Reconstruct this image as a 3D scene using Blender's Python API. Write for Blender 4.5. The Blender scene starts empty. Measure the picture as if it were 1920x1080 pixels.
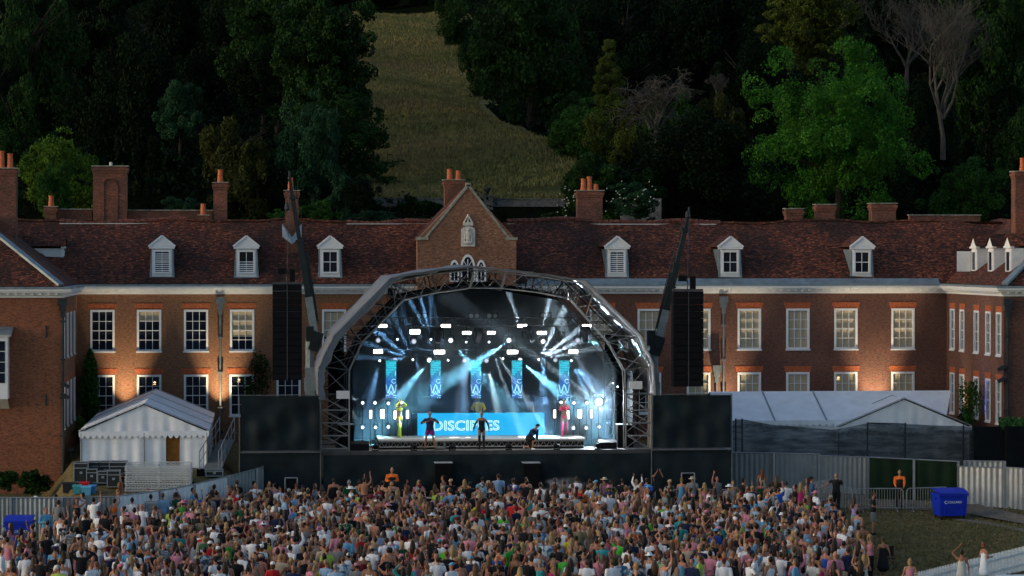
import bpy, bmesh, math, random
import numpy as np
from mathutils import Vector, Matrix, Euler
R = math.radians
rng = random.Random(7)
S = bpy.context.scene
COL = S.collection
# ------------------------------------------------------------------ camera
F, HC, HOR, VX = 5000.0, 12.0, 480.0, 494.0
YAW = math.atan((960 - VX) / F); PIT = math.atan((540 - HOR) / F)
cd = bpy.data.cameras.new('camera'); cam = bpy.data.objects.new('camera', cd); COL.objects.link(cam)
cam.location = (0, 0, HC); cam.rotation_euler = (R(90) - PIT, 0, -YAW)
cd.sensor_width = 36; cd.lens = 36 * F / 1920; cd.clip_start = 1; cd.clip_end = 2000
S.camera = cam
# ------------------------------------------------------------------ dusk sky and a last soft low sun
SUN_EL, SUN_ROT = R(12), R(258)
w = bpy.data.worlds.new('World'); S.world = w; w.use_nodes = True
nt = w.node_tree; bg = nt.nodes['Background']
sky = nt.nodes.new('ShaderNodeTexSky'); sky.sky_type = 'NISHITA'; sky.sun_disc = False
sky.sun_elevation = SUN_EL; sky.sun_rotation = SUN_ROT; sky.air_density = 1.0; sky.dust_density = 1.5; sky.ozone_density = 1.5
nt.links.new(sky.outputs[0], bg.inputs[0]); bg.inputs[1].default_value = 0.15
sl = bpy.data.lights.new('sun', 'SUN'); sl.energy = 0.35; sl.angle = R(30); sl.color = (1.0, 0.93, 0.86)
so = bpy.data.objects.new('sun', sl); COL.objects.link(so)
sd = Vector((math.sin(SUN_ROT) * math.cos(SUN_EL), math.cos(SUN_ROT) * math.cos(SUN_EL), math.sin(SUN_EL)))
so.rotation_euler = sd.to_track_quat('Z', 'Y').to_euler()
S.view_settings.view_transform = 'Standard'; S.view_settings.look = 'None'; S.view_settings.exposure = 0.45; S.view_settings.gamma = 1
S.render.engine = 'CYCLES'
cy = S.cycles; cy.use_denoising = True; cy.max_bounces = 5; cy.diffuse_bounces = 2; cy.glossy_bounces = 2; cy.transmission_bounces = 4
cy.transparent_max_bounces = 10; cy.volume_bounces = 0; cy.sample_clamp_indirect = 4; cy.sample_clamp_direct = 0; cy.caustics_reflective = False; cy.caustics_refractive = False
cy.volume_step_rate = 2.0; cy.volume_max_steps = 64
try: cy.denoiser = 'OPENIMAGEDENOISE'; cy.denoising_input_passes = 'RGB_ALBEDO_NORMAL'
except Exception: pass

# ------------------------------------------------------------------ measuring helpers (photo pixel -> place on a plane of the site)
CM = cam.rotation_euler.to_matrix()
def ray(px, py):
    return CM @ Vector(((px - 960) / F, (540 - py) / F, -1))
def at(px, py, Y):
    d = ray(px, py); t = Y / d.y
    return Vector((d.x * t, Y, HC + d.z * t))
def atz(px, py, z):
    d = ray(px, py); t = (z - HC) / d.z
    return Vector((d.x * t, d.y * t, z))
PROF = [(-200, 11), (-20, 9), (30, 2), (60, 0), (118, 0), (128, .9), (138, 2.4), (150, 3), (160, 8), (170, 13.8), (173.2, 15.6), (330, 42.4), (420, 54), (700, 70)]
FL = [(-400, 109.5), (218, 110.2), (300, 112.4), (363, 115.2), (430, 119.2), (480, 121.8), (512, 124.0)]   # plan line of the left hoarding
TL = [(110, 1.0), (113, 1.25), (119, 1.74), (123, 2.28), (138, 2.4), (140, 2.4)]
def lin(T, x):
    if x <= T[0][0]: return T[0][1]
    for (a, p), (b, q) in zip(T, T[1:]):
        if x <= b: return p + (q - p) * (x - a) / (b - a)
    return T[-1][1]
def tz(Y, X=0):
    z = tz0(Y)
    if 109 < Y < 138 and X < -1:
        px = VX + X / Y * F; k = min(1, max(0, (Y - lin(FL, px) - .3) / 2.5)) * min(1, max(0, (px - 95) / 45)) * min(1, max(0, (452 - px) / 22))
        z += max(0, lin(TL, Y) - z) * k
    return z
def tz0(Y):
    for (a, za), (b, zb) in zip(PROF, PROF[1:]):
        if Y <= b: return za + (zb - za) * (Y - a) / (b - a)
    return 70
def gpt(px, py):
    d = ray(px, py); Y = 60.0
    while Y < 330:
        p = Vector((d.x * Y / d.y, Y, HC + d.z * Y / d.y))
        if p.z <= tz(Y, p.x): return Vector((p.x, p.y, tz(Y, p.x)))
        Y += .05
    return p

# ------------------------------------------------------------------ objects
WL = {}
def tag(o, label=None, cat=None, group=None, kind=None):
    if label: o['label'] = label
    if cat: o['category'] = cat
    if group: o['group'] = group
    if kind: o['kind'] = kind
    return o
def empty(name, loc, label, cat, group=None, rz=0):
    o = bpy.data.objects.new(name, None); COL.objects.link(o); o.location = loc; o.rotation_euler = (0, 0, rz)
    o.empty_display_size = .2
    WL[o.name] = Vector(loc); return tag(o, label, cat, group)
class MB:
    def __init__(s): s.v = []; s.f = []; s.m = []
    def add(s, vs, fs, mi=0):
        b = len(s.v); s.v += [tuple(v) for v in vs]; s.f += [tuple(b + i for i in f) for f in fs]; s.m += [mi] * len(fs)
    def box(s, x0, x1, y0, y1, z0, z1, mi=0):
        if x0 > x1: x0, x1 = x1, x0
        if y0 > y1: y0, y1 = y1, y0
        if z0 > z1: z0, z1 = z1, z0
        s.add([(x0,y0,z0),(x1,y0,z0),(x1,y1,z0),(x0,y1,z0),(x0,y0,z1),(x1,y0,z1),(x1,y1,z1),(x0,y1,z1)],
              [(0,3,2,1),(4,5,6,7),(0,1,5,4),(1,2,6,5),(2,3,7,6),(3,0,4,7)], mi)
    def obox(s, c, sx, sy, sz, M, mi=0):
        vs = [Vector(c) + M @ Vector((a*sx/2, b*sy/2, d*sz/2)) for d in (-1,1) for b in (-1,1) for a in (-1,1)]
        s.add(vs, [(0,2,3,1),(4,5,7,6),(0,1,5,4),(1,3,7,5),(3,2,6,7),(2,0,4,6)], mi)
    def beam(s, p, q, w, h, mi=0):
        p = Vector(p); q = Vector(q); d = q - p
        s.obox((p + q) / 2, w, h, d.length, d.to_track_quat('Z', 'Y').to_matrix(), mi)
    def tube(s, p, q, r, r2=None, n=6, mi=0, caps=True):
        p = Vector(p); q = Vector(q); r2 = r if r2 is None else r2; d = q - p
        if d.length < 1e-6: return
        M = d.to_track_quat('Z', 'Y').to_matrix()
        vs = []
        for c, rr in ((p, r), (q, r2)):
            for i in range(n):
                a = 2 * math.pi * i / n; vs.append(c + M @ Vector((math.cos(a) * rr, math.sin(a) * rr, 0)))
        fs = [(i, (i + 1) % n, n + (i + 1) % n, n + i) for i in range(n)]
        if caps: fs += [tuple(range(n))[::-1], tuple(range(n, 2 * n))]
        s.add(vs, fs, mi)
    def path(s, pts, r, n=6, mi=0):
        for a, b in zip(pts, pts[1:]): s.tube(a, b, r, n=n, mi=mi)
    def lathe(s, prof, c=(0,0,0), n=12, mi=0):
        c = Vector(c); vs = []; fs = []
        for r, z in prof:
            for i in range(n):
                a = 2 * math.pi * i / n; vs.append(c + Vector((math.cos(a) * r, math.sin(a) * r, z)))
        for k in range(len(prof) - 1):
            for i in range(n):
                j = (i + 1) % n; fs.append((k*n+i, k*n+j, (k+1)*n+j, (k+1)*n+i))
        fs.append(tuple(range(n))[::-1]); fs.append(tuple(range((len(prof)-1)*n, len(prof)*n)))
        s.add(vs, fs, mi)
    def ball(s, c, rx, ry, rz, n=10, m=6, mi=0):
        prof = [(max(math.sin(math.pi * k / m), .02), -math.cos(math.pi * k / m)) for k in range(m + 1)]
        t = MB(); t.lathe(prof, (0,0,0), n)
        s.add([(c[0] + v[0]*rx, c[1] + v[1]*ry, c[2] + v[2]*rz) for v in t.v], t.f, mi)
    def poly(s, pts, mi=0): s.add(pts, [tuple(range(len(pts)))], mi)
    def extr(s, pts, off, mi=0):
        n = len(pts); off = Vector(off); vs = [Vector(p) for p in pts] + [Vector(p) + off for p in pts]
        s.add(vs, [tuple(range(n)), tuple(range(n, 2*n))[::-1]] + [(i, n+i, n+(i+1)%n, (i+1)%n) for i in range(n)], mi)
    def tri(s):
        pass
    def mesh(s, name, mats, off=Vector((0,0,0)), smooth=False):
        me = bpy.data.meshes.new(name)
        me.from_pydata([(v[0]-off[0], v[1]-off[1], v[2]-off[2]) for v in s.v], [], s.f)
        for m in (mats if isinstance(mats, (list, tuple)) else [mats]): me.materials.append(m)
        if any(s.m): me.polygons.foreach_set('material_index', s.m)
        if smooth: me.polygons.foreach_set('use_smooth', [True] * len(s.f))
        me.update(); return me
    def build(s, name, mats, parent=None, loc=None, smooth=False):
        """verts are world coordinates unless loc is given (then local to loc)."""
        off = Vector((0,0,0))
        if loc is None:
            off = WL[parent.name] if parent else Vector((0,0,0))
        o = bpy.data.objects.new(name, s.mesh(name, mats, off, smooth)); COL.objects.link(o)
        if parent:
            o.parent = parent
            if loc is not None: o.location = Vector(loc) - WL[parent.name]; WL[o.name] = Vector(loc)
            else: WL[o.name] = WL[parent.name]
        else:
            if loc is not None: o.location = loc
            WL[o.name] = Vector(loc) if loc is not None else Vector((0,0,0))
        return o
def thing(mb, name, mats, label, cat, base=None, group=None, kind=None, smooth=False):
    """a top-level thing that is one mesh, origin at its base"""
    n = len(mb.v); vs = mb.v
    if base is None:
        base = Vector((sum(v[0] for v in vs)/n, sum(v[1] for v in vs)/n, min(v[2] for v in vs)))
    base = Vector(base)
    me = mb.mesh(name, mats, base, smooth)
    o = bpy.data.objects.new(name, me); COL.objects.link(o); o.location = base; WL[o.name] = base
    return tag(o, label, cat, group, kind)
def fix_normals(o):
    b = bmesh.new(); b.from_mesh(o.data); bmesh.ops.remove_doubles(b, verts=b.verts, dist=1e-5); bmesh.ops.recalc_face_normals(b, faces=b.faces); b.to_mesh(o.data); b.free(); return o
def kids(o): return [c for c in COL.objects if c.parent == o]
def copy_tree(root, loc, rz=None, label=None, group=None, ch=None):
    r = root.copy(); COL.objects.link(r); r.location = loc; WL[r.name] = Vector(loc)
    if rz is not None: r.rotation_euler = (0, 0, rz)
    if label: r['label'] = label
    if group: r['group'] = group
    def rec(src, dst):
        for c in list(src.children):
            d = c.copy(); COL.objects.link(d); d.parent = dst; WL[d.name] = Vector(loc); rec(c, d)
    rec(root, r); return r

# ------------------------------------------------------------------ materials
def new_mat(name):
    m = bpy.data.materials.new(name); m.use_nodes = True
    return m, m.node_tree, m.node_tree.nodes['Principled BSDF']
def N(nt, t, **k):
    n = nt.nodes.new(t)
    for a, b in k.items(): setattr(n, a, b)
    return n
def c4(c): return (c[0], c[1], c[2], 1)
def pos(nt, wx=1, wy=1, wz=1, glob=True, mode=None):
    """world/object position; mode 'wall' -> (x+y, z, 0)"""
    g = N(nt, 'ShaderNodeNewGeometry') if glob else N(nt, 'ShaderNodeTexCoord')
    out = g.outputs['Position'] if glob else g.outputs['Object']
    if mode == 'wall':
        sp = N(nt, 'ShaderNodeSeparateXYZ'); nt.links.new(out, sp.inputs[0])
        a = N(nt, 'ShaderNodeMath', operation='ADD'); nt.links.new(sp.outputs[0], a.inputs[0]); nt.links.new(sp.outputs[1], a.inputs[1])
        cb = N(nt, 'ShaderNodeCombineXYZ'); nt.links.new(a.outputs[0], cb.inputs[0]); nt.links.new(sp.outputs[2], cb.inputs[1])
        out = cb.outputs[0]
    mp = N(nt, 'ShaderNodeMapping'); mp.inputs['Scale'].default_value = (wx, wy, wz); nt.links.new(out, mp.inputs[0])
    return mp.outputs[0]
def noise(nt, vec, scale, detail=3, rough=.6):
    n = N(nt, 'ShaderNodeTexNoise'); n.inputs['Scale'].default_value = scale; n.inputs['Detail'].default_value = detail
    n.inputs['Roughness'].default_value = rough; nt.links.new(vec, n.inputs['Vector']); return n.outputs['Fac']
def ramp(nt, fac, stops):
    r = N(nt, 'ShaderNodeValToRGB'); e = r.color_ramp.elements
    while len(e) < len(stops): e.new(.5)
    for i, (p, c) in enumerate(stops):
        e[i].position = p; e[i].color = c4(c) if not isinstance(c, (int, float)) else (c, c, c, 1)
    nt.links.new(fac, r.inputs[0]); return r.outputs[0]
def mix(nt, fac, a, b, mode='MIX'):
    m = N(nt, 'ShaderNodeMix', data_type='RGBA', blend_type=mode)
    if isinstance(fac, (int, float)): m.inputs['Factor'].default_value = fac
    else: nt.links.new(fac, m.inputs['Factor'])
    for k, x in (('A', a), ('B', b)):
        i = [q for q in m.inputs if q.name == k and q.type == 'RGBA'][0]
        if isinstance(x, tuple): i.default_value = c4(x)
        else: nt.links.new(x, i)
    return [q for q in m.outputs if q.type == 'RGBA'][0]
def bump(nt, b, h, st=.3, d=.02):
    bp = N(nt, 'ShaderNodeBump'); bp.inputs['Strength'].default_value = st; bp.inputs['Distance'].default_value = d
    nt.links.new(h, bp.inputs['Height']); nt.links.new(bp.outputs[0], b.inputs['Normal'])
def plain(name, c, rough=.6, metal=0, var=.25, scale=3, glob=True, spec=.18, bmp=0):
    m, nt, b = new_mat(name)
    v = pos(nt, glob=glob); f = noise(nt, v, scale)
    lo = tuple(x * (1 - var) for x in c); hi = tuple(min(1, x * (1 + var)) for x in c)
    nt.links.new(ramp(nt, f, [(.3, lo), (.7, hi)]), b.inputs['Base Color'])
    b.inputs['Roughness'].default_value = rough; b.inputs['Metallic'].default_value = metal; b.inputs['Specular IOR Level'].default_value = spec
    if bmp: bump(nt, b, noise(nt, v, scale * 4), bmp)
    return m
def emis(name, c, st, base=(.02,.02,.02)):
    m, nt, b = new_mat(name); b.inputs['Base Color'].default_value = c4(base)
    b.inputs['Emission Color'].default_value = c4(c); b.inputs['Emission Strength'].default_value = st
    return m
def brick(name, cols, mortar, patch=None, warm=0.5, bw=.225, bh=.075, rough=.85, pscale=.35):
    m, nt, b = new_mat(name); v = pos(nt, mode='wall')
    br = N(nt, 'ShaderNodeTexBrick'); nt.links.new(v, br.inputs['Vector'])
    br.inputs['Scale'].default_value = 1; br.inputs['Brick Width'].default_value = bw; br.inputs['Row Height'].default_value = bh
    br.inputs['Mortar Size'].default_value = .009; br.inputs['Mortar Smooth'].default_value = .4; br.inputs['Bias'].default_value = 0
    br.inputs['Color1'].default_value = c4(cols[0]); br.inputs['Color2'].default_value = c4(cols[1]); br.inputs['Mortar'].default_value = c4(mortar)
    n1 = noise(nt, pos(nt, 2.2, 2.2, 6), 2.0, 4, .7)         # brick to brick drift
    c = mix(nt, ramp(nt, n1, [(.42, 0), (.6, 1)]), br.outputs['Color'], cols[2], 'MIX')
    f2 = noise(nt, pos(nt), pscale, 4, .6)
    c = mix(nt, ramp(nt, f2, [(.40, 0), (.62, .75)]), c, patch or cols[2])
    f3 = noise(nt, pos(nt, 5, 5, 13), 1.4, 3, .75)
    c = mix(nt, 1.0, c, ramp(nt, f3, [(.3, .5), (.7, 1.5)]), 'MULTIPLY')
    nt.links.new(c, b.inputs['Base Color']); b.inputs['Roughness'].default_value = rough; b.inputs['Specular IOR Level'].default_value = .2
    bump(nt, b, br.outputs['Fac'], -.5, .01)
    return m
BR_L = brick('house_brick_tan', [(.25,.080,.040),(.16,.062,.036),(.22,.115,.062)], (.21,.15,.10), (.22,.11,.058))
BR_R = brick('house_brick_red', [(.19,.058,.038),(.11,.042,.032),(.17,.09,.06)], (.17,.125,.10), (.085,.042,.034), pscale=.28)
BR_W = brick('wing_brick_orange', [(.27,.085,.038),(.15,.05,.03),(.22,.085,.045)], (.15,.10,.07), (.20,.085,.045))
BR_C = brick('chimney_brick', [(.26,.065,.035),(.10,.035,.028),(.17,.07,.045)], (.24,.18,.14), (.08,.045,.035), pscale=.7)
BR_F = brick('flint_wall', [(.13,.13,.135),(.06,.06,.07),(.19,.18,.17)], (.12,.115,.11), (.06,.065,.06), bw=.18, bh=.14, pscale=.6)
BR_G = brick('gable_brick', [(.22,.08,.042),(.11,.048,.033),(.30,.16,.10)], (.20,.14,.10), (.16,.08,.05))
RUB = brick('rubbed_brick', [(.42,.10,.035),(.34,.075,.028),(.40,.11,.045)], (.30,.10,.05), bw=.07, bh=.4)
def tiles(name, cols, dark):
    m, nt, b = new_mat(name); v = pos(nt, mode='wall')
    br = N(nt, 'ShaderNodeTexBrick'); nt.links.new(v, br.inputs['Vector'])
    br.inputs['Scale'].default_value = 1; br.inputs['Brick Width'].default_value = .17; br.inputs['Row Height'].default_value = .085
    br.inputs['Mortar Size'].default_value = .008; br.inputs['Mortar'].default_value = (.01,.008,.008,1)
    br.inputs['Color1'].default_value = c4(cols[0]); br.inputs['Color2'].default_value = c4(cols[1])
    n0 = noise(nt, pos(nt, 3.2, 3.2, 9), 1.6, 3, .7)
    c = mix(nt, ramp(nt, n0, [(.52, 0), (.62, 1)]), br.outputs['Color'], cols[2])
    n1 = noise(nt, pos(nt, 3, 3, 11), 1.1, 4, .7)
    c = mix(nt, ramp(nt, n1, [(.38, 1), (.55, 0)]), c, dark)
    n2 = noise(nt, pos(nt, 1, 1, .5), .3, 4, .65)
    c = mix(nt, ramp(nt, n2, [(.36, .85), (.58, 0)]), c, dark)
    f5 = noise(nt, pos(nt, 3.5, 3.5, 14), 1.5, 3, .75); c = mix(nt, 1.0, c, ramp(nt, f5, [(.36, .45), (.5, .85), (.66, 1.7)]), 'MULTIPLY')
    nt.links.new(c, b.inputs['Base Color']); b.inputs['Roughness'].default_value = .85; b.inputs['Specular IOR Level'].default_value = .15
    bump(nt, b, br.outputs['Fac'], -.8, .02); return m
TIL = tiles('roof_tiles', [(.20,.055,.030),(.10,.036,.024),(.38,.12,.06)], (.030,.019,.017))
TILR = tiles('ridge_tiles', [(.28,.09,.06),(.2,.06,.045),(.33,.12,.09)], (.10,.045,.035))
WHT = plain('white_paint', (.72,.73,.74), .5, var=.06)
WHTD = plain('weathered_white_paint', (.62,.63,.64), .6, var=.12)
LEAD = plain('lead_sheet', (.20,.25,.28), .5, .3, var=.25, scale=2)
STO = plain('pale_stone', (.55,.52,.48), .8, var=.2, scale=9, bmp=.4)
COP = plain('stone_coping', (.26,.25,.21), .85, var=.45, scale=4, bmp=.3)
TERR = plain('terracotta', (.48,.13,.055), .7, var=.25, scale=6)
IRON = plain('dark_iron', (.035,.04,.045), .5, .5)
PIPE = plain('painted_downpipe', (.16,.18,.19), .5, .2)
GLASS = plain('dark_window_glass', (.012,.016,.028), .08, var=.5, scale=.8)
BLIND = plain('drawn_window_blind', (.42,.35,.24), .45, var=.1, scale=1.5)
BLACK = plain('black_cloth', (.004,.006,.008), .9, spec=.1, var=.5, scale=1.2, bmp=.3)
SCRIM = plain('stage_scrim', (.006,.013,.017), .65, spec=.2, var=.5, scale=.9, bmp=.6)
BOX = plain('black_speaker_shell', (.004,.004,.006), .6, spec=.12, var=.4)
GRILL = plain('speaker_grille', (.003,.003,.004), .6, spec=.1, var=.4, scale=10)
ALU = plain('aluminium_truss', (.22,.22,.215), .45, .4, var=.15)
ALUD = plain('dark_truss', (.07,.07,.075), .5, .4)
PVC = plain('tent_pvc', (.76,.78,.82), .5, var=.08, scale=1.5, bmp=.15)
CANO = plain('grey_canopy_pvc', (.175,.19,.215), .85, var=.15, scale=1.4, bmp=.3)
GALV = plain('galvanised_steel', (.30,.32,.34), .45, .5, var=.15, scale=2)
HOAR = plain('grey_hoarding_steel', (.22,.25,.265), .5, .3, var=.15, scale=.8)
HOARW = plain('white_hoarding_steel', (.58,.63,.68), .5, .1, var=.08, scale=.8)
GREENP = plain('dark_green_hoarding', (.004,.016,.006), .7, spec=.15, var=.4, scale=1.4)
BINB = plain('blue_bin_plastic', (.008,.03,.42), .4, var=.15)
RUBBER = plain('black_rubber', (.012,.012,.012), .7)
LOGO = plain('pale_print', (.65,.72,.8), .6)
ORNG = plain('tan_curtain', (.30,.12,.025), .8, var=.3, scale=5)
DECK = plain('stage_deck_ply', (.12,.11,.10), .55, var=.35, scale=3)
RISER = plain('pale_riser_top', (.50,.49,.46), .5, var=.1)
CRANE = plain('crane_grey_green_paint', (.010,.017,.02), .5, .0, spec=.3, var=.3)
CRANEL = plain('crane_pale_paint', (.22,.27,.30), .45, .3, var=.2)

# ------------------------------------------------------------------ ground and hill
def ground_mat(name, a, b_, c, s1=.5, s2=6, stretch=(1,1,1)):
    m, nt, b = new_mat(name); v = pos(nt, *stretch)
    col = ramp(nt, noise(nt, v, s1, 5, .65), [(.35, a), (.52, b_), (.68, c)])
    col = mix(nt, 1.0, col, ramp(nt, noise(nt, v, s2, 3, .8), [(.3, .55), (.7, 1.4)]), 'MULTIPLY')
    nt.links.new(col, b.inputs['Base Color']); b.inputs['Roughness'].default_value = 1; b.inputs['Specular IOR Level'].default_value = .0
    bump(nt, b, noise(nt, v, s2 * 2, 3, .8), .6, .06); return m
LAWN = ground_mat('dry_lawn', (.125,.100,.048), (.155,.122,.060), (.085,.095,.036), .35, 5)
MEAD = ground_mat('hill_meadow', (.195,.150,.070), (.155,.142,.058), (.100,.112,.038), .09, 1.3, (.6, 1.0, 1.0))
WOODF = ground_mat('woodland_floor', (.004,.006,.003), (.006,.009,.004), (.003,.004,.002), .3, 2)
GRAV = ground_mat('gravel', (.17,.145,.115), (.20,.17,.14), (.13,.11,.09), 1.2, 14)
def grid_mesh(xs, ys, zf, name, mats, mf=None, label=None, kind='structure'):
    vs = [(x, y, zf(x, y)) for y in ys for x in xs]; nx = len(xs)
    fs = [(j*nx+i, j*nx+i+1, (j+1)*nx+i+1, (j+1)*nx+i) for j in range(len(ys)-1) for i in range(nx-1)]
    me = bpy.data.meshes.new(name); me.from_pydata(vs, [], fs)
    for m in mats: me.materials.append(m)
    if mf: me.polygons.foreach_set('material_index', [mf(*[sum(vs[k][q] for k in f)/4 for q in (0,1)]) for f in fs])
    me.polygons.foreach_set('use_smooth', [True]*len(fs))
    o = bpy.data.objects.new(name, me); COL.objects.link(o); tag(o, label, None, None, kind); return o
MB_R = [(172, 1130), (178, 1110), (190, 1075), (200, 1040), (205, 985), (212, 930), (222, 900), (240, 895), (270, 885), (300, 868), (335, 835)]
def bound(Y, T):
    for (a, p), (b, q) in zip(T, T[1:]):
        if Y <= b: return p + (q - p) * (Y - a) / (b - a)
    return T[-1][1]
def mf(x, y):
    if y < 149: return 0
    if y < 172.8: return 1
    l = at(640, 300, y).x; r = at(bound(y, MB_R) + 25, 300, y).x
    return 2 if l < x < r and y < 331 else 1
def hz(x, y):
    z = tz(y, x)
    if y > 176: z += .5 * math.sin(x * .12 + y * .03) + .35 * math.sin(x * .31 + 1 + y * .07)
    return z
xs = [-400, -200, -100, -60] + [-40 + i for i in range(28)] + [-12 + .5 * i for i in range(26)] + [1 + 1.5 * i for i in range(44)] + [90, 140, 240, 450]
ys = [-200, -60, 0, 30, 60, 80, 100] + [108 + .5 * i for i in range(64)] + [140 + 2 * i for i in range(16)] + [172, 173.2, 175] + [176 + 2 * i for i in range(88)] + [380, 420, 520, 700]
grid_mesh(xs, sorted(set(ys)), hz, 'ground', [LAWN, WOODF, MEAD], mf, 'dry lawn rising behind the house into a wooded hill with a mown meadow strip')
# gravel path by the right hand hoarding
g = MB(); pts = [(1395, 938), (1560, 925), (1800, 938), (2050, 1000), (2050, 1035), (1930, 985), (1800, 962), (1600, 950), (1395, 958)]
g.poly([gpt(x, y) + Vector((0, 0, .03)) for x, y in pts][::-1])
tag(g.build('gravel_path', GRAV), 'pale gravel strip along the foot of the steel hoarding', None, None, 'structure')
g = MB(); pts = [(1790, 972), (1850, 978), (1930, 995), (1930, 1001), (1850, 984), (1790, 977)]
g.poly([gpt(x, y) + Vector((0, 0, .02)) for x, y in pts][::-1])
tag(g.build('path', GRAV), 'faint worn track crossing the lawn beside the blue bin', None, None, 'structure')
# ================================================================== the country house
YF, YW, YB = 138.0, 127.1, 147.0
XL, XR = at(145, 600, YF).x, at(1775, 600, YF).x
ZC0, ZC1 = at(800, 551, YF).z, at(800, 537, YF).z      # cornice
ZG = 1.0
house = empty('country_house', (0, YF, 2.4), 'long red brick manor house with white sash windows behind the stage', 'house')
def X(px, Y=YF): return at(px, 600, Y).x
def Z(py, Y=YF, px=900): return at(px, py, Y).z
def wall(mb, axis, c, a0, a1, z0, z1, holes, sgn, dep=.16, mi=0):
    """wall sheet on axis 'x' (runs along x at y=c) or 'y', with holes (a0,a1,z0,z1) and reveals going 'sgn' inward"""
    As = sorted(set([a0, a1] + [h[0] for h in holes] + [h[1] for h in holes])); Zs = sorted(set([z0, z1] + [h[2] for h in holes] + [h[3] for h in holes]))
    P = (lambda a, d, z: (a, c + d, z)) if axis == 'x' else (lambda a, d, z: (c + d, a, z))
    for i in range(len(As)-1):
        for j in range(len(Zs)-1):
            ca, cz = (As[i]+As[i+1])/2, (Zs[j]+Zs[j+1])/2
            if any(h[0] < ca < h[1] and h[2] < cz < h[3] for h in holes): continue
            mb.add([P(As[i],0,Zs[j]), P(As[i+1],0,Zs[j]), P(As[i+1],0,Zs[j+1]), P(As[i],0,Zs[j+1])], [(0,1,2,3)], mi)
    for h in holes:
        q = [(h[0],h[2]),(h[1],h[2]),(h[1],h[3]),(h[0],h[3])]
        for (a, z), (b, y) in zip(q, q[1:]+q[:1]):
            mb.add([P(a,0,z), P(b,0,y), P(b,sgn*dep,y), P(a,sgn*dep,z)], [(0,1,2,3)], mi)
WW, WH = 45/36.1, 2.13
UPZ, LOZ = Z(656.5), Z(777)
ups = [192, 279.5, 367.5, 454, 541, 626.5, 1128, 1217.5, 1310, 1405, 1496, 1586, 1693]
los = [192, 279.5, 367.5, 453, 541, 1217.5, 1310, 1405, 1496, 1586, 1693]
kindU = {192:'d', 279.5:'b2', 367.5:'d', 454:'b1', 541:'d', 626.5:'b1'}
xm = X(780)
def holes_for(lst, z, lo, hi): return [(X(p)-WW/2, X(p)+WW/2, z, z+WH) for p in lst if lo < X(p) < hi]
mb = MB()
hs = holes_for(ups, UPZ, XL, xm) + holes_for(los, LOZ, XL, xm)
wall(mb, 'x', YF, XL, xm, ZG, ZC0, hs, 1); mb.build('wall', BR_L, house)
mb = MB(); hs = holes_for(ups, UPZ, xm, XR) + holes_for(los, LOZ, xm, XR)
wall(mb, 'x', YF, xm, XR, ZG, ZC0, hs, 1); mb.build('wall', BR_R, house)
# window prototypes: local origin bottom centre on wall plane, facing -Y
def win_frame(W=WW, H=WH, cols=3, rows=4, t=.11):
    m = MB(); d0, d1 = -.025, .10
    m.box(-W/2, -W/2+t, d0, d1, 0, H); m.box(W/2-t, W/2, d0, d1, 0, H)
    m.box(-W/2+t, W/2-t, d0, d1, H-t, H); m.box(-W/2+t, W/2-t, d0, d1, 0, t*.8)
    iw0, iw1, z0, z1 = -W/2+t, W/2-t, t*.8, H-t
    for i in range(1, cols): x = iw0 + (iw1-iw0)*i/cols; m.box(x-.014, x+.014, .03, .07, z0, z1)
    for j in range(1, rows):
        z = z0 + (z1-z0)*j/rows; b = .02 if j == rows/2 else .013; m.box(iw0, iw1, .028, .068, z-b, z+b)
    return m
def pane_mb(W, H, t=.11, y=.085):
    m = MB(); m.add([(-W/2+t, y, t*.8), (W/2-t, y, t*.8), (W/2-t, y, H-t), (-W/2+t, y, H-t)], [(0,1,2,3)]); return m
FR = win_frame().mesh('window', WHT)
PD = pane_mb(WW, WH).mesh('pane', GLASS); PB = pane_mb(WW, WH).mesh('pane', BLIND)
SI = MB(); SI.box(-WW/2-.04, WW/2+.04, -.07, -.027, -.075, -.002); SIm = SI.mesh('sill', WHTD)
LI = MB(); hw = WW/2
LI.extr([(-hw-.05,-.012,0.003), (hw+.05,-.012,0.003), (hw+.13,-.012,.32), (-hw-.13,-.012,.32)], (0,.011,0)); LIm = LI.mesh('lintel', RUB)
bl = MB(); bl.add([(-WW/2+.11,.078,WH-.11-.5),(WW/2-.11,.078,WH-.11-.5),(WW/2-.11,.078,WH-.11),(-WW/2+.11,.078,WH-.11)], [(0,1,2,3)])
BLh = bl.mesh('blind', BLIND)
bl = MB(); bl.add([(-WW/2+.11,.078,WH-.11-1.3),(WW/2-.11,.078,WH-.11-1.3),(WW/2-.11,.078,WH-.11),(-WW/2+.11,.078,WH-.11)], [(0,1,2,3)])
BLl = bl.mesh('blind', BLIND)
def ob(name, me, parent, loc, rz=0):
    o = bpy.data.objects.new(name, me); COL.objects.link(o); o.parent = parent
    o.location = Vector(loc) - (WL[parent.name] if parent == house else Vector((0,0,0))); o.rotation_euler = (0,0,rz); WL[o.name] = Vector(loc); return o
def window(x, z, kind='d', rz=0, y=YF, fr=FR, pd=None, si=SIm, li=LIm):
    o = ob('window', fr, house, (x, y, z), rz)
    ob('pane', pd or (PB if kind == 'b' else PD), o, (0,0,0)); ob('sill', si, o, (0,0,0))
    if li: ob('lintel', li, o, (0,0,WH))
    if kind == 'b1': ob('blind', BLl, o, (0,0,0))
    if kind == 'b2': ob('blind', BLh, o, (0,0,0))
    return o
for p in ups: window(X(p), UPZ, kindU.get(p, 'b'))
for p in los: window(X(p), LOZ, 'd' if p < 600 or p == 1217.5 else 'b')
LITW = emis('warm_window_glow', (1.0,.62,.28), 1.6)  # glowing blobs before the panes: lamp glow, and one imitated chandelier reflection
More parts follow.
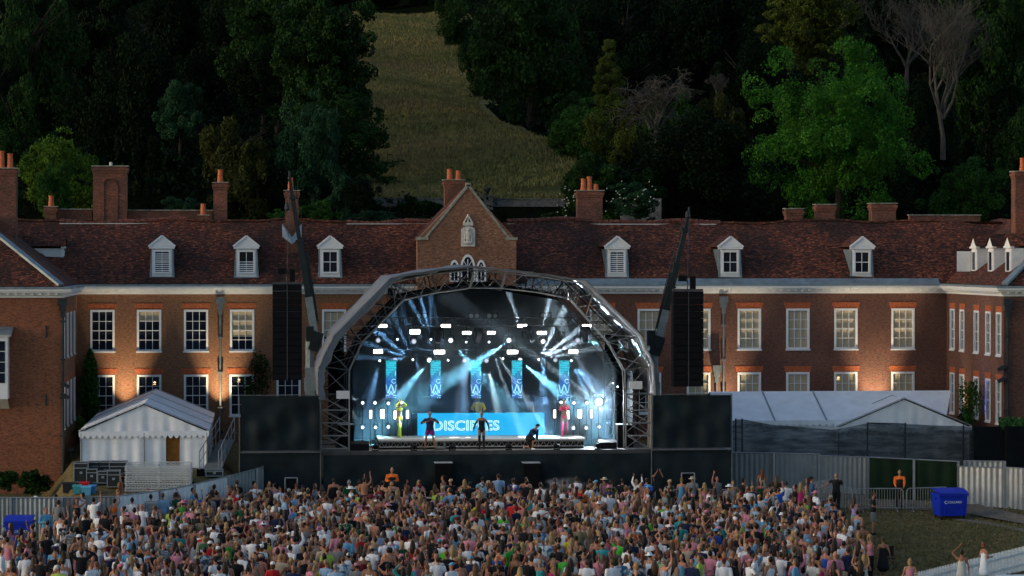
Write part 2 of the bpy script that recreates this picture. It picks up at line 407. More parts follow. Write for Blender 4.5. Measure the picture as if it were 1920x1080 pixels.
for px_, py_ in ((290, 717), (1572, 708), (448, 712)):
    p_ = at(px_, py_, YF+.05); m_ = MB(); m_.ball((p_.x, YF+.06, p_.z), .07, .012, .05, 8, 4); m_.box(p_.x-.1, p_.x+.06, YF+.055, YF+.06, p_.z-.12, p_.z-.10); m_.build('window_glow', LITW, house)
# side wall windows of the wings
def side_win(px, py_top, py_bot, side):
    """window on the return walls: find Y so that the wall point projects at px"""
    xw = XL if side < 0 else XR
    d = ray(px, 600); Y = xw / (d.x / d.y)
    return Y
sideR = [1786, 1804, 1831, 1853, 1873]
SW, SH = .95, 2.13
FRs = win_frame(SW, SH, 2, 4, .1).mesh('window', WHT); PDs = pane_mb(SW, SH, .1).mesh('pane', GLASS)
sis = MB(); sis.box(-SW/2-.03, SW/2+.03, -.06, -.027, -.07, -.002); SIs = sis.mesh('sill', WHTD)
lis = MB(); lis.extr([(-SW/2-.05,-.012,0.003),(SW/2+.05,-.012,0.003),(SW/2+.1,-.012,.3),(-SW/2-.1,-.012,.3)], (0,.011,0)); LIs = lis.mesh('lintel', RUB)
ysR = [side_win(p, 0, 0, 1) for p in sideR]
ysL = [YW + 1.6, YW + 4.0, YW + 6.3, YW + 8.6]
mbl, mbr = MB(), MB()
hL = [(y-SW/2, y+SW/2, z, z+SH) for y in ysL for z in (UPZ, LOZ)]; hR = [(y-SW/2, y+SW/2, z, z+SH) for y in ysR for z in (UPZ, LOZ)]
wall(mbl, 'y', XL, YW, YF, ZG, ZC0, hL, -1); wall(mbr, 'y', XR, YW, YF, ZG, ZC0, hR, 1)
mbl.build('wall', BR_L, house); mbr.build('wall', BR_R, house)
for y in ysL:
    for z in (UPZ, LOZ): window(XL, z, 'd', R(90), y, FRs, PDs, SIs, LIs)
for y in ysR:
    for z in (UPZ, LOZ): window(XR, z, 'd', R(-90), y, FRs, PDs, SIs, LIs)
# wing fronts
XLL, XRR = XL - 9, XR + 9
mb = MB(); wall(mb, 'x', YW, XLL, XL, -.2, ZC0, [], 1)
wall(mb, 'x', YW-.02, XLL, XL-.3, Z(829, YW), Z(823, YW), [], 1); mb.build('wall', BR_W, house)
mb = MB(); wall(mb, 'x', YW, XR, XRR, -.2, ZC0, [], 1); mb.build('wall', BR_R, house)
# oriel bay on the left wing
x1 = at(14, 640, YW-.9).x; mb = MB(); z0, z1 = Z(742, YW), Z(628, YW)
mb.box(x1-2.5, x1, YW-.9, YW-.003, z0, z1); mb.box(x1-2.6, x1+.1, YW-1.0, YW-.003, z1, z1+.1)
mb.extr([(x1, YW-.9, z0), (x1-2.5, YW-.9, z0), (x1-2.5, YW-.003, z0-.5), (x1, YW-.003, z0-.5)], (0, 0, -.001))
bay = mb.build('bay_window', WHT, house)
mb = MB(); 
for k in range(2):
    for j in range(4): mb.box(x1-.12-.32*(k+1)+.03, x1-.12-.32*k, YW-.92, YW-.905, z0+.75+.5*j, z0+.75+.5*j+.46)
mb.build('pane', GLASS, bay)
mb = MB(); mb.extr([(x1+.2, YW-1.1, z1+.105), (x1-2.7, YW-1.1, z1+.105), (x1-2.7, YW-.003, z1+.4), (x1+.2, YW-.003, z1+.4)], (0,0,.05)); mb.build('bay_roof', LEAD, bay)
mb = MB()
for (px, py) in ((87, 622), (87, 750)):
    p = at(px, py, YW); mb.box(p.x-.04, p.x+.04, YW-.05, YW-.003, p.z-.28, p.z+.28)
mb.build('wall_anchor', IRON, house)
# cornice: stepped boards with dentils, all the way round
mb = MB()
prof = [(.10, ZC0, ZC0+.12), (.20, ZC0+.12, ZC0+.22), (.36, ZC0+.22, ZC0+.30), (.46, ZC0+.30, ZC1+.02)]
for o_, a, b in prof:
    mb.box(XL+o_, XR-o_, YF-o_, YF+.1, a, b)
    mb.box(XL-.1, XL+o_, YW-o_, YF+.1, a, b); mb.box(XR-o_, XR+.1, YW-o_, YF+.1, a, b)
    mb.box(XLL, XL-.1, YW-o_, YW+.1, a, b); mb.box(XR+.1, XRR, YW-o_, YW+.1, a, b)
mb.build('cornice', WHT, house)
mb = MB(); zd0, zd1 = ZC0+.08, ZC0+.21
x = XL + .8
while x < XR - .5: mb.box(x, x+.13, YF-.32, YF-.202, zd0+.05, zd1+.007); x += .375
for xs_, sg in ((XL, 1), (XR, -1)):
    y = YW + .1
    while y < YF - .6: mb.box(min(xs_+sg*.202, xs_+sg*.32), max(xs_+sg*.202, xs_+sg*.32), y, y+.13, zd0+.05, zd1+.007); y += .375
for a, b in ((XLL, XL), (XR, XRR)):
    x = a + .1
    while x < b: mb.box(x, x+.13, YW-.32, YW-.202, zd0+.05, zd1+.007); x += .375
mb.build('dentil_moulding', WHT, house)
# lead gutter line
mb = MB(); zg0 = ZC1+.02
mb.box(XL+.5, XR-.5, YF-.5, YF-.1, zg0+.001, zg0+.10); mb.box(XL-.3, XL+.5, YW-.5, YF-.1, zg0+.001, zg0+.10); mb.box(XR-.5, XR+.3, YW-.5, YF-.1, zg0+.001, zg0+.10)
mb.box(XLL, XL-.3, YW-.5, YW-.1, zg0+.001, zg0+.10); mb.box(XR+.3, XRR, YW-.5, YW-.1, zg0+.001, zg0+.10)
xs0 = X(985); mb.add([(xs0, YF-.5, zg0+.101), (XR-.5, YF-.5, zg0+.101), (XR-.5, YF-.12, zg0+.38), (xs0, YF-.12, zg0+.38)], [(0,1,2,3)])
mb.build('lead_gutter', LEAD, house)
# main roof: many thin courses with wavy ridge
YR = 142.4; ZR = at(900, 416, YR).z; ZE = zg0 + .1
def roof_grid(mb, f, nu, nv):
    vs = [f(i/nu, j/nv) for j in range(nv+1) for i in range(nu+1)]
    mb.add(vs, [(j*(nu+1)+i, j*(nu+1)+i+1, (j+1)*(nu+1)+i+1, (j+1)*(nu+1)+i) for j in range(nv) for i in range(nu)])
def mainr(u, v):
    x = XL - 6 + (XR - XL + 12) * u
    sag = .07 * math.sin(x * .9) + .05 * math.sin(x * .37 + 2) + .03 * math.sin(x*2.1+v*5)
    return (x, YF - .12 + (YR - YF + .12) * v, ZE + .03 + (ZR - ZE - .03) * v + sag * (.25 + .75 * v) * (1 if v > .05 else 0))
mb = MB(); roof_grid(mb, mainr, 110, 12)
mb.add([(XL-6, YR, ZR+.05), (XR+6, YR, ZR+.05), (XR+6, YB, ZE), (XL-6, YB, ZE)], [(0,1,2,3)])
roof = mb.build('roof', TIL, house, smooth=True)
for (a, b) in ((112, 350), (650, 815), (950, 1342)):
    mb = MB(); x = X(a, YR)
    while x < X(b, YR):
        zz = mainr((x+.15-XL+6)/(XR-XL+12), 1)[2]
        mb.tube((x+.012, YR, zz+.02), (x+.288, YR, zz+.02), .14, n=8); x += .305
    mb.build('ridge_tiles', TILR, roof)
    mb = MB(); x0, x1_ = X(a, YR), X(b, YR); mb.box(x0, x1_, YR-.16, YR-.1, ZR-.14, ZR-.09); mb.build('ridge_mortar', STO, roof)
mb = MB()
for (a, b) in ((0, 112), (350, 650), (1342, 1760)):
    xa, xb = X(a, YR), X(b, YR); n = 24
    pts = [(xa + (xb-xa)*k/n, YR, mainr((xa+(xb-xa)*k/n-XL+6)/(XR-XL+12), 1)[2] + .02) for k in range(n+1)]
    mb = MB(); mb.path(pts, .10, 6); mb.build('ridge_cap', TIL, roof)
# wing roofs, hipped towards the lawn
for sg, xi, px_h, py_h in ((-1, XL, -8, 415), (1, XR, 1930, 440)):
    xr = xi + sg * 4.6; zr = ZR + .2; mb = MB(); e = .12
    yh = YW + 3.9
    A = (xi - sg*.0, YW-.12, ZE+.03); B = (xi, YF+2, ZE+.03); C = (xr, YB, zr); D = (xr, yh, zr); E_ = (xi + sg*9.2, YW-.12, ZE+.03)
    def wr(u, v, xi=xi, xr=xr, sg=sg, zr=zr, yh=yh):
        y0 = YW - .12 + (yh - YW + .12) * v; y1 = YF + 8
        return (xi - sg*.1 + (xr - xi + sg*.1) * v, y0 + (y1 - y0) * u, ZE + .03 + (zr - ZE - .03) * v + .04*math.sin(u*20+v*3)*v)
    roof_grid(mb, wr, 24, 10)
    mb.add([A, E_, (xr, yh, zr)], [(0,1,2)])
    mb.add([(xr, yh, zr), (xr, YF+8, zr), (xi+sg*9.2, YF+8, ZE), E_], [(0,1,2,3)])
    mb.build('roof', TIL, house, smooth=False)
    mb = MB(); mb.beam(Vector(A)+Vector((0,-.02,.06)), Vector((xr, yh, zr+.06)), .34, .12); mb.build('hip_flashing', LEAD, house)
    mb = MB(); mb.beam((xi+sg*.0, YF-.3, ZE+.05), (xi+sg*4.4, YR-.1, ZR+.03), .16, .1); mb.build('roof_valley', TIL, house)
# dormers
def dormer(px, parent=house, louv=None, yb=0.0):
    loc = Vector((X(px, YF+.3), YF + .35 + yb, Z(519, YF+.35+yb, px)))
    h0, h1, hw = 1.45, 1.87, .52
    m = MB(); m.box(-hw, hw, 0, .06, 0, h0)       # front board behind frame
    m.box(-hw-.13, hw+.13, -.14, .02, h0, h0+.09)
    m.extr([(-hw-.15,-.15,h0+.09),(hw+.15,-.15,h0+.09),(0,-.15,h0+.62)], (0,.1,0))
    m.beam((-hw-.16,-.17,h0+.12),(0,-.17,h0+.66), .09,.09); m.beam((hw+.16,-.17,h0+.12),(0,-.17,h0+.66), .09,.09)
    d = m.build('dormer', WHT, parent, loc=loc)
    def sub(mbx, n, mt):
        o = bpy.data.objects.new(n, mbx.mesh(n, mt)); COL.objects.link(o); o.parent = d; return o
    f = win_frame(.9, 1.22, 2, 2, .1); f.v = [(v[0], v[1]-.06, v[2]+.17) for v in f.v]; sub(f, 'window_frame', WHT)
    pn = MB(); pn.add([(-.36,-.001,.26),(.36,-.001,.26),(.36,-.001,1.28),(-.36,-.001,1.28)], [(0,1,2,3)]); sub(pn, 'pane', GLASS)
    if louv:
        l = MB()
        for k in range(louv): z = .30 + k * .96 / 9; l.box(-.35, .35, -.02, -.012, z, z+.05)
        sub(l, 'shutter_slats', WHT)
    c = MB()
    for s_ in (-1, 1):
        c.extr([(s_*hw,.061,0),(s_*hw,.061,h0),(s_*hw,2.0,h0),(s_*hw,.9,.5)], (s_*.05,0,0))
        c.extr([(s_*(hw+.002),-.02,-.05),(s_*(hw+.12),-.02,-.05),(s_*(hw+.05),-.02,h0-.1),(s_*(hw+.002),-.02,h0-.1)], (0,.05,0))
    c.box(-hw-.1, hw+.1, -.05, .05, -.1, -.004); sub(c, 'dormer_flashing', LEAD)
    t = MB()
    for s_ in (-1, 1): t.extr([(s_*(hw+.2),-.1,h0+.12),(0,-.1,h0+.66),(0,2.6,h0+.66),(s_*(hw+.2),2.3,h0+.12)], (0,0,.06))
    sub(t, 'dormer_roof', TIL); return d
for p, l in ((304, 9), (462, 4), (619, None), (1157, 9), (1369, None), (1616, None)): dormer(p, louv=l)
# side dormers on the wings
def side_dormer(px, side):
    xw = (XL - .9) if side < 0 else (XR + .9)
    d_ = ray(px, 560); Y = xw / (d_.x / d_.y)
    sg = -side
    loc = Vector((xw, Y, ZE + .55)); hw, h0 = .5, 1.3
    m = MB(); P = lambda a, b, c: (-a * side, b, c)   # a outwards from roof towards court
    m.box(*sorted((P(0,0,0)[0], P(.07,0,0)[0])), -hw, hw, 0, h0)
    m.box(*sorted((P(-.05,0,0)[0], P(.16,0,0)[0])), -hw-.12, hw+.12, h0, h0+.09)
    m.extr([P(.1,-hw-.15,h0+.09), P(.1,hw+.15,h0+.09), P(.1,0,h0+.62)], (side*.12,0,0))
    d = m.build('dormer', WHT, house, loc=loc)
    def sub(mbx, n, mt):
        o = bpy.data.objects.new(n, mbx.mesh(n, mt)); COL.objects.link(o); o.parent = d; return o
    f = win_frame(.8, 1.1, 2, 2, .08)
    f.v = [(-side*(.09 - v[1]), v[0], v[2]+.1) for v in f.v]; sub(f, 'window_frame', WHT)
    pn = MB(); pn.add([P(.075,-.32,.18),P(.075,.32,.18),P(.075,.32,1.1),P(.075,-.32,1.1)], [(0,1,2,3)]); sub(pn, 'pane', GLASS)
    c = MB()
    for s_ in (-1, 1): c.extr([P(-.001,s_*hw,0),P(-.001,s_*hw,h0),P(-2.0,s_*hw,h0)], (0,-s_*.05,0))
    sub(c, 'dormer_cheek', WHTD)
    t = MB()
    for s_ in (-1, 1): t.extr([P(.18,s_*(hw+.18),h0+.1),P(.18,0,h0+.68),P(-2.6,0,h0+.68),P(-2.2,s_*(hw+.18),h0+.1)], (0,0,.05))
    sub(t, 'dormer_roof', TIL)
    if px == 1829:
        o = MB(); o.box(*sorted((P(.12,0,0)[0], P(.85,0,0)[0])), hw+.0, hw+.03, .1, 1.15); sub(o, 'open_casement', WHT)
for p in (1829, 1860, 1893): side_dormer(p, 1)
side_dormer(118, -1)
# central gable
yg = YF - 1.2
gx0, gx1, gxa = X(783, yg), X(968, yg), X(878, yg); zs, za = Z(449, yg), Z(350, yg)
mb = MB(); mb.extr([(gx0, yg, 2.5), (gx1, yg, 2.5), (gx1, yg, zs), (gxa, yg, za), (gx0, yg, zs)], (0, 1.3, 0)); gab = mb.build('gable', BR_G, house)
mb = MB()
for xx, s_ in ((gx0, -1), (gx1, 1)):
    mb.beam((gxa, yg+.2, za+.08), (xx - s_*.35, yg+.2, zs+.02), .5, .12)
    mb.box(xx - s_*.55 if s_ > 0 else xx-.06, xx+.06 if s_ > 0 else xx+.55, yg-.06, yg+.5, zs-.02, zs+.12)
mb.box(gxa-.12, gxa+.12, yg-.05, yg+.4, za+.02, za+.2)
mb.build('gable_coping', COP, gab)
mb = MB()
for xx in (gx0, gx1): mb.extr([(gxa, yg+.6, za-.15), (xx, yg+.6, zs-.1), (xx, YR+1, zs-.1), (gxa, YR+1, za-.15)], (0,0,.08))
mb.build('gable_roof', TIL, gab)
# carved figure panel with a pierced crown over it
mb = MB(); cx = X(877.5, yg); z0, z1 = Z(462, yg), Z(424, yg)
arch = [(cx-.36, yg, z0), (cx+.36, yg, z0), (cx+.36, yg, z1-.2)] + [(cx+.36*math.cos(a), yg, z1-.2+.2*math.sin(a)) for a in (.5,1.0,1.57,2.1,2.6)] + [(cx-.36, yg, z1-.2)]
mb.extr(arch[::-1], (0,-.1,0))
mb.ball((cx, yg-.13, z0+.52), .15, .08, .33); mb.ball((cx, yg-.15, z0+.86), .09, .07, .1); mb.ball((cx, yg-.13, z0+.2), .24, .08, .1)
mb.tube((cx-.2, yg-.14, z0+.25), (cx-.14, yg-.14, z0+.7), .035); mb.tube((cx+.2, yg-.14, z0+.25), (cx+.14, yg-.14, z0+.7), .035)
zt = Z(423, yg); mb.box(cx-.26, cx+.26, yg-.14, yg-.002, zt, zt+.16)
for a, b in ((-.24, -.13), (.24, .13)): mb.tube((cx+a, yg-.07, zt+.16), (cx+b*.3, yg-.07, zt+.48), .035)
for a in (-.2, 0, .2): mb.tube((cx+a, yg-.07, zt+.16), (cx+a*.3, yg-.07, zt+.42), .03); mb.ball((cx+a*.9, yg-.08, zt+.2), .05,.05,.05)
mb.ball((cx, yg-.07, zt+.52), .06, .05, .07); mb.build('carved_panel', STO, gab)
# three pointed lights
def lancet(cx, z0, w, h, n=7):
    hp = h * .5; pts = [(cx-w/2, z0), (cx+w/2, z0), (cx+w/2, z0+hp)]
    for k in range(1, n): t = k/n; pts.append((cx + w/2*(1-t**1.6), z0+hp+(h-hp)*math.sin(t*math.pi/2)))
    pts.append((cx, z0+h))
    for k in range(n-1, 0, -1): t = k/n; pts.append((cx - w/2*(1-t**1.6), z0+hp+(h-hp)*math.sin(t*math.pi/2)))
    pts.append((cx-w/2, z0+hp)); return pts
zb = Z(528, yg)
for (pc, w_, pt) in ((852, .52, 487), (877, .78, 477), (902, .52, 487)):
    c_ = X(pc, yg); zt = Z(pt, yg)
    o_ = lancet(c_, zb, w_, zt-zb); i_ = lancet(c_, zb+.05, w_-.2, zt-zb-.18)
    m = MB(); n = len(o_)
    vs = [(a, yg-.07, b) for a, b in o_] + [(a, yg-.07, b) for a, b in i_] + [(a, yg+.0, b) for a, b in o_] + [(a, yg-.03, b) for a, b in i_]
    fs = []
    for k in range(n):
        l = (k+1) % n; fs += [(k, l, n+l, n+k), (k, 2*n+k, 2*n+l, l), (n+k, n+l, 3*n+l, 3*n+k)]
    m.add(vs, fs)
    m.box(c_-.02, c_+.02, yg-.06, yg-.03, zb, zt-.25); m.box(c_-w_/2+.08, c_+w_/2-.08, yg-.06, yg-.03, zb+.75, zb+.79)
    if w_ > .6:
        m.beam((c_-.02, yg-.05, zt-.7), (c_+.22, yg-.05, zt-.32), .03, .03); m.beam((c_+.02, yg-.05, zt-.7), (c_-.22, yg-.05, zt-.32), .03, .03)
    wn = m.build('pointed_window', WHT, gab)
    m = MB(); m.poly([(a, yg-.025, b) for a, b in i_]); m.build('pane', GLASS, wn)
# downpipes with hopper heads
def downpipe(px, y, ptop, pbot, r=.055, mt=PIPE, hop=True):
    x = X(px, y); z1, z0 = Z(ptop, y), Z(pbot, y); m = MB()
    m.tube((x, y-.12, z0), (x, y-.12, z1), r, n=8)
    if hop: m.box(x-.22, x+.22, y-.3, y-.012, z1-.25, z1+.1); m.box(x-.16, x+.16, y-.26, y-.012, z1-.5, z1-.25); m.box(x-.1, x+.1, y-.22, y-.012, z1-.8, z1-.5)
    z = z0 + .6
    while z < z1 - .9: m.box(x-.12, x+.12, y-.2, y-.012, z, z+.1); z += 1.8
    m.build('downpipe', mt, house)
downpipe(413, YF, 560, 850); downpipe(1356, YF, 560, 830); downpipe(1343, YF, 690, 800, .05)
downpipe(118, YW, 562, 908, .07, IRON); 
downpipe(1888, YW, 565, 870, .07, IRON)
# floodlight brackets on the wing corners
for px, s_ in ((122, 1), (1878, -1)):
    m = MB()
    for py in (722, 742) if s_ > 0 else (690, 712):
        p = at(px, py, YW-.25); m.obox(p, .42, .22, .16, Euler((0, s_*.5, 0)).to_matrix()); m.tube(p, p+Vector((-s_*.2, .2, -.1)), .025)
    m.build('floodlight_bracket', IRON, house)
# chimneys
def pot(m_parent, x, y, z0, z1, r=.16, mt=TERR):
    h = z1-z0; m = MB(); m.lathe([(r*1.15, 0), (r*1.1, h*.08), (r, h*.1), (r*.82, h*.9), (r*.95, h*.92), (r*.95, h)], (x, y, z0), 12); m.build('chimney_pot', mt, m_parent, smooth=False)
def chimney(x0, x1, pt, pb, Y, pots, dy=.8, capc=BR_C, style=0):
    a, b = at(x0, pt, Y), at(x1, pb, Y); z1, z0 = a.z, b.z; m = MB()
    m.box(a.x+.06, b.x-.06, Y, Y+dy, z0-1.5, z1-.35)
    m.box(a.x+.02, b.x-.02, Y-.04, Y+dy+.04, z1-.35, z1-.22); m.box(a.x-.02, b.x+.02, Y-.08, Y+dy+.08, z1-.22, z1-.08); m.box(a.x+.05, b.x-.05, Y-.02, Y+dy+.02, z1-.08, z1)
    if style == 1:
        cx = (a.x+b.x)/2; w_ = .36
        for s_ in (-1, 1): m.box(cx+s_*w_-.06, cx+s_*w_+.06, Y-.05, Y-.003, z0+.1, z1-1.0)
        pts = [(cx+w_*math.cos(t), z1-1.0+w_*math.sin(t)) for t in [math.pi*k/10 for k in range(11)]]
        for (p, q), (r_, s_) in zip(pts, pts[1:]): m.beam((p, Y-.027, q), (r_, Y-.027, s_), .12, .05)
    o = m.build('chimney', BR_C, house)
    m = MB(); m.box(a.x-.03, b.x+.03, Y-.09, Y+dy+.09, z1+.001, z1+.05); m.build('chimney_cap', COP, o)
    for (pc, q1, q0) in pots:
        p = at(pc, q1, Y+dy/2); pot(o, p.x, Y+dy/2, z1+.05, p.z, .15)
    return o
CY_ = YR + .3
chimney(-14, 32, 316, 425, 136.5, [(3, 283, 316), (19, 288, 318)], 1.0)
chimney(82, 107, 388, 420, CY_+1.5, [(96, 367, 388)], .6)
c = chimney(172, 240, 312, 416, CY_+1.5, [], 1.0, style=1)
p = at(208, 304, CY_+2); pot(c, p.x, CY_+2, at(208, 312, CY_+2).z, p.z, .09, STO)
chimney(398, 428, 343, 420, CY_+.8, [(413, 318, 343)], .7)
chimney(371, 392, 404, 422, CY_+.4, [(381, 382, 404)], .5)
c = chimney(533, 562, 358, 445, YF+2.0, [(545, 333, 358)], .8)
m = MB(); xa, xb = X(530, YF+2), X(565, YF+2); zz = Z(448, YF+2); xm_ = (xa+xb)/2
m.extr([(xa-.02, YF+1.9, zz+.75), (xa-.02, YF+1.6, zz+.1), (xm_, YF+1.25, zz-.3), (xb+.02, YF+1.6, zz+.1), (xb+.02, YF+1.9, zz+.75), (xm_, YF+1.5, zz+.05)], (0,-.05,.03)); m.build('chimney_flashing', LEAD, c)
chimney(832, 872, 338, 420, CY_, [(843, 317, 338), (859, 320, 338)], .9)
chimney(1081, 1132, 358, 420, CY_, [(1094, 335, 358), (1105, 331, 358), (1117, 345, 358)], .8)
chimney(1473, 1507, 392, 422, CY_, [], .7); chimney(1530, 1568, 384, 422, CY_+.4, [], .7); chimney(1633, 1682, 382, 422, CY_, [], .8)
chimney(1902, 1926, 322, 436, 137.0, [(1917, 296, 322)], .8)
# brick parapets of the rear ranges
for (a, b, pt, pb) in ((106, 172, 391, 416), (240, 398, 393, 416), (1706, 1838, 402, 418)):
    Yp = CY_ + 2.2; p, q = at(a, pt, Yp), at(b, pb, Yp); m = MB(); m.box(p.x, q.x, Yp, Yp+.4, q.z-1, p.z-.06)
    o = m.build('rear_parapet', BR_C, house); m = MB(); m.box(p.x-.05, q.x+.05, Yp-.05, Yp+.45, p.z-.059, p.z); m.build('parapet_coping', COP, o)
for px, py in ((307, 518), (1157, 519)): pass
# lamp fittings and warm uplights standing at the foot of the walls
def uplight(x, y, z, energy, aim, col=(1.0, .72, .36), size=55, blend=.7, label=''):
    m = MB(); m.box(x-.14, x+.14, y-.1, y+.1, z-.18, z-.04); m.box(x-.03, x+.03, y-.03, y+.03, z-.5, z-.18)
    t = thing(m, 'uplight_fitting', IRON, label, 'uplight', (x, y, z-.5), 'floodlights washing the house walls')
    l = bpy.data.lights.new('uplight_beam', 'SPOT'); l.energy = energy*1.35; l.color = col; l.spot_size = R(size); l.spot_blend = blend; l.shadow_soft_size = .06
    o = bpy.data.objects.new('uplight_beam', l); COL.objects.link(o); o.location = Vector((x, y, z)) 
    o.rotation_euler = (Vector(aim) - Vector((x, y, z))).to_track_quat('-Z', 'Y').to_euler()
def up_front(px, e, zz, label, col=(1.0,.80,.52), size=52, dy=.95):
    uplight(X(px), YF-dy, zz, e, (X(px), YF+.35, zz+8.0), col, size, 1.0, label)
up_front(236, 1500, 3.1, 'wall floodlight hidden behind the left white marquee')
up_front(413, 1700, 3.1, 'wall floodlight at the foot of the left downpipe', (1.0,.82,.52))
up_front(1356, 1700, 2.5, 'wall floodlight at the foot of the right downpipe')
up_front(1640, 2600, 2.5, 'wall floodlight behind the long marquee roof')
# ledge line on facade base left
m = MB(); m.box(X(400), X(450), YF-.05, YF-.004, Z(792), Z(787)); m.build('brick_ledge', BR_L, house)
yy = side_win(1812, 0, 0, 1); uplight(XR-.35, yy, 3.0, 420, (XR+.25, yy, 7.6), (1.0,.78,.38), 38, .7, 'wall floodlight on the right return wall of the house')
yy2 = side_win(1848, 0, 0, 1); uplight(XR-.35, yy2, 3.2, 260, (XR+.2, yy2, 7.6), (.12,.16,1.0), 32, .7, 'blue floodlight under the climbing shrub on the right return wall')
yy3 = YW+1.2; uplight(XL+.35, yy3, 2.9, 200, (XL-.2, yy3, 7), (1.0,.72,.36), 40, .7, 'wall floodlight on the left return wall by the ivy')
# ================================================================== the stage
SF, SB = 122.5, 131.0
def PS(px, py, Y=SF): return at(px, py, Y)
stage = empty('concert_stage', (PS(911, 845).x, SF, tz(SF)), 'open-air concert stage with arched grey canopy, steel trusses and black skirt', 'stage')
ZD = PS(911, 845).z
x0, x1 = PS(603, 800).x, PS(1221, 800).x
m = MB(); m.box(x0-.2, x1+.2, SF, SB, ZD-.18, ZD); m.build('deck', DECK, stage)
m = MB(); m.box(x0-.3, x1+.3, SF-.06, SF-.003, ZD-.14, ZD+.02); m.build('deck_edge', ALUD, stage)
def drape(mb, xa, xb, y, za, zb, amp=.05, wl=.45, n=None, seed=0, rows=6):
    """hanging cloth with folds; xa..xb along x at y"""
    n = n or max(8, int(abs(xb-xa)/.12)); r = random.Random(seed); ph = [r.uniform(0, 6) for _ in range(4)]
    vs = []
    for j in range(rows+1):
        v = j/rows
        for i in range(n+1):
            x = xa + (xb-xa)*i/n
            d = amp*(math.sin(x*6.28/wl+ph[0]+v) + .6*math.sin(x*6.28/(wl*2.7)+ph[1]-v*2) + .5*math.sin(x*1.3+ph[2]+v*3)) * (.3+.7*v if amp < .2 else 1)
            if amp > .031: d += .05*math.sin((x*.9+(zb-za)*v*1.1)*3.1+ph[3])*math.sin(math.pi*v)+.035*math.sin((x*1.3-(zb-za)*v*.8)*4.7+ph[0])*math.sin(math.pi*v)
            vs.append((x, y - d - amp*1.6 - (.09 if amp > .031 else 0), zb + (za-zb)*v))
    mb.add(vs, [(j*(n+1)+i, (j+1)*(n+1)+i, (j+1)*(n+1)+i+1, j*(n+1)+i+1) for j in range(rows) for i in range(n)])
m = MB(); drape(m, PS(606, 900).x, PS(1219, 900).x, SF-.1, 0, ZD-.15, .035, 1.6, 200, 1, 10); m.build('front_skirt', SCRIM, stage, smooth=True)
# back and side drapes
m = MB(); drape(m, x0+.5, x1-.5, SB-.3, ZD, ZD+1.0, .04, .7, 160, 4)
_arch = [(655,846),(655,690),(680,640),(757,560),(887,536),(943,536),(1070,556),(1142,638),(1172,690),(1174,846)]
_ap = [at(a_, b_, SF) for a_, b_ in _arch]
def ztop(x):
    for p_, q_ in zip(_ap, _ap[1:]):
        if p_.x <= x <= q_.x and q_.x > p_.x: return p_.z+(q_.z-p_.z)*(x-p_.x)/(q_.x-p_.x)
    return _ap[2].z
m.v = [(v[0], v[1], ZD+(v[2]-ZD)*(max(ztop(v[0]), ZD+3)-ZD+.1)) for v in m.v]
m.build('back_drape', BLACK, stage, smooth=True)
m = MB()
for xx, ya, yb, h in ((x0+.75, SF+1.2, SB-.4, 4.9), (x1-.75, SF+1.2, SB-.4, 3.6)):
    n = 30; vs = []
    for j in range(5):
        for i in range(n+1):
            y = ya+(yb-ya)*i/n; vs.append((xx+.04*math.sin(y*9)+.03*math.sin(y*3), y, ZD+h*j/4))
    m = MB(); m.add(vs, [(j*(n+1)+i, (j+1)*(n+1)+i, (j+1)*(n+1)+i+1, j*(n+1)+i+1) for j in range(4) for i in range(n)]); m.build('side_drape', BLACK, stage, smooth=True)
OUT = [(602, 846), (601, 740), (605, 688), (637, 635), (736, 529), (812, 514), (885, 506), (945, 512), (1020, 519), (1092, 531), (1195, 632), (1219, 688), (1221, 740), (1220, 846)]
INN = [(655, 846), (655, 740), (655, 695), (680, 642), (757, 563), (820, 549), (887, 540), (943, 541), (1015, 549), (1070, 560), (1142, 642), (1172, 695), (1174, 740), (1174, 846)]
def truss_run(mb, A, B, C, D, seg=.55, r=.03, rb=.016):
    """4-chord truss from section (A,B | C,D at start) : lists of 4 start pts and 4 end pts"""
    for p, q in zip(A, B): mb.tube(p, q, r, n=5)
    L = (Vector(B[0])-Vector(A[0])).length; n = max(1, int(L/seg))
    P = [[Vector(A[k]).lerp(Vector(B[k]), i/n) for i in range(n+1)] for k in range(4)]
    for k in range(4):
        l = (k+1) % 4
        for i in range(n):
            if (i+k) % 2: mb.tube(P[k][i], P[l][i+1], rb, n=4, caps=False)
            else: mb.tube(P[l][i], P[k][i+1], rb, n=4, caps=False)
        for i in (0, n): mb.tube(P[k][i], P[l][i], rb*1.2, n=4)
def arch(mb, Y, dY, inset=0):
    O = [PS(*p) for p in OUT]; I = [PS(*p) for p in INN]
    for k in range(len(O)-1):
        def sec(a, b): return [Vector((a.x, Y, a.z)), Vector((b.x, Y, b.z)), Vector((b.x, Y+dY, b.z)), Vector((a.x, Y+dY, a.z))]
        truss_run(mb, sec(O[k], I[k]), sec(O[k+1], I[k+1]), None, None, .7)
m = MB(); arch(m, SF+.1, .75); m.build('front_truss_arch', ALU, stage)
for Y in (SF+4.2, SB-.9):
    m = MB(); arch(m, Y, .4); m.build('rear_truss_arch', ALUD, stage)
for k, (px, py) in enumerate([(632, 634), (735, 529), (885, 508), (945, 513), (1092, 533), (1195, 634)]):
    a = PS(px, py).lerp(PS(911, 760), .045); m = MB(); m.tube((a.x, SF+.6, a.z-.1), (a.x, SB, a.z-.1), .05, n=6); m.tube((a.x, SF+.6, a.z-.5), (a.x, SB, a.z-.5), .04, n=5)
    y = SF+.6
    while y < SB-.8: m.tube((a.x, y, a.z-.1), (a.x, y+.7, a.z-.5), .018, n=4, caps=False); m.tube((a.x, y+.7, a.z-.5), (a.x, y+1.0, a.z-.1), .018, n=4, caps=False); y += 1.0
    m.build('purlin', ALUD, stage)
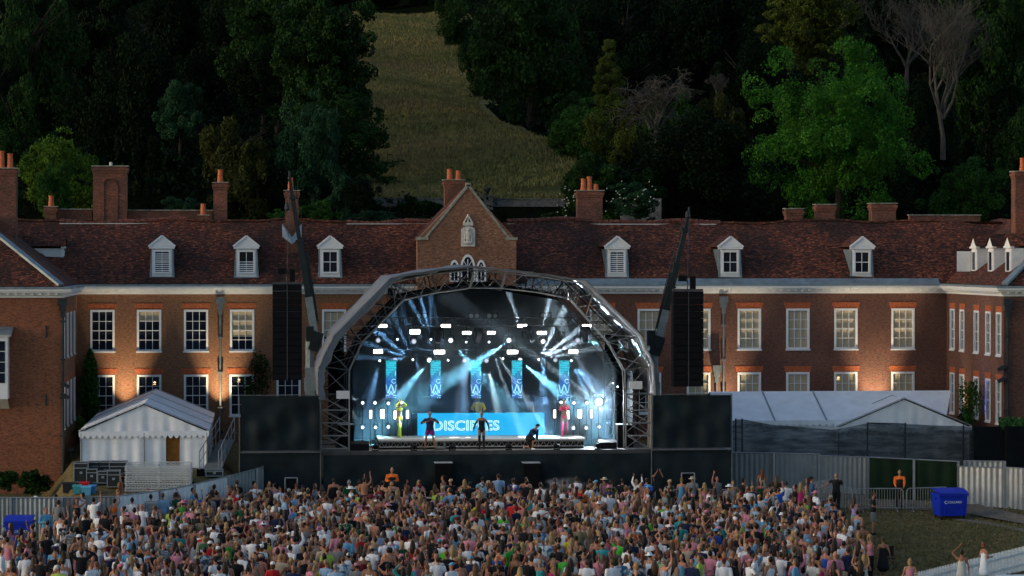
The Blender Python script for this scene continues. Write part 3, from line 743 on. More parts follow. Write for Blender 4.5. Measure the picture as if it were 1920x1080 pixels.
# canopy skin
CP = [(600, 748), (598, 700), (603, 684), (629, 630), (733, 523), (810, 509), (884, 501), (946, 508), (1022, 516), (1095, 528), (1199, 630), (1222, 686), (1224, 742)]
m = MB(); P = [PS(*p) for p in CP]; nu = 14; fine = []
for a, b in zip(P, P[1:]):
    for k in range(4): fine.append(a.lerp(b, k/4))
fine.append(P[-1]); nx = len(fine); vs = []
rr = random.Random(5)
for j in range(nu+1):
    v = j/nu; Y = SF-.45 + (SB-SF+.9)*v
    for i, p in enumerate(fine):
        s_ = math.sin(v*math.pi*3)**2*.09; c_ = Vector((PS(911,700).x, 0, ZD+1)); d = (Vector((p.x,0,p.z))-c_).normalized()
        w_ = .03*math.sin(i*1.7+v*9)+.02*math.sin(i*.6+v*21)
        vs.append((p.x - d.x*(s_*.5+w_-.07), Y, p.z - d.z*(s_*.5+w_-.07)))
fs = [(j*nx+i, (j+1)*nx+i, (j+1)*nx+i+1, j*nx+i+1) for j in range(nu) for i in range(nx-1)]
m.add(vs, fs); m.build('canopy', CANO, stage, smooth=True)
# folded front edge of the skin laced round the truss, baggy on the left
m = MB(); vs = []
for i, p in enumerate(fine):
    t = i/(nx-1); wd = .24 if t < .34 else .03
    c_ = Vector((PS(911,700).x, 0, ZD+1)); d = (Vector((p.x,0,p.z))-c_).normalized()
    j_ = .05*math.sin(i*2.3)+.03*math.sin(i*5.1)
    vs.append((p.x+d.x*.07, SF-.45, p.z+d.z*.07)); vs.append((p.x-d.x*(wd*.55+j_*.3), SF-.40-.06*math.sin(i*1.9), p.z-d.z*(wd*.55))); vs.append((p.x-d.x*(wd+j_), SF-.12, p.z-d.z*(wd+j_)))
m.add(vs, [(3*i+k, 3*i+k+1, 3*i+k+4, 3*i+k+3) for i in range(nx-1) for k in (0,1)]); m.build('canopy_edge', CANO, stage, smooth=True)
# shiny strut plates at the ridge and braces
for px in (885, 945): m = MB(); m.beam(PS(px+3, 513, SF-.02), PS(px-4, 540, SF-.02), .16, .08); m.build('ridge_plate', ALU, stage)
# cross boxes on the legs
for px, py in ((643, 741), (1192, 723)):
    m = MB(); p = PS(px, py, SF-.25); m.box(p.x-.3, p.x+.3, SF-.3, SF-.2, p.z-.16, p.z+.2); m.tube(p, p+Vector((0,.4,0)), .03); m.build('leg_light_box', WHTD, stage)
# lower tower bracing left and right
for px0, px1 in ((604, 653), (1176, 1219)):
    m = MB()
    for py in range(745, 840, 24):
        a, b = PS(px0, py, SF+.45), PS(px1, py+24, SF+.45); m.tube(a, b, .025, n=5); m.tube(PS(px0, py+24, SF+.05), PS(px1, py+24, SF+.05), .035, n=5)
    m.build('tower_brace', ALU, stage)
# wing screens either side, on scaffold frames
for (xa, xb, yt, sd_, nm) in ((449, 601, 741, 11, 'left'), (1221, 1371, 739, 12, 'right')):
    a, b = PS(xa, yt, SF-.2), PS(xb, yt, SF-.2)
    st = empty('stage_wing_screen', (a.x, SF, tz(SF)), 'black cloth screen on a scaffold frame joined to the %s side of the stage' % nm, 'screen', 'black stage wing screens')
    m = MB(); drape(m, a.x+.05, b.x-.05, SF-.3, ZD+.1, a.z-.04, .035, .9, 60, sd_, 10); m.build('upper_cloth', SCRIM, st, smooth=True)
    m = MB(); drape(m, a.x, b.x, SF-.3, .05, ZD-.02, .03, 1.1, 60, sd_+5, 8); m.build('lower_cloth', SCRIM, st, smooth=True)
    m = MB()
    for xx in (a.x, b.x): m.tube((xx, SF-.35, tz(SF)), (xx, SF-.35, a.z), .022)
    m.tube((a.x, SF-.36, a.z), (b.x, SF-.36, a.z), .02); m.box(a.x, b.x, SF-.5, SF-.35, ZD, ZD+.03); m.build('scaffold_frame', plain('dull_scaffold_steel', (.12,.13,.135), .6), st)
    m = MB(); yb_ = SF+3.2; m.box(a.x+.1, b.x-.1, SF+.1, yb_, ZD-.1, ZD-.01)
    for xx in (a.x+.2, b.x-.2):
        for y in (SF+.3, yb_-.2): m.tube((xx, y, tz(y)), (xx, y, ZD-.1), .04)
    m.build('wing_deck', DECK, st)
# riser with ladder-beam front
rz0, rz1 = ZD, PS(900, 822, SF+1.6).z
ra, rb_ = PS(710, 822, SF+1.2).x, PS(1097, 822, SF+1.2).x
ris = empty('stage_riser', ((ra+rb_)/2, SF+1.2, ZD), 'low pale platform with ladder-beam front across the stage', 'riser')
m = MB(); m.box(ra, rb_, SF+1.2, SF+3.8, rz1-.08, rz1); m.build('riser_top', RISER, ris)
m = MB(); m.box(ra+.05, rb_-.05, SF+1.35, SF+3.75, ZD+.003, rz1-.09); m.build('riser_body', RUBBER, ris)
m = MB(); zt_, zb_ = rz1-.12, ZD+.1
m.tube((ra, SF+1.25, zt_), (rb_, SF+1.25, zt_), .03); m.tube((ra, SF+1.25, zb_), (rb_, SF+1.25, zb_), .03); x = ra
while x < rb_-.2: m.tube((x, SF+1.25, zb_), (x+.14, SF+1.25, zt_), .015, n=4); m.tube((x+.14, SF+1.25, zt_), (x+.28, SF+1.25, zb_), .015, n=4); x += .28
m.build('ladder_beam', ALU, ris)
m = MB(); a = PS(822, 835, SF+1.0).x; m.box(a-.12, a+.35, SF+.8, SF+1.2, ZD+.05, ZD+.1); m.box(a-.12, a-.06, SF+.8, SF+1.2, ZD+.003, rz1-.1); m.box(a+.25, a+.31, SF+.8, SF+1.2, ZD+.003, rz1-.1); m.build('riser_step', ALU, ris)
# DJ booth with LED front
YD = SF + 3.95
da, db = PS(783, 775, YD), PS(1021, 816, YD)
CYAN = emis('screen_cyan', (.0, .40, .80), .85); CYT = emis('screen_lettering', (.62, .95, 1.0), 1.0)
dj = empty('dj_booth', ((da.x+db.x)/2, YD, ZD), 'long DJ booth fronted by a cyan screen reading DISCIPLES', 'dj booth')
m = MB(); m.box(da.x, db.x, YD, YD+.1, db.z, da.z); m.build('led_screen', CYAN, dj)
m = MB(); m.box(da.x-.25, db.x+.05, YD+.105, YD+1.1, rz1-.3, da.z-.03); m.box(da.x-.05, db.x+.05, YD-.01, YD+.1, db.z-.12, db.z-.004); m.build('booth_table', BOX, dj)
def text(s, size, p, mt, parent, name='lettering', outline=None, sx=1.0):
    cu = bpy.data.curves.new('t', 'FONT'); cu.body = s; cu.size = size; cu.align_x = 'LEFT'
    if outline: cu.fill_mode = 'NONE'; cu.bevel_depth = outline; cu.bevel_resolution = 0; cu.space_character = 1.02
    else: cu.extrude = .004
    cu.resolution_u = 3
    t = bpy.data.objects.new('t', cu); COL.objects.link(t); bpy.context.view_layer.update()
    me = bpy.data.meshes.new_from_object(t.evaluated_get(bpy.context.evaluated_depsgraph_get())); bpy.data.objects.remove(t)
    me.name = name; me.materials.clear(); me.materials.append(mt)
    o = bpy.data.objects.new(name, me); COL.objects.link(o); o.parent = parent; o.rotation_euler = (R(90), 0, 0)
    o.location = Vector(p) - WL[parent.name]; o.scale = (sx, 1, 1); return o
ta, tb = PS(810, 807, YD), PS(935, 787, YD)
t = text('DISCIPLES', .74, (ta.x, YD-.015, ta.z), CYT, dj, outline=.017)
bpy.context.view_layer.update(); t.scale.x = (tb.x-ta.x)/t.dimensions.x
hgt = t.dimensions.y; 
t.scale.y = (tb.z-ta.z)/hgt
# gear on the booth
def gear(px, py, w_, h_, label, cat, mt=BOX):
    p = PS(px, py, YD+.5); z = da.z-.03+.002; m = MB(); m.box(p.x-w_/2, p.x+w_/2, YD+.35, YD+.75, z, z+h_*.6); m.box(p.x-w_/2+.02, p.x+w_/2-.02, YD+.38, YD+.72, z+h_*.6, z+h_*.8)
    for k in range(3): m.tube((p.x-w_/2+w_*(k+.7)/3.4, YD+.45, z+h_*.8), (p.x-w_/2+w_*(k+.7)/3.4, YD+.45, z+h_), .025)
    return thing(m, 'dj_deck', mt, label, cat)
gear(868, 770, .38, .14, 'black deck unit on the booth at the DJ\'s left hand side', 'dj deck'); gear(925, 770, .38, .14, 'black deck unit on the booth nearer the red dancer', 'dj deck')
p = PS(1010, 772, YD+1.9)
def spk(name, px, pyt, pyb, Y, w_, d_, label, cat='speaker', zb=None, group=None, rack=False):
    a, b = at(px, pyt, Y), at(px, pyb, Y); zb = b.z if zb is None else zb
    o = empty(name, (a.x, Y, zb), label, cat, group)
    m = MB(); m.box(a.x-w_/2, a.x+w_/2, Y, Y+d_, zb, a.z); m.build('cabinet', BOX, o)
    m = MB(); m.box(a.x-w_/2+.04, a.x+w_/2-.04, Y-.03, Y-.002, zb+.04, a.z-.04); m.build('grille', GRILL, o)
    m = MB(); m.box(a.x-w_/2-.02, a.x+w_/2+.02, Y-.03, Y+d_+.02, a.z+.001, a.z+.03); m.build('top_edge', GALV, o)
    return o
spk('monitor_speaker', 1010, 745, 790, SF+5.4, .42, .5, 'tall grey-faced speaker behind the right end of the DJ booth', zb=ZD+.0)
spk('monitor_speaker', 795, 745, 790, SF+5.4, .6, .5, 'tall black speaker behind the left end of the DJ booth', zb=ZD+.0)
spk('side_fill_speaker', 649, 797, 838, SF+1.3, .75, .7, 'black side-fill speaker stack at the left end of the stage', zb=ZD)
spk('side_fill_speaker', 1173, 797, 838, SF+1.3, .75, .7, 'black side-fill speaker stack at the right end of the stage', zb=ZD)
def wedge(px, Y, label, w_=.62):
    p = at(px, 840, Y); m = MB(); m.extr([(p.x-w_/2, Y, ZD+.002), (p.x-w_/2, Y+.45, ZD+.002), (p.x-w_/2, Y+.4, ZD+.42), (p.x-w_/2, Y+.1, ZD+.3)], (w_, 0, 0)); m.box(p.x-w_/2+.06, p.x+w_/2-.06, Y+.46, Y+.48, ZD+.05, ZD+.35)
    thing(m, 'stage_monitor', BOX, label, 'monitor', group='wedge monitors on the deck')
wedge(675, SF+.5, 'black wedge monitor beside the left side-fill speaker', .85); wedge(1140, SF+.5, 'black wedge monitor beside the right side-fill speaker', .85)
for k, px in enumerate((704, 776, 848, 954, 1044, 1121)):
    p = at(px, 838, SF+.15); m = MB(); m.ball((p.x, SF+.15, ZD+.19), .13, .1, .12, 8, 5); m.box(p.x-.15, p.x+.15, SF+.08, SF+.2, ZD+.003, ZD+.06); m.box(p.x-.16, p.x-.13, SF+.12, SF+.16, ZD+.06, ZD+.2); m.box(p.x+.13, p.x+.16, SF+.12, SF+.16, ZD+.06, ZD+.2)
    thing(m, 'footlight', BOX, '%s small black footlight along the front edge of the stage' % ('first', 'second', 'third', 'fourth', 'fifth', 'sixth')[k], 'stage light', group='footlights along the stage edge')
# overhead lighting trusses
def h_truss(pxa, pxb, py, Y, label, h=.4):
    a, b = at(pxa, py, Y), at(pxb, py, Y); m = MB()
    truss_run(m, [a, a+Vector((0,.35,0)), a+Vector((0,.35,h)), a+Vector((0,0,h))], [b, b+Vector((0,.35,0)), b+Vector((0,.35,h)), b+Vector((0,0,h))], None, None, .4, .026, .013)
    for t in (.2, .5, .8):
        c = a.lerp(b, t); m.tube(c+Vector((0,.15,h)), c+Vector((0,.15,h+1.6)), .012, n=4)
    thing(m, 'lighting_truss', ALUD, label, 'truss', group='flown lighting trusses')
h_truss(712, 1106, 612, SF+3.2, 'upper lighting truss spanning the stage with bright blinders hung from it')
h_truss(700, 1120, 668, SF+6.8, 'lower rear lighting truss behind the rows of beam lights', .3)
# fixtures
EW = emis('blinder_face', (1.0, .93, .86), 9); EP = emis('lamp_face', (.92, .93, 1.0), 6); EB = emis('beam_lens', (.8, .9, 1.0), 14); EBIG = emis('followspot_lens', (.95, .97, 1.0), 60)
EPD = emis('dim_lamp_face', (.85, .8, .95), .7); ERIM = emis('lamp_rim', (.55, .68, .85), .5)
ORD = ['first', 'second', 'third', 'fourth', 'fifth', 'sixth', 'seventh', 'eighth', 'ninth', 'tenth', 'eleventh', 'twelfth', 'thirteenth', 'fourteenth']
def blinder(px, py, w_, h_, Y, label, mt=EW, vert=False, grp='strobe blinders over the stage'):
    p = at(px, py, Y); o = empty('strobe_light', p, label, 'stage light', grp); m = MB()
    m.box(p.x-w_/2-.05, p.x+w_/2+.05, Y+.003, Y+.16, p.z-h_/2-.05, p.z+h_/2+.05)
    if not vert: m.tube((p.x, Y+.08, p.z+h_/2+.05), (p.x, Y+.08, p.z+h_/2+.3), .02)
    else: m.tube((p.x, Y+.08, p.z-h_/2-.05), (p.x, Y+.08, ZD), .025); m.box(p.x-.2, p.x+.2, Y-.05, Y+.3, ZD+.003, ZD+.03)
    m.build('housing', BOX, o)
    m = MB(); m.box(p.x-w_/2, p.x+w_/2, Y-.02, Y+.002, p.z-h_/2, p.z+h_/2); m.build('light_panel', mt, o)
for k, (px, py, w_) in enumerate([(717,611,.42),(778,622,.46),(836,611,.44),(875,624,.40),(921,624,.36),(979,611,.44),(1016,624,.44),(1100,611,.40)]):
    blinder(px, py, w_, .13 if w_ < .45 else .2, SF+3.0, '%s strobe from the left in the upper row under the truss' % ORD[k])
for k, (px, py, w_) in enumerate([(709,659,.42),(824,660,.5),(961,660,.5),(1075,659,.42)]):
    blinder(px, py, w_, .17, SF+4.2, '%s strobe from the left in the lower hanging row' % ORD[k])
def spot(p, d, energy, size, col, blend=.25, soft=.05):
    l = bpy.data.lights.new('beam', 'SPOT'); l.energy = energy; l.spot_size = R(size); l.spot_blend = blend; l.color = col; l.shadow_soft_size = soft
    o = bpy.data.objects.new('beam', l); COL.objects.link(o); o.location = Vector(p)+Vector((0,-.1,0))+Vector(d).normalized()*(.2 if size < 40 else .05); o.rotation_euler = Vector(d).to_track_quat('-Z', 'Y').to_euler()
def par(px, py, r, Y, label, mt=EP, grp='round wash lights over the stage', stand=False, d=(0,-1,-.12), nm='wash_light'):
    p = at(px, py, Y); o = empty(nm, p, label, 'stage light', grp); d = Vector(d).normalized(); m = MB()
    m.tube(p+d*.0-d*.34, p+d*.04, r*.75, r*1.15, n=14); m.tube(p+Vector((-r*1.25,.1,0)), p+Vector((-r*1.25,.1,r*1.6)), .02); m.tube(p+Vector((r*1.25,.1,0)), p+Vector((r*1.25,.1,r*1.6)), .02); m.tube(p+Vector((-r*1.25,.1,r*1.6)), p+Vector((r*1.25,.1,r*1.6)), .02)
    if stand: m.tube(p+Vector((0,.1,-r)), (p.x, p.y+.1, ZD), .025)
    else: m.tube(p+Vector((0,.1,r*1.6)), p+Vector((0,.1,r*1.6+.3)), .015)
    m.build('housing', BOX, o)
    m = MB(); m.tube(p+d*.041, p+d*.05, r, n=16, mi=0); m.tube(p+d*.051, p+d*.056, r*.62, n=14, mi=1); m.build('lens', [ERIM, mt], o)
    return p
LB = (.30, .60, 1.0); LC = (.30, .78, 1.0); LW = (.85, .93, 1.0)
for k, (px, py, r, mt) in enumerate([(709,638,.11,EPD),(776,640,.12,EPD),(845,638,.13,EP),(954,638,.13,EP),(1018,640,.12,EP),(1083,638,.12,EPD)]):
    par(px, py, r, SF+3.4, '%s round wash light from the left in the upper row' % ORD[k], mt)
for k, (px, py, r, mt) in enumerate([(741,675,.11,EPD),(805,675,.13,EP),(871,676,.11,EPD),(912,676,.11,EPD),(975,675,.12,EP),(1041,675,.1,EPD)]):
    par(px, py, r, SF+4.6, '%s round wash light from the left in the lower row' % ORD[k], mt)
for k, (px, py) in enumerate([(745,636),(808,636),(874,641),(917,641)]):
    par(px, py, .05, SF+3.2, '%s pin beam light from the left in the upper row' % ORD[k], EB, 'pin beam lights over the stage', nm='beam_light')
for k, (px, py) in enumerate([(712,676),(774,674),(840,675),(943,672),(1010,674),(1071,676)]):
    par(px, py, .055, SF+4.4, '%s pin beam light from the left in the lower row' % ORD[k], EB, 'pin beam lights over the stage', nm='beam_light')
for k, (px, py) in enumerate([(1149,718),(1158,725)]):
    par(px, py, .045, SF+2.4, ('upper' if k == 0 else 'lower') + ' of two pin lights on the right leg of the stage', EB, 'pin beam lights on the right leg', nm='beam_light')
# floor packages
for side, rows in (('left', [((680,755),(703,755),(728,756),(752,755)), ((680,801),(704,801),(728,800))]), ('right', [((1052,754),(1076,755),(1100,755)), ((1075,802),(1099,802),(1123,800))])):
    for ri, row in enumerate(rows):
        for k, (px, py) in enumerate(row):
            par(px, py, .085, SF+3.6 if ri == 0 else SF+3.4, '%s round lamp of the %s row in the %s floor package' % (ORD[k], ('upper', 'lower')[ri], side), EP, 'floor package lamps, %s' % side, True)
for side, L in (('left', ((695,777,.12),(717,776,.18),(741,778,.13),(764,777,.12))), ('right', ((1040,776,.12),(1065,778,.13),(1087,776,.17),(1109,776,.12)))):
    for k, (px, py, w_) in enumerate(L): blinder(px, py, w_, .40, SF+3.5, '%s upright white light panel of the %s floor package' % (ORD[k], side), emis('panel_face', (1,.95,.85), 8 if w_ > .15 else 2.2), True, 'upright light panels, %s' % side)
pbig = par(1123, 753, .22, SF+3.0, 'brilliant white followspot glaring at the right of the stage', EBIG, None, True, nm='followspot')
# moving heads hanging dark, and blinder pairs on top
for k, (px, py) in enumerate([(822,630),(896,632),(988,628),(1050,628),(1097,628)]):
    p = at(px, py, SF+2.8); o = empty('moving_head_light', p, '%s dark moving head from the left hanging under the upper truss' % ORD[k], 'stage light', 'dark moving heads'); m = MB()
    m.box(p.x-.22, p.x+.22, p.y-.15, p.y+.15, p.z+.22, p.z+.42); m.box(p.x-.25, p.x-.2, p.y-.07, p.y+.07, p.z-.15, p.z+.22); m.box(p.x+.2, p.x+.25, p.y-.07, p.y+.07, p.z-.15, p.z+.22); m.build('yoke', BOX, o)
    m = MB(); d = Vector((rng.uniform(-.4,.4), -.3, -1)).normalized(); c = Vector((p.x, p.y, p.z-.02)); m.tube(c-d*.2, c+d*.32, .17, .13, n=10); m.build('lamp_head', BOX, o)
for k, (px, py) in enumerate([(791,592),(906,592),(1023,591)]):
    for j in (-1, 1) if k == 1 else (0,):
        p = at(px+17*j, py, SF+3.1); o = empty('twin_blinder', p, 'unlit twin blinder on the upper truss, %s' % (['above the second strip screen','left of centre','right of centre','at the right'][k+(1 if j==1 else 0)+(1 if k==2 else 0)] if True else ''), 'stage light', 'unlit twin blinders'); m = MB()
        m.box(p.x-.3, p.x+.3, p.y, p.y+.15, p.z-.14, p.z+.14); m.build('housing', BOX, o); m = MB()
        for s_ in (-.14, .14): m.tube((p.x+s_, p.y-.01, p.z), (p.x+s_, p.y-.004, p.z), .10, n=12)
        m.build('reflector', ALU, o)
# LED strip screens
def strip_mat():
    m, nt, b = new_mat('strip_screen'); tc = N(nt, 'ShaderNodeTexCoord'); mp = N(nt, 'ShaderNodeMapping'); nt.links.new(tc.outputs['Object'], mp.inputs[0])
    sp = N(nt, 'ShaderNodeSeparateXYZ'); nt.links.new(mp.outputs[0], sp.inputs[0])
    mr = N(nt, 'ShaderNodeMapRange'); mr.inputs['From Min'].default_value = -1.9; mr.inputs['From Max'].default_value = 0; nt.links.new(sp.outputs[2], mr.inputs['Value'])
    base = ramp(nt, mr.outputs[0], [(0, (.02,.10,.50)), (.5, (.015,.16,.58)), (.62, (.02,.35,.65)), (1, (.02,.55,.65))])
    nn = noise(nt, mp.outputs[0], 14, 2, .7)
    col = mix(nt, ramp(nt, nn, [(.5, 0), (.62, 1)]), base, (.01,.03,.16))
    nt.links.new(col, b.inputs['Emission Color']); b.inputs['Emission Strength'].default_value = .75; b.inputs['Base Color'].default_value = (.01,.01,.01,1)
    return m
STM = strip_mat(); STG = emis('strip_graphic', (.35,.9,1.0), 1.15); STC = emis('strip_graphic_dim', (.02,.55,.72), .9)
YS = SF + 4.0
for k, px in enumerate((733.5, 817, 892.5, 969.5, 1058)):
    a = at(px, 676, YS); zt_ = a.z; zb_ = at(px, 746.5, YS).z; w_ = 19.5/ (F/YS)
    o = empty('led_strip_screen', (a.x, YS, zt_), '%s upright blue strip screen from the left, behind the performers' % ORD[k], 'screen', 'hanging blue strip screens')
    m = MB(); m.box(a.x-w_/2, a.x+w_/2, YS, YS+.06, zb_, zt_); m.build('screen_face', STM, o)
    m = MB(); m.box(a.x-w_/2-.02, a.x+w_/2+.02, YS+.061, YS+.16, zb_-.02, zt_+.03); m.tube((a.x, YS+.1, zt_), (a.x, YS+.1, zt_+1.2), .015); m.build('screen_back', BOX, o)
    H_ = zt_-zb_; y_ = YS-.008
    def P(u, v): return Vector((a.x-w_/2+u*w_, y_, zb_+v*H_))
    def ln(mb, pts, r=.011): mb.path([P(*q) for q in pts], r, 4)
    m = MB()
    ln(m, [(0,.36),(.16,.13),(.42,.33)]); ln(m, [(.42,.33),(.25,.13)]); ln(m, [(.47,.37),(.26,.13),(.40,.13),(.47,.19),(.56,.13),(.72,.13),(.5,.37)]); ln(m, [(.99,.36),(.84,.13),(.6,.33)])
    ln(m, [(0,.075),(.28,.075),(.36,.11),(.62,.11),(.7,.075),(1,.075)]); ln(m, [(.68,0),(.68,.03)]); ln(m, [(.85,0),(.85,.035)]); ln(m, [(.93,0),(.93,.03)])
    ln(m, [(.75+.2*math.cos(t), .45+.055*math.sin(t)) for t in [i*6.283/12+.6 for i in range(11)]]); ln(m, [(.9,.6),(.9,.72)])
    m.build('screen_graphic', STG, o)
    m = MB()
    for v, u0, u1 in ((.93,.25,.98),(.87,.08,.8),(.81,.2,1),(.75,0,.78),(.69,0,.5),(.64,0,.3)): m.box(P(u0,0).x, P(u1,0).x, YS-.006, YS-.002, P(0,v-.016).z, P(0,v+.018).z)
    m.build('screen_bars', STC, o)
# light beams: real spots shining through stage haze
for (px, py, Yb, dx, dz, e, sz, col) in [
    (712,678,SF+4.3,-.25,-1,110,16,LB),(712,678,SF+4.3,-.45,-1,70,7,LB),
    (745,636,SF+3.1,-1,.35,100,10,LB),(745,636,SF+3.1,-.5,1,80,9,LB),
    (808,636,SF+3.1,-.25,1,190,8,LB),(808,636,SF+3.1,-.55,1,150,8,LB),(808,636,SF+3.1,-.02,1,60,7,LB),
    (774,674,SF+4.3,-1,.75,220,10,LB),(774,674,SF+4.3,-1,.35,200,9,LB),(774,674,SF+4.3,-1,.05,160,9,LB),(774,674,SF+4.3,-.45,1,150,9,LB),(774,674,SF+4.3,-.2,1,60,6,LB),
    (840,675,SF+4.3,-1,.9,150,9,LB),(840,675,SF+4.3,-.3,1,80,7,LB),(840,675,SF+4.3,-1,.45,80,8,LB),
    (874,641,SF+3.1,-.14,-1,170,5,LW),(874,641,SF+3.1,.16,-1,170,5,LW),(874,641,SF+3.1,.0,-1,170,5,LW),
    (917,641,SF+3.1,.35,-1,170,6,LW),(917,641,SF+3.1,.65,-1,170,6,LW),(917,641,SF+3.1,.5,-.8,120,5,LW),
    (845,640,SF+3.3,.9,-1,150,15,LC),(805,677,SF+4.5,-.85,-1,300,19,LC),(954,640,SF+3.3,-1,-.62,330,16,LC),(975,677,SF+4.5,1,-.8,380,17,LC),
    (871,678,SF+4.5,-.04,-1,140,9,LB),(912,678,SF+4.5,.22,-1,200,11,(.75,.9,.85)),(776,642,SF+3.3,.15,-1,130,9,LB),
    (943,672,SF+4.3,1,.6,130,8,LW),(1010,674,SF+4.3,1,.75,420,9,LW),(1010,674,SF+4.3,1,.45,420,8,LW),(1010,674,SF+4.3,.5,1,260,9,LW),(1010,674,SF+4.3,1,.2,160,8,LW),
    (1018,642,SF+3.3,0,-1,180,13,LB),(1083,638,SF+3.3,1,-.15,260,14,(.3,.75,.8)),
    (1071,678,SF+4.3,.45,-1,260,8,LB),(1071,678,SF+4.3,.75,-1,330,8,LB),(1071,678,SF+4.3,1,-1,260,7,LB),(1071,678,SF+4.3,1.3,-1,120,6,LB),
    (1149,719,SF+2.3,-1,-.8,60,14,LC),(1158,726,SF+2.3,-.55,-1,60,14,LC),
    (979,625,SF+3.0,-.35,1,200,9,LW),(1016,625,SF+3.0,.2,1,150,10,LW),
    (680,755,SF+3.5,-1,.5,14,30,LW),(703,755,SF+3.5,.7,.35,10,30,LW),(752,755,SF+3.5,1,0,24,10,(.4,.5,1)),(1052,754,SF+3.5,-1,-.05,40,12,LB),(1100,755,SF+3.5,-1,.05,40,12,LB),
    (1075,802,SF+3.4,-1,.25,30,12,LB),(1099,802,SF+3.4,-1,-.05,30,12,LB),(1123,800,SF+3.4,1,.5,50,14,LB),(680,801,SF+3.4,-.8,1,10,30,(1,.95,.8)),
    (1123,753,SF+2.8,1,.25,130,9,LW),(1123,753,SF+2.8,-1,.7,130,7,LW),(1123,753,SF+2.8,-.5,1,130,8,LW),(1123,753,SF+2.8,.8,-.7,110,8,LW),(1123,753,SF+2.8,.5,.8,110,7,LW)]:
    p = at(px, py, Yb); spot(p, (dx, -.10, dz), e * (95.0 if px < 860 and dz > -.2 else 75.0), sz, col, .35)
def point(p, e, col, r=.1):
    l = bpy.data.lights.new('lamp_glow', 'SPOT'); l.energy = e; l.spot_size = R(172); l.spot_blend = .6; l.color = col; l.shadow_soft_size = r
    o = bpy.data.objects.new('lamp_glow', l); COL.objects.link(o); o.location = p; o.rotation_euler = (R(-90), 0, 0)
point(pbig+Vector((0,-.16,0)), 1500, (.75,.88,1.0), .15)
for px, py, e in ((778,622,45),(836,611,25),(824,660,55),(961,660,55),(1016,624,50),(979,611,30),(709,659,20),(1075,659,25),(805,675,20),(954,638,25),(717,776,22),(1087,776,22),(680,755,9),(703,755,9),(728,756,6),(1052,754,9),(1076,755,9),(1100,755,9),(680,801,8),(704,801,8),(1075,802,8),(1099,802,8),(1123,800,8),(845,638,18),(1018,640,9),(975,675,14),(717,611,14),(875,624,10),(1100,611,14),(774,674,16),(1010,674,16),(1065,778,14),(741,778,14)):
    point(at(px, py, SF+2.86), e*.42, (1.0,.95,.9), .06)
# added front spots without fixtures, brightening the performers
for px, tgt, col, e in ((760, 790, (1,.93,.8), 300), (1060, 1010, (.95,.95,1), 260), (905, 900, (1,.97,.9), 300)):
    p = at(px, 560, SF-.2); t_ = at(tgt, 815, SF+1.0); spot(p, t_-p, e*1.9, 50, col, .9, .2)
p = at(900, 600, SF+2.0); t_ = at(897, 765, YD+1.4); spot(p, t_-p, 260, 18, (1,.95,.85), .8, .1)  # added narrow spot, no fixture, to brighten the DJ
# haze of the stage: noisy smoke, closed box inside the arch
hm = bpy.data.materials.new('stage_smoke'); hm.use_nodes = True; nt = hm.node_tree
for n in list(nt.nodes):
    if n.type == 'BSDF_PRINCIPLED': nt.nodes.remove(n)
out = [n for n in nt.nodes if n.type == 'OUTPUT_MATERIAL'][0]
vs_ = N(nt, 'ShaderNodeVolumePrincipled'); vs_.inputs['Color'].default_value = (.7,.88,1,1); vs_.inputs['Anisotropy'].default_value = .0
v = pos(nt, 1, 1, 1.2); f = noise(nt, v, .38, 3, .55); SMOKE_D = .038
sx = N(nt, 'ShaderNodeSeparateXYZ'); nt.links.new(pos(nt), sx.inputs[0]); mr = N(nt, 'ShaderNodeMapRange'); mr.inputs['From Min'].default_value = x0+2; mr.inputs['From Max'].default_value = x1-3
mr.inputs['To Min'].default_value = .55; mr.inputs['To Max'].default_value = 1.25; nt.links.new(sx.outputs[0], mr.inputs['Value'])
rp = N(nt, 'ShaderNodeMapRange'); rp.inputs['From Min'].default_value = .36; rp.inputs['From Max'].default_value = .66; rp.inputs['To Min'].default_value = .5; rp.inputs['To Max'].default_value = 1.7; nt.links.new(f, rp.inputs['Value'])
mm = N(nt, 'ShaderNodeMath', operation='MULTIPLY'); nt.links.new(mr.outputs[0], mm.inputs[0]); nt.links.new(rp.outputs[0], mm.inputs[1])
m2 = N(nt, 'ShaderNodeMath', operation='MULTIPLY'); nt.links.new(mm.outputs[0], m2.inputs[0]); m2.inputs[1].default_value = SMOKE_D
nt.links.new(m2.outputs[0], vs_.inputs['Density']); nt.links.new(vs_.outputs[0], out.inputs['Volume'])
m = MB(); pts = [PS(665, 840), PS(665, 695), PS(690, 645), PS(762, 566), PS(887, 545), PS(943, 545), PS(1066, 566), PS(1135, 645), PS(1166, 695), PS(1166, 840)]
m.extr([(p.x, SF+1.7, max(p.z, ZD+.01)) for p in pts], (0, SB-.6-SF-1.7, 0)); tag(fix_normals(m.build('stage_smoke', hm)), 'bluish smoke hanging in the air under the stage canopy', None, None, 'stuff')

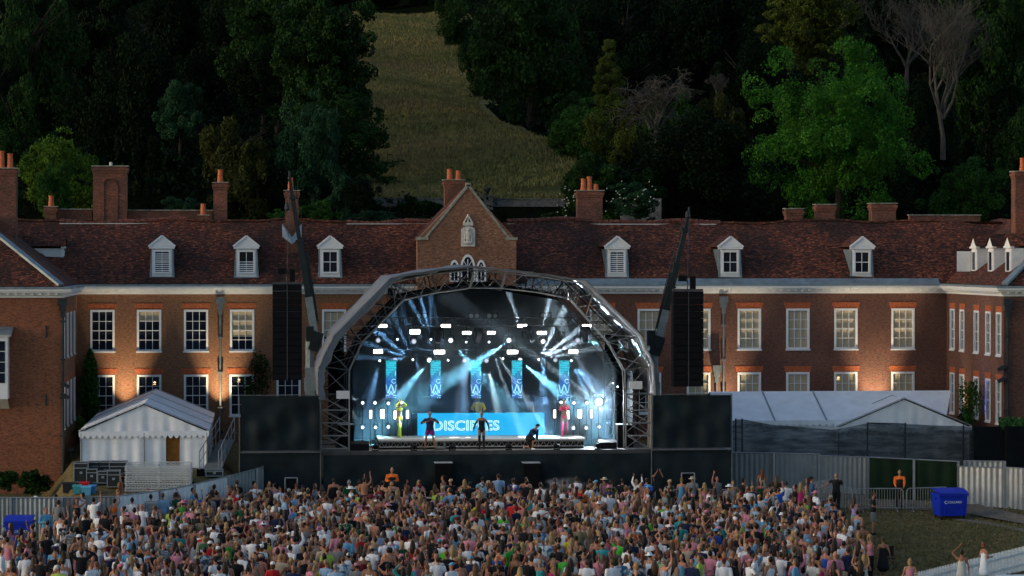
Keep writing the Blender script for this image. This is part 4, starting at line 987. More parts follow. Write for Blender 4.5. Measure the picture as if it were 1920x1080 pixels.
# ================================================================== PA towers and cranes
def array(pxa, pxb, pyt, pyb, label, n=14):
    Y = SF - 1.4; a, b = at(pxa, pyt, Y), at(pxb, pyb, Y); o = empty('line_array', ((a.x+b.x)/2, Y, b.z), label, 'speaker array', 'hanging loudspeaker arrays')
    h = (a.z-b.z)/n; cx = (a.x+b.x)/2
    for k in range(n):
        z = b.z + h*k; m = MB()
        for s_ in (-1, 1):
            xa, xb = sorted((cx+s_*.015, cx+s_*(b.x-a.x)/2)); m.extr([(xa, Y, z+.008), (xb, Y, z+.008), (xb, Y, z+h-.008), (xa, Y, z+h-.008)], (0,.7,0))
            m.box(xa+.05, xb-.05, Y-.012, Y-.003, z+.04, z+h-.04)
            for q in (.25, .75): m.box(xa+(xb-xa)*q-.02, xa+(xb-xa)*q+.02, Y-.02, Y-.012, z+h-.035, z+h-.015)
        m.build('speaker_cabinet', BOX, o)
    m = MB(); m.box(a.x, b.x, Y+.1, Y+.5, a.z+.003, a.z+.1); m.tube((cx, Y+.3, a.z+.1), (cx, Y+.3, a.z+.5), .03); m.box(cx-.02, cx+.02, Y-.03, Y-.021, b.z, a.z); m.build('flying_frame', ALUD, o)
    m = MB(); m.box(cx-.42, cx-.05, Y+.15, Y+.45, a.z+.45, a.z+.72); m.box(cx+.12, cx+.36, Y+.15, Y+.45, a.z+.1, a.z+.68); m.build('chain_hoist', BOX, o)
    return cx, Y, a.z
cxl, ya_, zl = array(511, 566, 533, 713, 'black loudspeaker array hanging beside the left crane')
cxr, _, zr_ = array(1263, 1319, 546, 725, 'black loudspeaker array hanging beside the right crane')
def crane(base, knee, tip, thick, rope_x, rope_z, label):
    Y = SF + .9; b, k, t = at(*base, Y), at(*knee, Y), at(*tip, Y)
    o = empty('mobile_crane', (b.x, Y, tz(Y)), label, 'crane', 'cranes holding the loudspeakers')
    m = MB(); m.box(b.x-.9, b.x+.9, Y-.7, Y+.9, tz(Y)+.3, tz(Y)+1.2)
    for sx_ in (-.8, .8):
        for sy in (-.7, .9): m.tube((b.x+sx_, Y+sy-.15, tz(Y)+.4), (b.x+sx_, Y+sy+.15, tz(Y)+.4), .4, n=12)
    m.build('chassis', CRANE, o)
    m = MB(); m.box(b.x-.22, b.x+.22, Y-.2, Y+.2, tz(Y)+1.2, k.z-1.2); m.box(b.x-.26, b.x+.26, Y-.24, Y+.24, k.z-2.3, k.z-1.7); m.tube((b.x, Y, k.z-1.3), (b.x, Y, k.z+.1), .2, n=8); m.build('mast', CRANEL, o)
    m = MB(); m.obox(k, .5, .5, .9, Euler((0,.3,0)).to_matrix()); m.tube(k+Vector((0,-.35,0)), k+Vector((0,.35,0)), .16, n=10); m.box(k.x-.45, k.x-.1, Y-.2, Y+.2, k.z, k.z+.7); m.build('boom_head', CRANE, o)
    d = t-k; m = MB(); m.beam(k-d*.02, k+d*.28, thick, .34); m.build('boom_section', CRANEL, o)
    m = MB(); m.beam(k+d*.24, k+d*.62, thick*.82, .28); m.beam(k+d*.6, k+d*.9, thick*.6, .2); m.beam(k+d*.88, t, thick*.42, .15)
    for q in (.28, .45, .62, .88): m.obox(k+d*q, thick*1.1, .38, .1, d.to_track_quat('Z','Y').to_matrix())
    m.build('boom', CRANE, o)
    m = MB(); n_ = Vector((-d.z, 0, d.x)).normalized()*(.2 if d.x > 0 else -.2); m.beam(k+d*.12+n_, k+d*.55+n_, .09, .12); m.path([k+d*.1+n_*1.3, k+d*.5+n_*1.5, k+d*.95+n_], .02); m.build('hydraulic_line', IRON, o)
    m = MB(); hd = Vector((rope_x, Y, t.z-.3 if d.x > 0 else t.z)); m.tube(t, Vector((t.x, Y, t.z+.35)), .05)
    m.tube((rope_x, ya_+.3, rope_z+.55), (t.x, Y, t.z), .014, n=4); m.lathe([(.02,0),(.12,.1),(.1,.3),(.03,.4)], (rope_x, ya_+.3, rope_z+ (d.length*.0) + 3.3), 8); m.build('lifting_rope', IRON, o)
crane((581, 745), (592, 640), (543, 335), .36, cxl, zl, 'dark mobile crane left of the stage with boom leaning left')
crane((1226, 745), (1232, 648), (1292, 402), .36, cxr, zr_, 'dark mobile crane right of the stage with boom leaning right')
# ground speakers & frames before the skirt
for px, lb in ((832, 'black subwoofer stack before the skirt left of centre'), (997, 'black subwoofer stack before the skirt right of centre')):
    spk('subwoofer_stack', px, 869, 966, SF-1.0, .78, .8, lb, 'subwoofer', 0, 'subwoofers before the stage')
def frame_box(px, pyt, Y, w_, label):
    p = at(px, pyt, Y); o = empty('metal_rack', (p.x, Y, tz(Y)), label, 'rack', 'metal racks before the stage'); m = MB()
    for s_ in (-1, 1): m.tube((p.x+s_*w_/2, Y, tz(Y)), (p.x+s_*w_/2, Y, p.z), .03)
    for z in (p.z, p.z-.75, tz(Y)+.2): m.tube((p.x-w_/2, Y, z), (p.x+w_/2, Y, z), .03)
    m.build('rack_frame', GALV, o); m = MB(); m.box(p.x-w_/2+.05, p.x+w_/2-.05, Y+.03, Y+.5, tz(Y)+.2, p.z-.05); m.build('rack_body', BOX, o)
frame_box(546, 896, SF-1.6, .55, 'silver-edged rack against the lower cloth left of the stage'); frame_box(1290, 887, SF-1.6, .6, 'silver-edged rack against the lower cloth right of the stage')
# pit barrier and pale kick board
m = MB(); a, b = at(700, 905, SF-2.0), at(1150, 905, SF-2.0); m.box(a.x, b.x, SF-2.0, SF-1.6, 1.0, 1.05); m.box(a.x, b.x, SF-1.9, SF-1.85, .02, .999, 1)
thing(m, 'pit_barrier', [plain('pale_barrier_top', (.55,.55,.42), .5), BOX], 'pale topped crowd barrier across the foot of the stage', 'barrier', (a.x, SF-2, 0))

# ================================================================== marquees
def scallop(mb, a, b, z, drop, out, n):
    a = Vector(a); b = Vector(b); out = Vector(out); vs = []
    for i in range(n*6+1):
        p = a.lerp(b, i/(n*6)) + out; s_ = abs(math.sin(math.pi*i/6)); vs += [(p.x, p.y, z), (p.x, p.y, z-drop*(.55+.45*s_))]
    mb.add(vs, [(2*i, 2*i+1, 2*i+3, 2*i+2) for i in range(n*6)])
def cloth_wall(mb, a, b, z0, z1, amp=.05, seed=0, rows=5):
    a = Vector(a); b = Vector(b); L = (b-a).length; d = (b-a)/L; nrm = Vector((d.y, -d.x, 0)); n = max(6, int(L/.08)); r = random.Random(seed); ph = [r.uniform(0,6) for _ in range(4)]
    z1f = z1 if callable(z1) else (lambda t: z1); vs = []
    for j in range(rows+1):
        v = j/rows
        for i in range(n+1):
            t = i/n; s_ = t*L; off = amp*(1-.6*v)*(math.sin(s_*7+ph[0]+v*.6)*.6+math.sin(s_*13+ph[1])*.4+.6*math.sin(s_*2.3+ph[2]+v*2))
            p = a + d*s_ + nrm*off; vs.append((p.x, p.y, z0+(z1f(t)-z0)*v))
    mb.add(vs, [(j*(n+1)+i, j*(n+1)+i+1, (j+1)*(n+1)+i+1, (j+1)*(n+1)+i) for j in range(rows) for i in range(n)])
def marquee(pxl, pxr, pyE, pyA, pxA, YFr, depth, zg, label, curtain=None, bays=3):
    L, Rr, A = at(pxl, pyE, YFr), at(pxr, pyE, YFr), at(pxA, pyA, YFr); zE, zA = L.z, A.z; cx = (L.x+Rr.x)/2
    o = empty('marquee', (cx, YFr, zg), label, 'marquee', 'white frame marquees'); 
    m = MB(); e = .12
    for xe in (L.x-e, Rr.x+e):
        vs = []; nv, nu_ = 6, bays*4
        for j in range(nv+1):
            for i in range(nu_+1):
                t = j/nv; u = i/nu_; sag = .05*math.sin(math.pi*((u*bays) % 1))*math.sin(math.pi*t)
                vs.append((cx+(xe-cx)*t, YFr-.1+(depth+.2)*u, zA+(zE-.02-zA)*t-sag))
        m.add(vs, [(j*(nu_+1)+i, j*(nu_+1)+i+1, (j+1)*(nu_+1)+i+1, (j+1)*(nu_+1)+i) for j in range(nv) for i in range(nu_)])
    m.build('roof', PVC, o, smooth=True)
    m = MB()
    for k in range(bays+1):
        y = YFr + depth*k/bays
        for xe in (L.x-e, Rr.x+e): m.beam((cx, y, zA+.035), (xe, y, zE+.015), .06, .03)
    m.build('roof_seam', GALV, o)
    m = MB(); cloth_wall(m, (L.x, YFr+.02, 0), (Rr.x, YFr+.02, 0), zE-.1, lambda t: zE+(zA-zE)*(1-abs(2*t-1))-.06, .04, 3, 6); m.build('gable_cloth', PVC, o, smooth=True)
    m = MB(); scallop(m, (L.x-.1, YFr-.06, 0), (Rr.x+.1, YFr-.06, 0), zE-.02, .34, (0,0,0), 22)
    for xx in (L.x-.1, Rr.x+.1): scallop(m, (xx, YFr, 0), (xx, YFr+depth, 0), zE-.02, .3, (0,0,0), 22)
    m.build('valance', PVC, o)
    m = MB(); xs_ = [L.x, Rr.x] if not curtain else [L.x, at(curtain[0], 820, YFr).x, at(curtain[1], 820, YFr).x, Rr.x]
    for k in range(0, len(xs_), 2): cloth_wall(m, (xs_[k], YFr+.04, 0), (xs_[k+1], YFr+.04, 0), zg-.2, zE-.1, .05, 8+k)
    cloth_wall(m, (Rr.x, YFr, 0), (Rr.x, YFr+depth, 0), zg-.2, zE-.1, .04, 5); cloth_wall(m, (L.x, YFr+depth, 0), (L.x, YFr, 0), zg-.2, zE-.1, .04, 6)
    m.build('side_wall', PVC, o, smooth=True)
    if curtain: m = MB(); cloth_wall(m, (xs_[1], YFr+.25, 0), (xs_[2], YFr+.25, 0), zg-.2, zE-.1, .05, 4); m.build('tan_curtain', ORNG, o, smooth=True)
    m = MB()
    for xx in (L.x, cx, Rr.x): m.tube((xx, YFr-.03, zg-.2), (xx, YFr-.03, zE-.1), .035)
    m.build('frame_pole', GALV, o)
zgl = tz(124)
marquee(152, 388, 808, 757, 271, 123.0, 13.4, 2.3, 'white gabled marquee with tan curtain doorway left of the stage', (311, 337))
marquee(1572, 1818, 800, 747, 1690, 129.0, 5.0, 1.0, 'white gabled marquee behind the dark mesh fence', None, 2)
# long marquee along the house
Yl0, Yl1 = 129.6, 136.5
a, b = at(1374, 789, Yl0), at(1770, 789, Yl0); c_ = at(1374, 734, 133); zE = a.z; zA = c_.z
o = empty('long_marquee', ((a.x+b.x)/2, Yl0, 1), 'long white ridged marquee standing against the right half of the house', 'marquee')
xr_ = at(1779, 733, 133).x; m = MB()
m.add([(a.x-.6, Yl0, zE), (b.x+.1, Yl0, zE), (xr_+.1, 133, zA), (a.x-.6, 133, zA)], [(0,1,2,3)]); m.add([(a.x-.6, Yl1, zE), (b.x+.1, Yl1, zE), (xr_+.1, 133, zA), (a.x-.6, 133, zA)], [(0,3,2,1)])
m.build('roof', PVC, o)
m = MB()
for px in (1448, 1545): p, q = at(px+5, 789, Yl0), at(px, 734, 133); m.beam((p.x, Yl0, zE+.02), (p.x, 133, zA+.02), .07, .03)
m.build('roof_seam', GALV, o)
m = MB(); cloth_wall(m, (a.x-.6, Yl0+.05, 0), (b.x, Yl0+.05, 0), .3, zE-.05, .05, 21); cloth_wall(m, (b.x, Yl0, 0), (b.x, Yl1, 0), .5, zE-.05, .04, 22)
m.build('side_wall', PVC, o, smooth=True)
m = MB(); scallop(m, (a.x-.6, Yl0-.05, 0), (b.x, Yl0-.05, 0), zE, .3, (0,0,0), 34); m.build('valance', PVC, o)

# ================================================================== fences
def corrugated(name, pts, zt, label, mt, pitch=.18, base=None, posts=True, grp=None, wide=False, gaps=None):
    """pts: ground points; zt height above the ground at each"""
    o = empty(name, pts[0], label, 'fence', grp); 
    for (p, h0), (q, h1) in zip(zip(pts, zt), zip(pts[1:], zt[1:])):
        p = Vector(p); q = Vector(q); d = q-p; L = math.hypot(d.x, d.y); n = max(2, int(L/pitch)); nr = Vector((d.y, -d.x, 0)).normalized(); m = MB(); vs = []
        for i in range(n+1):
            for (f_, o_) in ((.0, 0), (.35, .035), (.5, .035), (.85, 0)) if i < n else ((0, 0),):
                t = min(1, (i+f_)/n); c_ = p.lerp(q, t) + nr*o_; vs += [(c_.x, c_.y, c_.z-.1), (c_.x, c_.y, c_.z+h0+(h1-h0)*t)]
        k = len(vs)//2; m.add(vs, [(2*i, 2*i+2, 2*i+3, 2*i+1) for i in range(k-1)]); m.build('panel', mt, o)
        if posts:
            m = MB(); c_ = q+nr*.06; m.box(c_.x-.05, c_.x+.05, c_.y-.04, c_.y+.04, c_.z-.1, c_.z+h1+.04); m.tube(p+Vector((0,0,h0+.02))+nr*.03, q+Vector((0,0,h1+.02))+nr*.03, .03, n=4); m.build('post', GALV, o)
    return o
def gz(p): return Vector((p.x, p.y, tz(p.y)))
# left hoarding: plan points from its top line, 2 m tall
def top2g(px, py, h=2.0):
    """ground point under a 2 m fence whose top is at this pixel"""
    d = ray(px, py); Y = 90.0
    while Y < 140:
        z = HC + d.z*Y/d.y
        if z <= tz(Y) + h: break
        Y += .02
    return Vector((d.x*Y/d.y, Y, tz(Y)))
Lp = [top2g(-120, 935), top2g(20, 934), top2g(116, 934), top2g(218, 932)]
corrugated('hoarding_fence', Lp, [2.0]*4, 'grey corrugated steel hoarding behind the blue bin at the left edge', HOAR, grp='steel site hoardings')
Lp = [top2g(220, 931), top2g(300, 921), top2g(363, 909), top2g(428, 893)]
corrugated('hoarding_fence', Lp, [2.0]*4, 'white corrugated steel hoarding stepping up towards the stage', HOARW, .3, grp='steel site hoardings')
Lp = [top2g(429, 893), top2g(480, 880), top2g(512, 869)]
corrugated('hoarding_fence', Lp, [2.0]*3, 'short grey hoarding ending at the black cloth left of the stage', HOAR, .25, grp='steel site hoardings')
def g_at(px, py): return gpt(px, py)
Yh = 128
def fence_r(px0, pyt0, pyb0, px1, pyt1, pyb1, n, label, mt, pitch=.22):
    pts, hs_ = [], []
    for k in range(n+1):
        t = k/n; px = px0+(px1-px0)*t; pb = pyb0+(pyb1-pyb0)*t; pt = pyt0+(pyt1-pyt0)*t; g_ = gpt(px, pb); z = at(px, pt, g_.y).z; pts.append(g_); hs_.append(z-g_.z)
    return corrugated('hoarding_fence', pts, hs_, label, mt, pitch, grp='steel site hoardings')
fence_r(1366, 849, 918, 1536, 852, 924, 2, 'grey corrugated hoarding behind the crowd barriers right of the stage', HOAR)
fence_r(1538, 855, 924, 1628, 858, 928, 1, 'lower step of grey corrugated hoarding beside the green boards', HOAR)
fence_r(1630, 858, 936, 1797, 866, 942, 2, 'dark green site boards behind the orange-vested steward', GREENP, .6)
fence_r(1799, 875, 946, 1884, 878, 953, 1, 'pale corrugated hoarding panel behind the right blue bin', GALV, .24)
fence_r(1884, 877, 953, 1960, 882, 960, 1, 'pale corrugated hoarding panel at the right edge', GALV, .24)
fence_r(1806, 865, 940, 1884, 866, 944, 1, 'second row of hoarding showing over the pale panels', HOAR, .24)
# dark debris-net fence on top and black boards at right
NET, nt, b = new_mat('debris_netting'); b.inputs['Base Color'].default_value = (.02,.035,.04,1); b.inputs['Roughness'].default_value = .8
v = pos(nt, 1, 1, 1); nn = noise(nt, pos(nt, .6, .6, 3.5), 1.4, 4, .6); nt.links.new(ramp(nt, nn, [(.35, .55), (.65, .93)]), b.inputs['Alpha'])
o = empty('netting_fence', gpt(1376, 900), 'sagging dark green netting fence in front of the right marquees', 'fence')
m = MB(); Yn = 128.4; top = [(1374,789),(1382,786),(1398,787),(1450,797),(1500,800),(1560,806),(1626,794),(1700,795),(1760,798),(1806,799),(1832,803)]; vs = []; n = 90
def ytop(px):
    for (a, p), (b2, q) in zip(top, top[1:]):
        if px <= b2: return p+(q-p)*(px-a)/(b2-a)
    return top[-1][1]
for i in range(n+1):
    px = 1374+(1832-1374)*i/n
    for j in range(7):
        a = at(px, ytop(px), Yn); z = tz(Yn)+.3+(a.z-tz(Yn)-.3)*j/6; vs.append((a.x, Yn-.05*math.sin(i*.9+j)-.04*math.sin(i*.37+j*.8), z))
m.add(vs, [(i*7+j, (i+1)*7+j, (i+1)*7+j+1, i*7+j+1) for i in range(n) for j in range(6)]); m.build('netting', NET, o, smooth=True)
m = MB()
for px in (1380, 1392, 1627, 1698, 1807): p = at(px, ytop(px)-2, Yn); m.tube((p.x, Yn+.06, tz(Yn)), (p.x, Yn+.06, p.z), .04)
p, q = at(1627, 793, Yn), at(1698, 795, Yn); m.tube((p.x, Yn+.06, p.z), (q.x, Yn+.06, q.z), .03); m.build('post', IRON, o)
m = MB(); Yk = 126.0; p, q = at(1826, 800, Yk), at(1990, 806, Yk); m.box(p.x, q.x, Yk, Yk+.05, tz(Yk), p.z); r_ = at(1884, 806, Yk)
m.box(r_.x, q.x, Yk-.3, Yk-.02, tz(Yk), p.z+.02)
thing(m, 'black_screen_fence', BLACK, 'tall black boarded screen at the right edge below the wing', 'fence')
m = MB()
for k in range(2200):
    x = rng.uniform(r_.x-.1, q.x); z = p.z + rng.gauss(.02,.13); y = Yk + rng.uniform(-.1,.7); s_ = .07; M = Euler((rng.uniform(0,6),rng.uniform(0,6),0)).to_matrix(); c0 = Vector((x,y,z))
    m.add([c0+M@Vector(q_) for q_ in ((-s_,-s_,0),(s_,-s_,0),(s_,s_,0),(-s_,s_,0))], [(0,1,2,3)])
HEDGE = plain('clipped_hedge_leaf', (.03,.09,.02), .6, var=.5, scale=6); thing(m, 'hedge', HEDGE, 'strip of green hedge top over the black screen at the right edge', 'hedge', (r_.x+1, Yk+.3, p.z-.3))
# crowd barriers
def barrier(p, q, h=1.08):
    p = gz(p); q = gz(q); o = empty('crowd_barrier', (p+q)/2, None, 'barrier', 'steel crowd barriers in the pit line'); m = MB(); d = (q-p); L = d.length; u = d/L; up = Vector((0,0,1))
    a, b_ = p+u*.04, q-u*.04
    m.path([a+up*.12, a+up*(h-.12), a+u*.12+up*h, b_-u*.12+up*h, b_+up*(h-.12), b_+up*.12], .022, 5); m.tube(a+up*.18, b_+up*.18, .018, n=5); m.build('outer_rail', GALV, o); m = MB(); k = .1
    while k < L-.1: c_ = p+u*k; m.tube(c_+up*.18, c_+up*(h-.02), .008, n=4, caps=False); k += .125
    m.build('bars', GALV, o); m = MB(); nr = Vector((u.y, -u.x, 0))
    for t in (.15, .85): c_ = p+d*t; m.tube(c_-nr*.3, c_+nr*.3+up*.02, .018, n=4); m.tube(c_-nr*.3, c_+up*.2, .015, n=4); m.tube(c_+nr*.3, c_+up*.2, .015, n=4)
    m.build('feet', GALV, o); return o
brs = [((1160,962),(1230,962)), ((1250,962),(1322,962)), ((1326,962),(1410,962)), ((1415,961),(1500,960)), ((1500,957),(1600,958)), ((1604,960),(1695,960)), ((1698,960),(1779,957)), ((1524,948),(1566,940))]
wh = ['hidden low by the dancing crowd, nearest the stage', 'behind the man in the straw hat right of the stage', 'behind the woman in the pink skirt', 'behind the woman in the green dress', 'where the guard in black leans his arm', 'behind the couple standing apart on the lawn', 'in front of the steward in orange sleeves', 'set at a slant behind the bald guard']
for (a, b_), t in zip(brs, wh): barrier(gpt(*a), gpt(*b_))['label'] = 'steel crowd barrier ' + t
# bins
def bin_(pxl, pxr, pyt, pyb, label, rz=0):
    g_ = gpt((pxl+pxr)/2, pyb); o = empty('wheeled_bin', g_, label, 'bin', 'big blue wheeled bins'); sc = F/g_.y; w_ = (pxr-pxl)/sc*.93; h = (pyb-pyt)/sc; d = .95; c_ = g_
    m = MB(); z0 = c_.z+.18; z1 = c_.z+h*.84; cx_ = c_.x
    vs = [(cx_-w_*.46, c_.y, z0), (cx_+w_*.46, c_.y, z0), (cx_+w_*.46, c_.y+d*.9, z0), (cx_-w_*.46, c_.y+d*.9, z0), (cx_-w_/2, c_.y-.05, z1), (cx_+w_/2, c_.y-.05, z1), (cx_+w_/2, c_.y+d, z1), (cx_-w_/2, c_.y+d, z1)]
    m.add(vs, [(0,3,2,1),(4,5,6,7),(0,1,5,4),(1,2,6,5),(2,3,7,6),(3,0,4,7)]); m.box(cx_-w_/2-.04, cx_+w_/2+.04, c_.y-.1, c_.y+d+.04, z1+.001, z1+.09)
    for s_ in (-1, 1):
        m.box(cx_+s_*w_*.3-.04, cx_+s_*w_*.3+.04, c_.y-.045, c_.y-.0, z0+.02, z1-.02)
        m.tube((cx_+s_*(w_/2+.02), c_.y+.3, z1-.12), (cx_+s_*(w_/2+.12), c_.y+.3, z1-.12), .035)
    m.build('bin_body', BINB, o)
    m = MB(); n = 8; vs = []
    for i in range(n+1):
        t = i/n; y = c_.y-.12+(d+.2)*t; z = z1+.095+(h*.16)*math.sin(math.pi*min(1, t*1.05+.05)*.62)
        vs += [(cx_-w_/2-.03, y, z), (cx_+w_/2+.03, y, z)]
    m.add(vs, [(2*i, 2*i+1, 2*i+3, 2*i+2) for i in range(n)]); m.add([vs[2*i] for i in range(n+1)], [tuple(range(n+1))]); m.add([vs[2*i+1] for i in range(n+1)], [tuple(range(n+1))[::-1]]); m.build('lid', BINB, o)
    for sx_ in (-1, 1):
        for sy in (.08, d*.82):
            m = MB(); x_ = cx_+sx_*w_*.4; m.tube((x_-.03, c_.y+sy, c_.z+.09), (x_+.03, c_.y+sy, c_.z+.09), .09, n=10); m.box(x_-.02, x_+.02, c_.y+sy-.03, c_.y+sy+.03, c_.z+.09, c_.z+.2); m.build('wheel', RUBBER, o)
    t = text('COLLARD', .15, (cx_-w_*.22, c_.y-.062, (z0+z1)/2+.12), LOGO, o); t2 = text('C', .2, (cx_-w_*.34, c_.y-.06, (z0+z1)/2+.1), LOGO, o, 'logo')
    if rz: o.rotation_euler = (0,0,rz)
bin_(7, 60, 974, 1034, 'blue wheeled bin by the grey hoarding at the left edge', R(-4)); bin_(1757, 1818, 920, 975, 'blue wheeled bin standing alone on the lawn at the right', R(8))
# picket fence lower right
pa, pb = gpt(1690, 1130), gpt(1960, 1059); d = pb-pa; L = d.length; u = d/L; m = MB(); k = 0
o = empty('picket_fence', pa, 'low white picket fence crossing the lower right corner', 'fence')
while k < L:
    c_ = pa+u*k; n_ = Vector((u.y,-u.x,0)); m.extr([c_-u*.04, c_+u*.04, c_+u*.04+Vector((0,0,.85)), c_+Vector((0,0,.93)), c_-u*.04+Vector((0,0,.85))], n_*.02); k += .14
m.build('pickets', WHT, o); m = MB(); 
for z in (.25, .68): m.beam(pa+Vector((0,0,z))-n_*.03, pb+Vector((0,0,z))-n_*.03, .03, .08)
m.build('rail', WHT, o)
# folding chair by the woman in black, picnic table corner at the lower right
g_ = gpt(1667, 1068); o = empty('folding_chair', g_, 'dark folding camp chair beside the woman in black dress', 'chair'); m = MB(); m.box(g_.x-.22, g_.x+.22, g_.y-.2, g_.y+.2, g_.z+.42, g_.z+.45); m.build('seat', RUBBER, o)
m = MB(); m.box(g_.x-.22, g_.x+.22, g_.y+.2, g_.y+.23, g_.z+.5, g_.z+.88); m.build('backrest', RUBBER, o)
for a in (-.22, .22):
    for b_ in (-.2, .2): m = MB(); m.tube((g_.x+a, g_.y+b_, g_.z), (g_.x+a, g_.y+(b_ if b_ < 0 else .21), g_.z+(.42 if b_ < 0 else .9)), .013); m.build('leg', IRON, o)
g_ = gpt(1912, 1120); o = empty('table', g_, 'pale cloth-covered table at the lower right corner', 'table'); m = MB(); m.box(g_.x-.75, g_.x+.8, g_.y-.4, g_.y+.4, g_.z+.72, g_.z+.75); m.build('tabletop', WHT, o); m = MB(); cloth_wall(m, (g_.x-.75, g_.y-.41, 0), (g_.x+.8, g_.y-.41, 0), g_.z+.2, g_.z+.72, .02, 3); m.build('tablecloth', PVC, o)
for a in (-.65, .7):
    for b_ in (-.3,.3): m = MB(); m.tube((g_.x+a, g_.y+b_, g_.z), (g_.x+a, g_.y+b_, g_.z+.72), .02); m.build('leg', GALV, o)
# flight cases behind the left hoarding
CASE = plain('flight_case_panel', (.025,.03,.032), .45, var=.3)
def case(px, pyt, pyb, w_, label, d=.7, lid=False):
    g_ = gpt(px, pyb); zt_ = at(px, pyt, g_.y).z; o = empty('flight_case', g_, label, 'flight case', 'flight cases beside the left marquee'); x_, y_, z_ = g_; z_ += .1
    m = MB(); m.box(x_-w_/2, x_+w_/2, y_, y_+d, z_, zt_); m.build('case_body', CASE, o)
    m = MB(); e = .018
    for a in (-w_/2, w_/2):
        for b_ in (0, d): m.box(x_+a-e, x_+a+e, y_+b_-e, y_+b_+e, z_-.01, zt_+.01)
    for z in (z_, zt_, zt_-(zt_-z_)*.25):
        m.box(x_-w_/2-e, x_+w_/2+e, y_-e*1.1, y_+e, z-e, z+e)
        for a in (-w_/2, w_/2): m.box(x_+a-e*1.1, x_+a+e*1.1, y_, y_+d, z-e, z+e)
    m.box(x_-w_/2, x_+w_/2, y_+d-e, y_+d+e, zt_-e, zt_+e); m.box(x_-.06, x_+.06, y_-.02, y_-.003, (z_+zt_)/2-.05, (z_+zt_)/2+.05); m.build('metal_edging', GALV, o)
    for a in (-w_/2+.08, w_/2-.08):
        for b_ in (.08, d-.08): m = MB(); m.tube((x_+a-.02, y_+b_, z_-.05), (x_+a+.02, y_+b_, z_-.05), .05, n=8); m.build('castor', RUBBER, o)
for a in ((152,869,908,.62,'tall black flight case at the left end of the row',1.0),(176,867,900,.5,'black flight case second in the back row by the marquee',.9),(197,867,900,.5,'black flight case third in the back row by the marquee',.9),(221,867,902,.75,'wide black flight case nearest the truss stack in the back row',1.0),(172,880,910,.45,'small open-sided case in the front row, left one',.5),(193,884,910,.45,'small open-sided case in the front row, middle one',.5),(213,883,917,.55,'black flight case with white sheet in the front row',.6),(238,889,910,.55,'low black case against the truss stack',.6),(402,881,897,.75,'black case at the foot of the loading ramp',.6)): case(*a)
# coolers
def tub(px, pyt, pyb, w_, col, label, nm):
    g_ = gpt(px, pyb); zt_ = at(px, pyt, g_.y).z; o = empty('cool_box', g_, label, 'cool box', 'plastic boxes by the cases'); mt = plain(nm, col, .45, var=.1); m = MB(); x_, y_, z_ = g_
    m.add([(x_-w_*.44,y_,z_),(x_+w_*.44,y_,z_),(x_+w_*.44,y_+.4,z_),(x_-w_*.44,y_+.4,z_),(x_-w_/2,y_-.03,zt_-.06),(x_+w_/2,y_-.03,zt_-.06),(x_+w_/2,y_+.43,zt_-.06),(x_-w_/2,y_+.43,zt_-.06)], [(0,3,2,1),(4,5,6,7),(0,1,5,4),(1,2,6,5),(2,3,7,6),(3,0,4,7)]); m.build('box_body', mt, o)
    m = MB(); m.box(x_-w_/2-.02, x_+w_/2+.02, y_-.05, y_+.45, zt_-.059, zt_); m.build('lid', plain(nm+'_lid', tuple(min(1, c*1.4) for c in col), .45, var=.1), o)
tub(144, 910, 926, .36, (.05,.28,.30), 'teal cool box on the ground left of the pale blue one', 'teal_plastic'); tub(161, 912, 929, .42, (.10,.36,.55), 'pale blue cool box nearest the hoarding', 'blue_plastic'); tub(173, 910, 925, .3, (.06,.22,.48), 'blue cool box behind the pale blue one', 'deep_blue_plastic'); tub(158, 904, 914, .42, (.45,.02,.03), 'red crate behind the cool boxes', 'red_plastic'); tub(128, 905, 925, .5, (.02,.025,.03), 'black crate at the corner of the brick wing', 'black_plastic')
# stacked truss sections
ALUB = plain('bright_aluminium', (.62,.62,.60), .4, .2, var=.1); g_ = gpt(295, 921); z = g_.z
for k in range(7):
    m = MB(); w_, d_ = 2.85, 2.6; h = .115; sx_ = rng.uniform(-.04,.04); x_, y_ = g_.x+sx_, g_.y
    for z_ in (z+.02, z+h): m.tube((x_-w_/2,y_,z_),(x_+w_/2,y_,z_),.022,n=5); m.tube((x_-w_/2,y_+d_,z_),(x_+w_/2,y_+d_,z_),.022,n=5); m.tube((x_-w_/2,y_,z_),(x_-w_/2,y_+d_,z_),.022,n=5); m.tube((x_+w_/2,y_,z_),(x_+w_/2,y_+d_,z_),.022,n=5); m.tube((x_,y_,z_),(x_,y_+d_,z_),.022,n=5)
    q = x_-w_/2
    while q < x_+w_/2-.1:
        for yy in (y_, y_+d_): m.tube((q,yy,z+.02),(q+.12,yy,z+h),.01,n=4,caps=False); m.tube((q+.12,yy,z+h),(q+.24,yy,z+.02),.01,n=4,caps=False)
        q += .24
    q = y_
    while q < y_+d_-.1: m.tube((x_+w_/2,q,z+.02),(x_+w_/2,q+.15,z+h),.01,n=4,caps=False); m.tube((x_+w_/2,q+.15,z+h),(x_+w_/2,q+.3,z+.02),.01,n=4,caps=False); q += .3
    thing(m, 'truss_section', ALUB, 'aluminium truss frame, %s in the stack before the marquee' % (['lowest','second lowest','third from the bottom','middle one','third from the top','second from the top','topmost'][k]), 'truss', (g_.x, g_.y, z), 'stacked aluminium truss frames'); z += h+.045
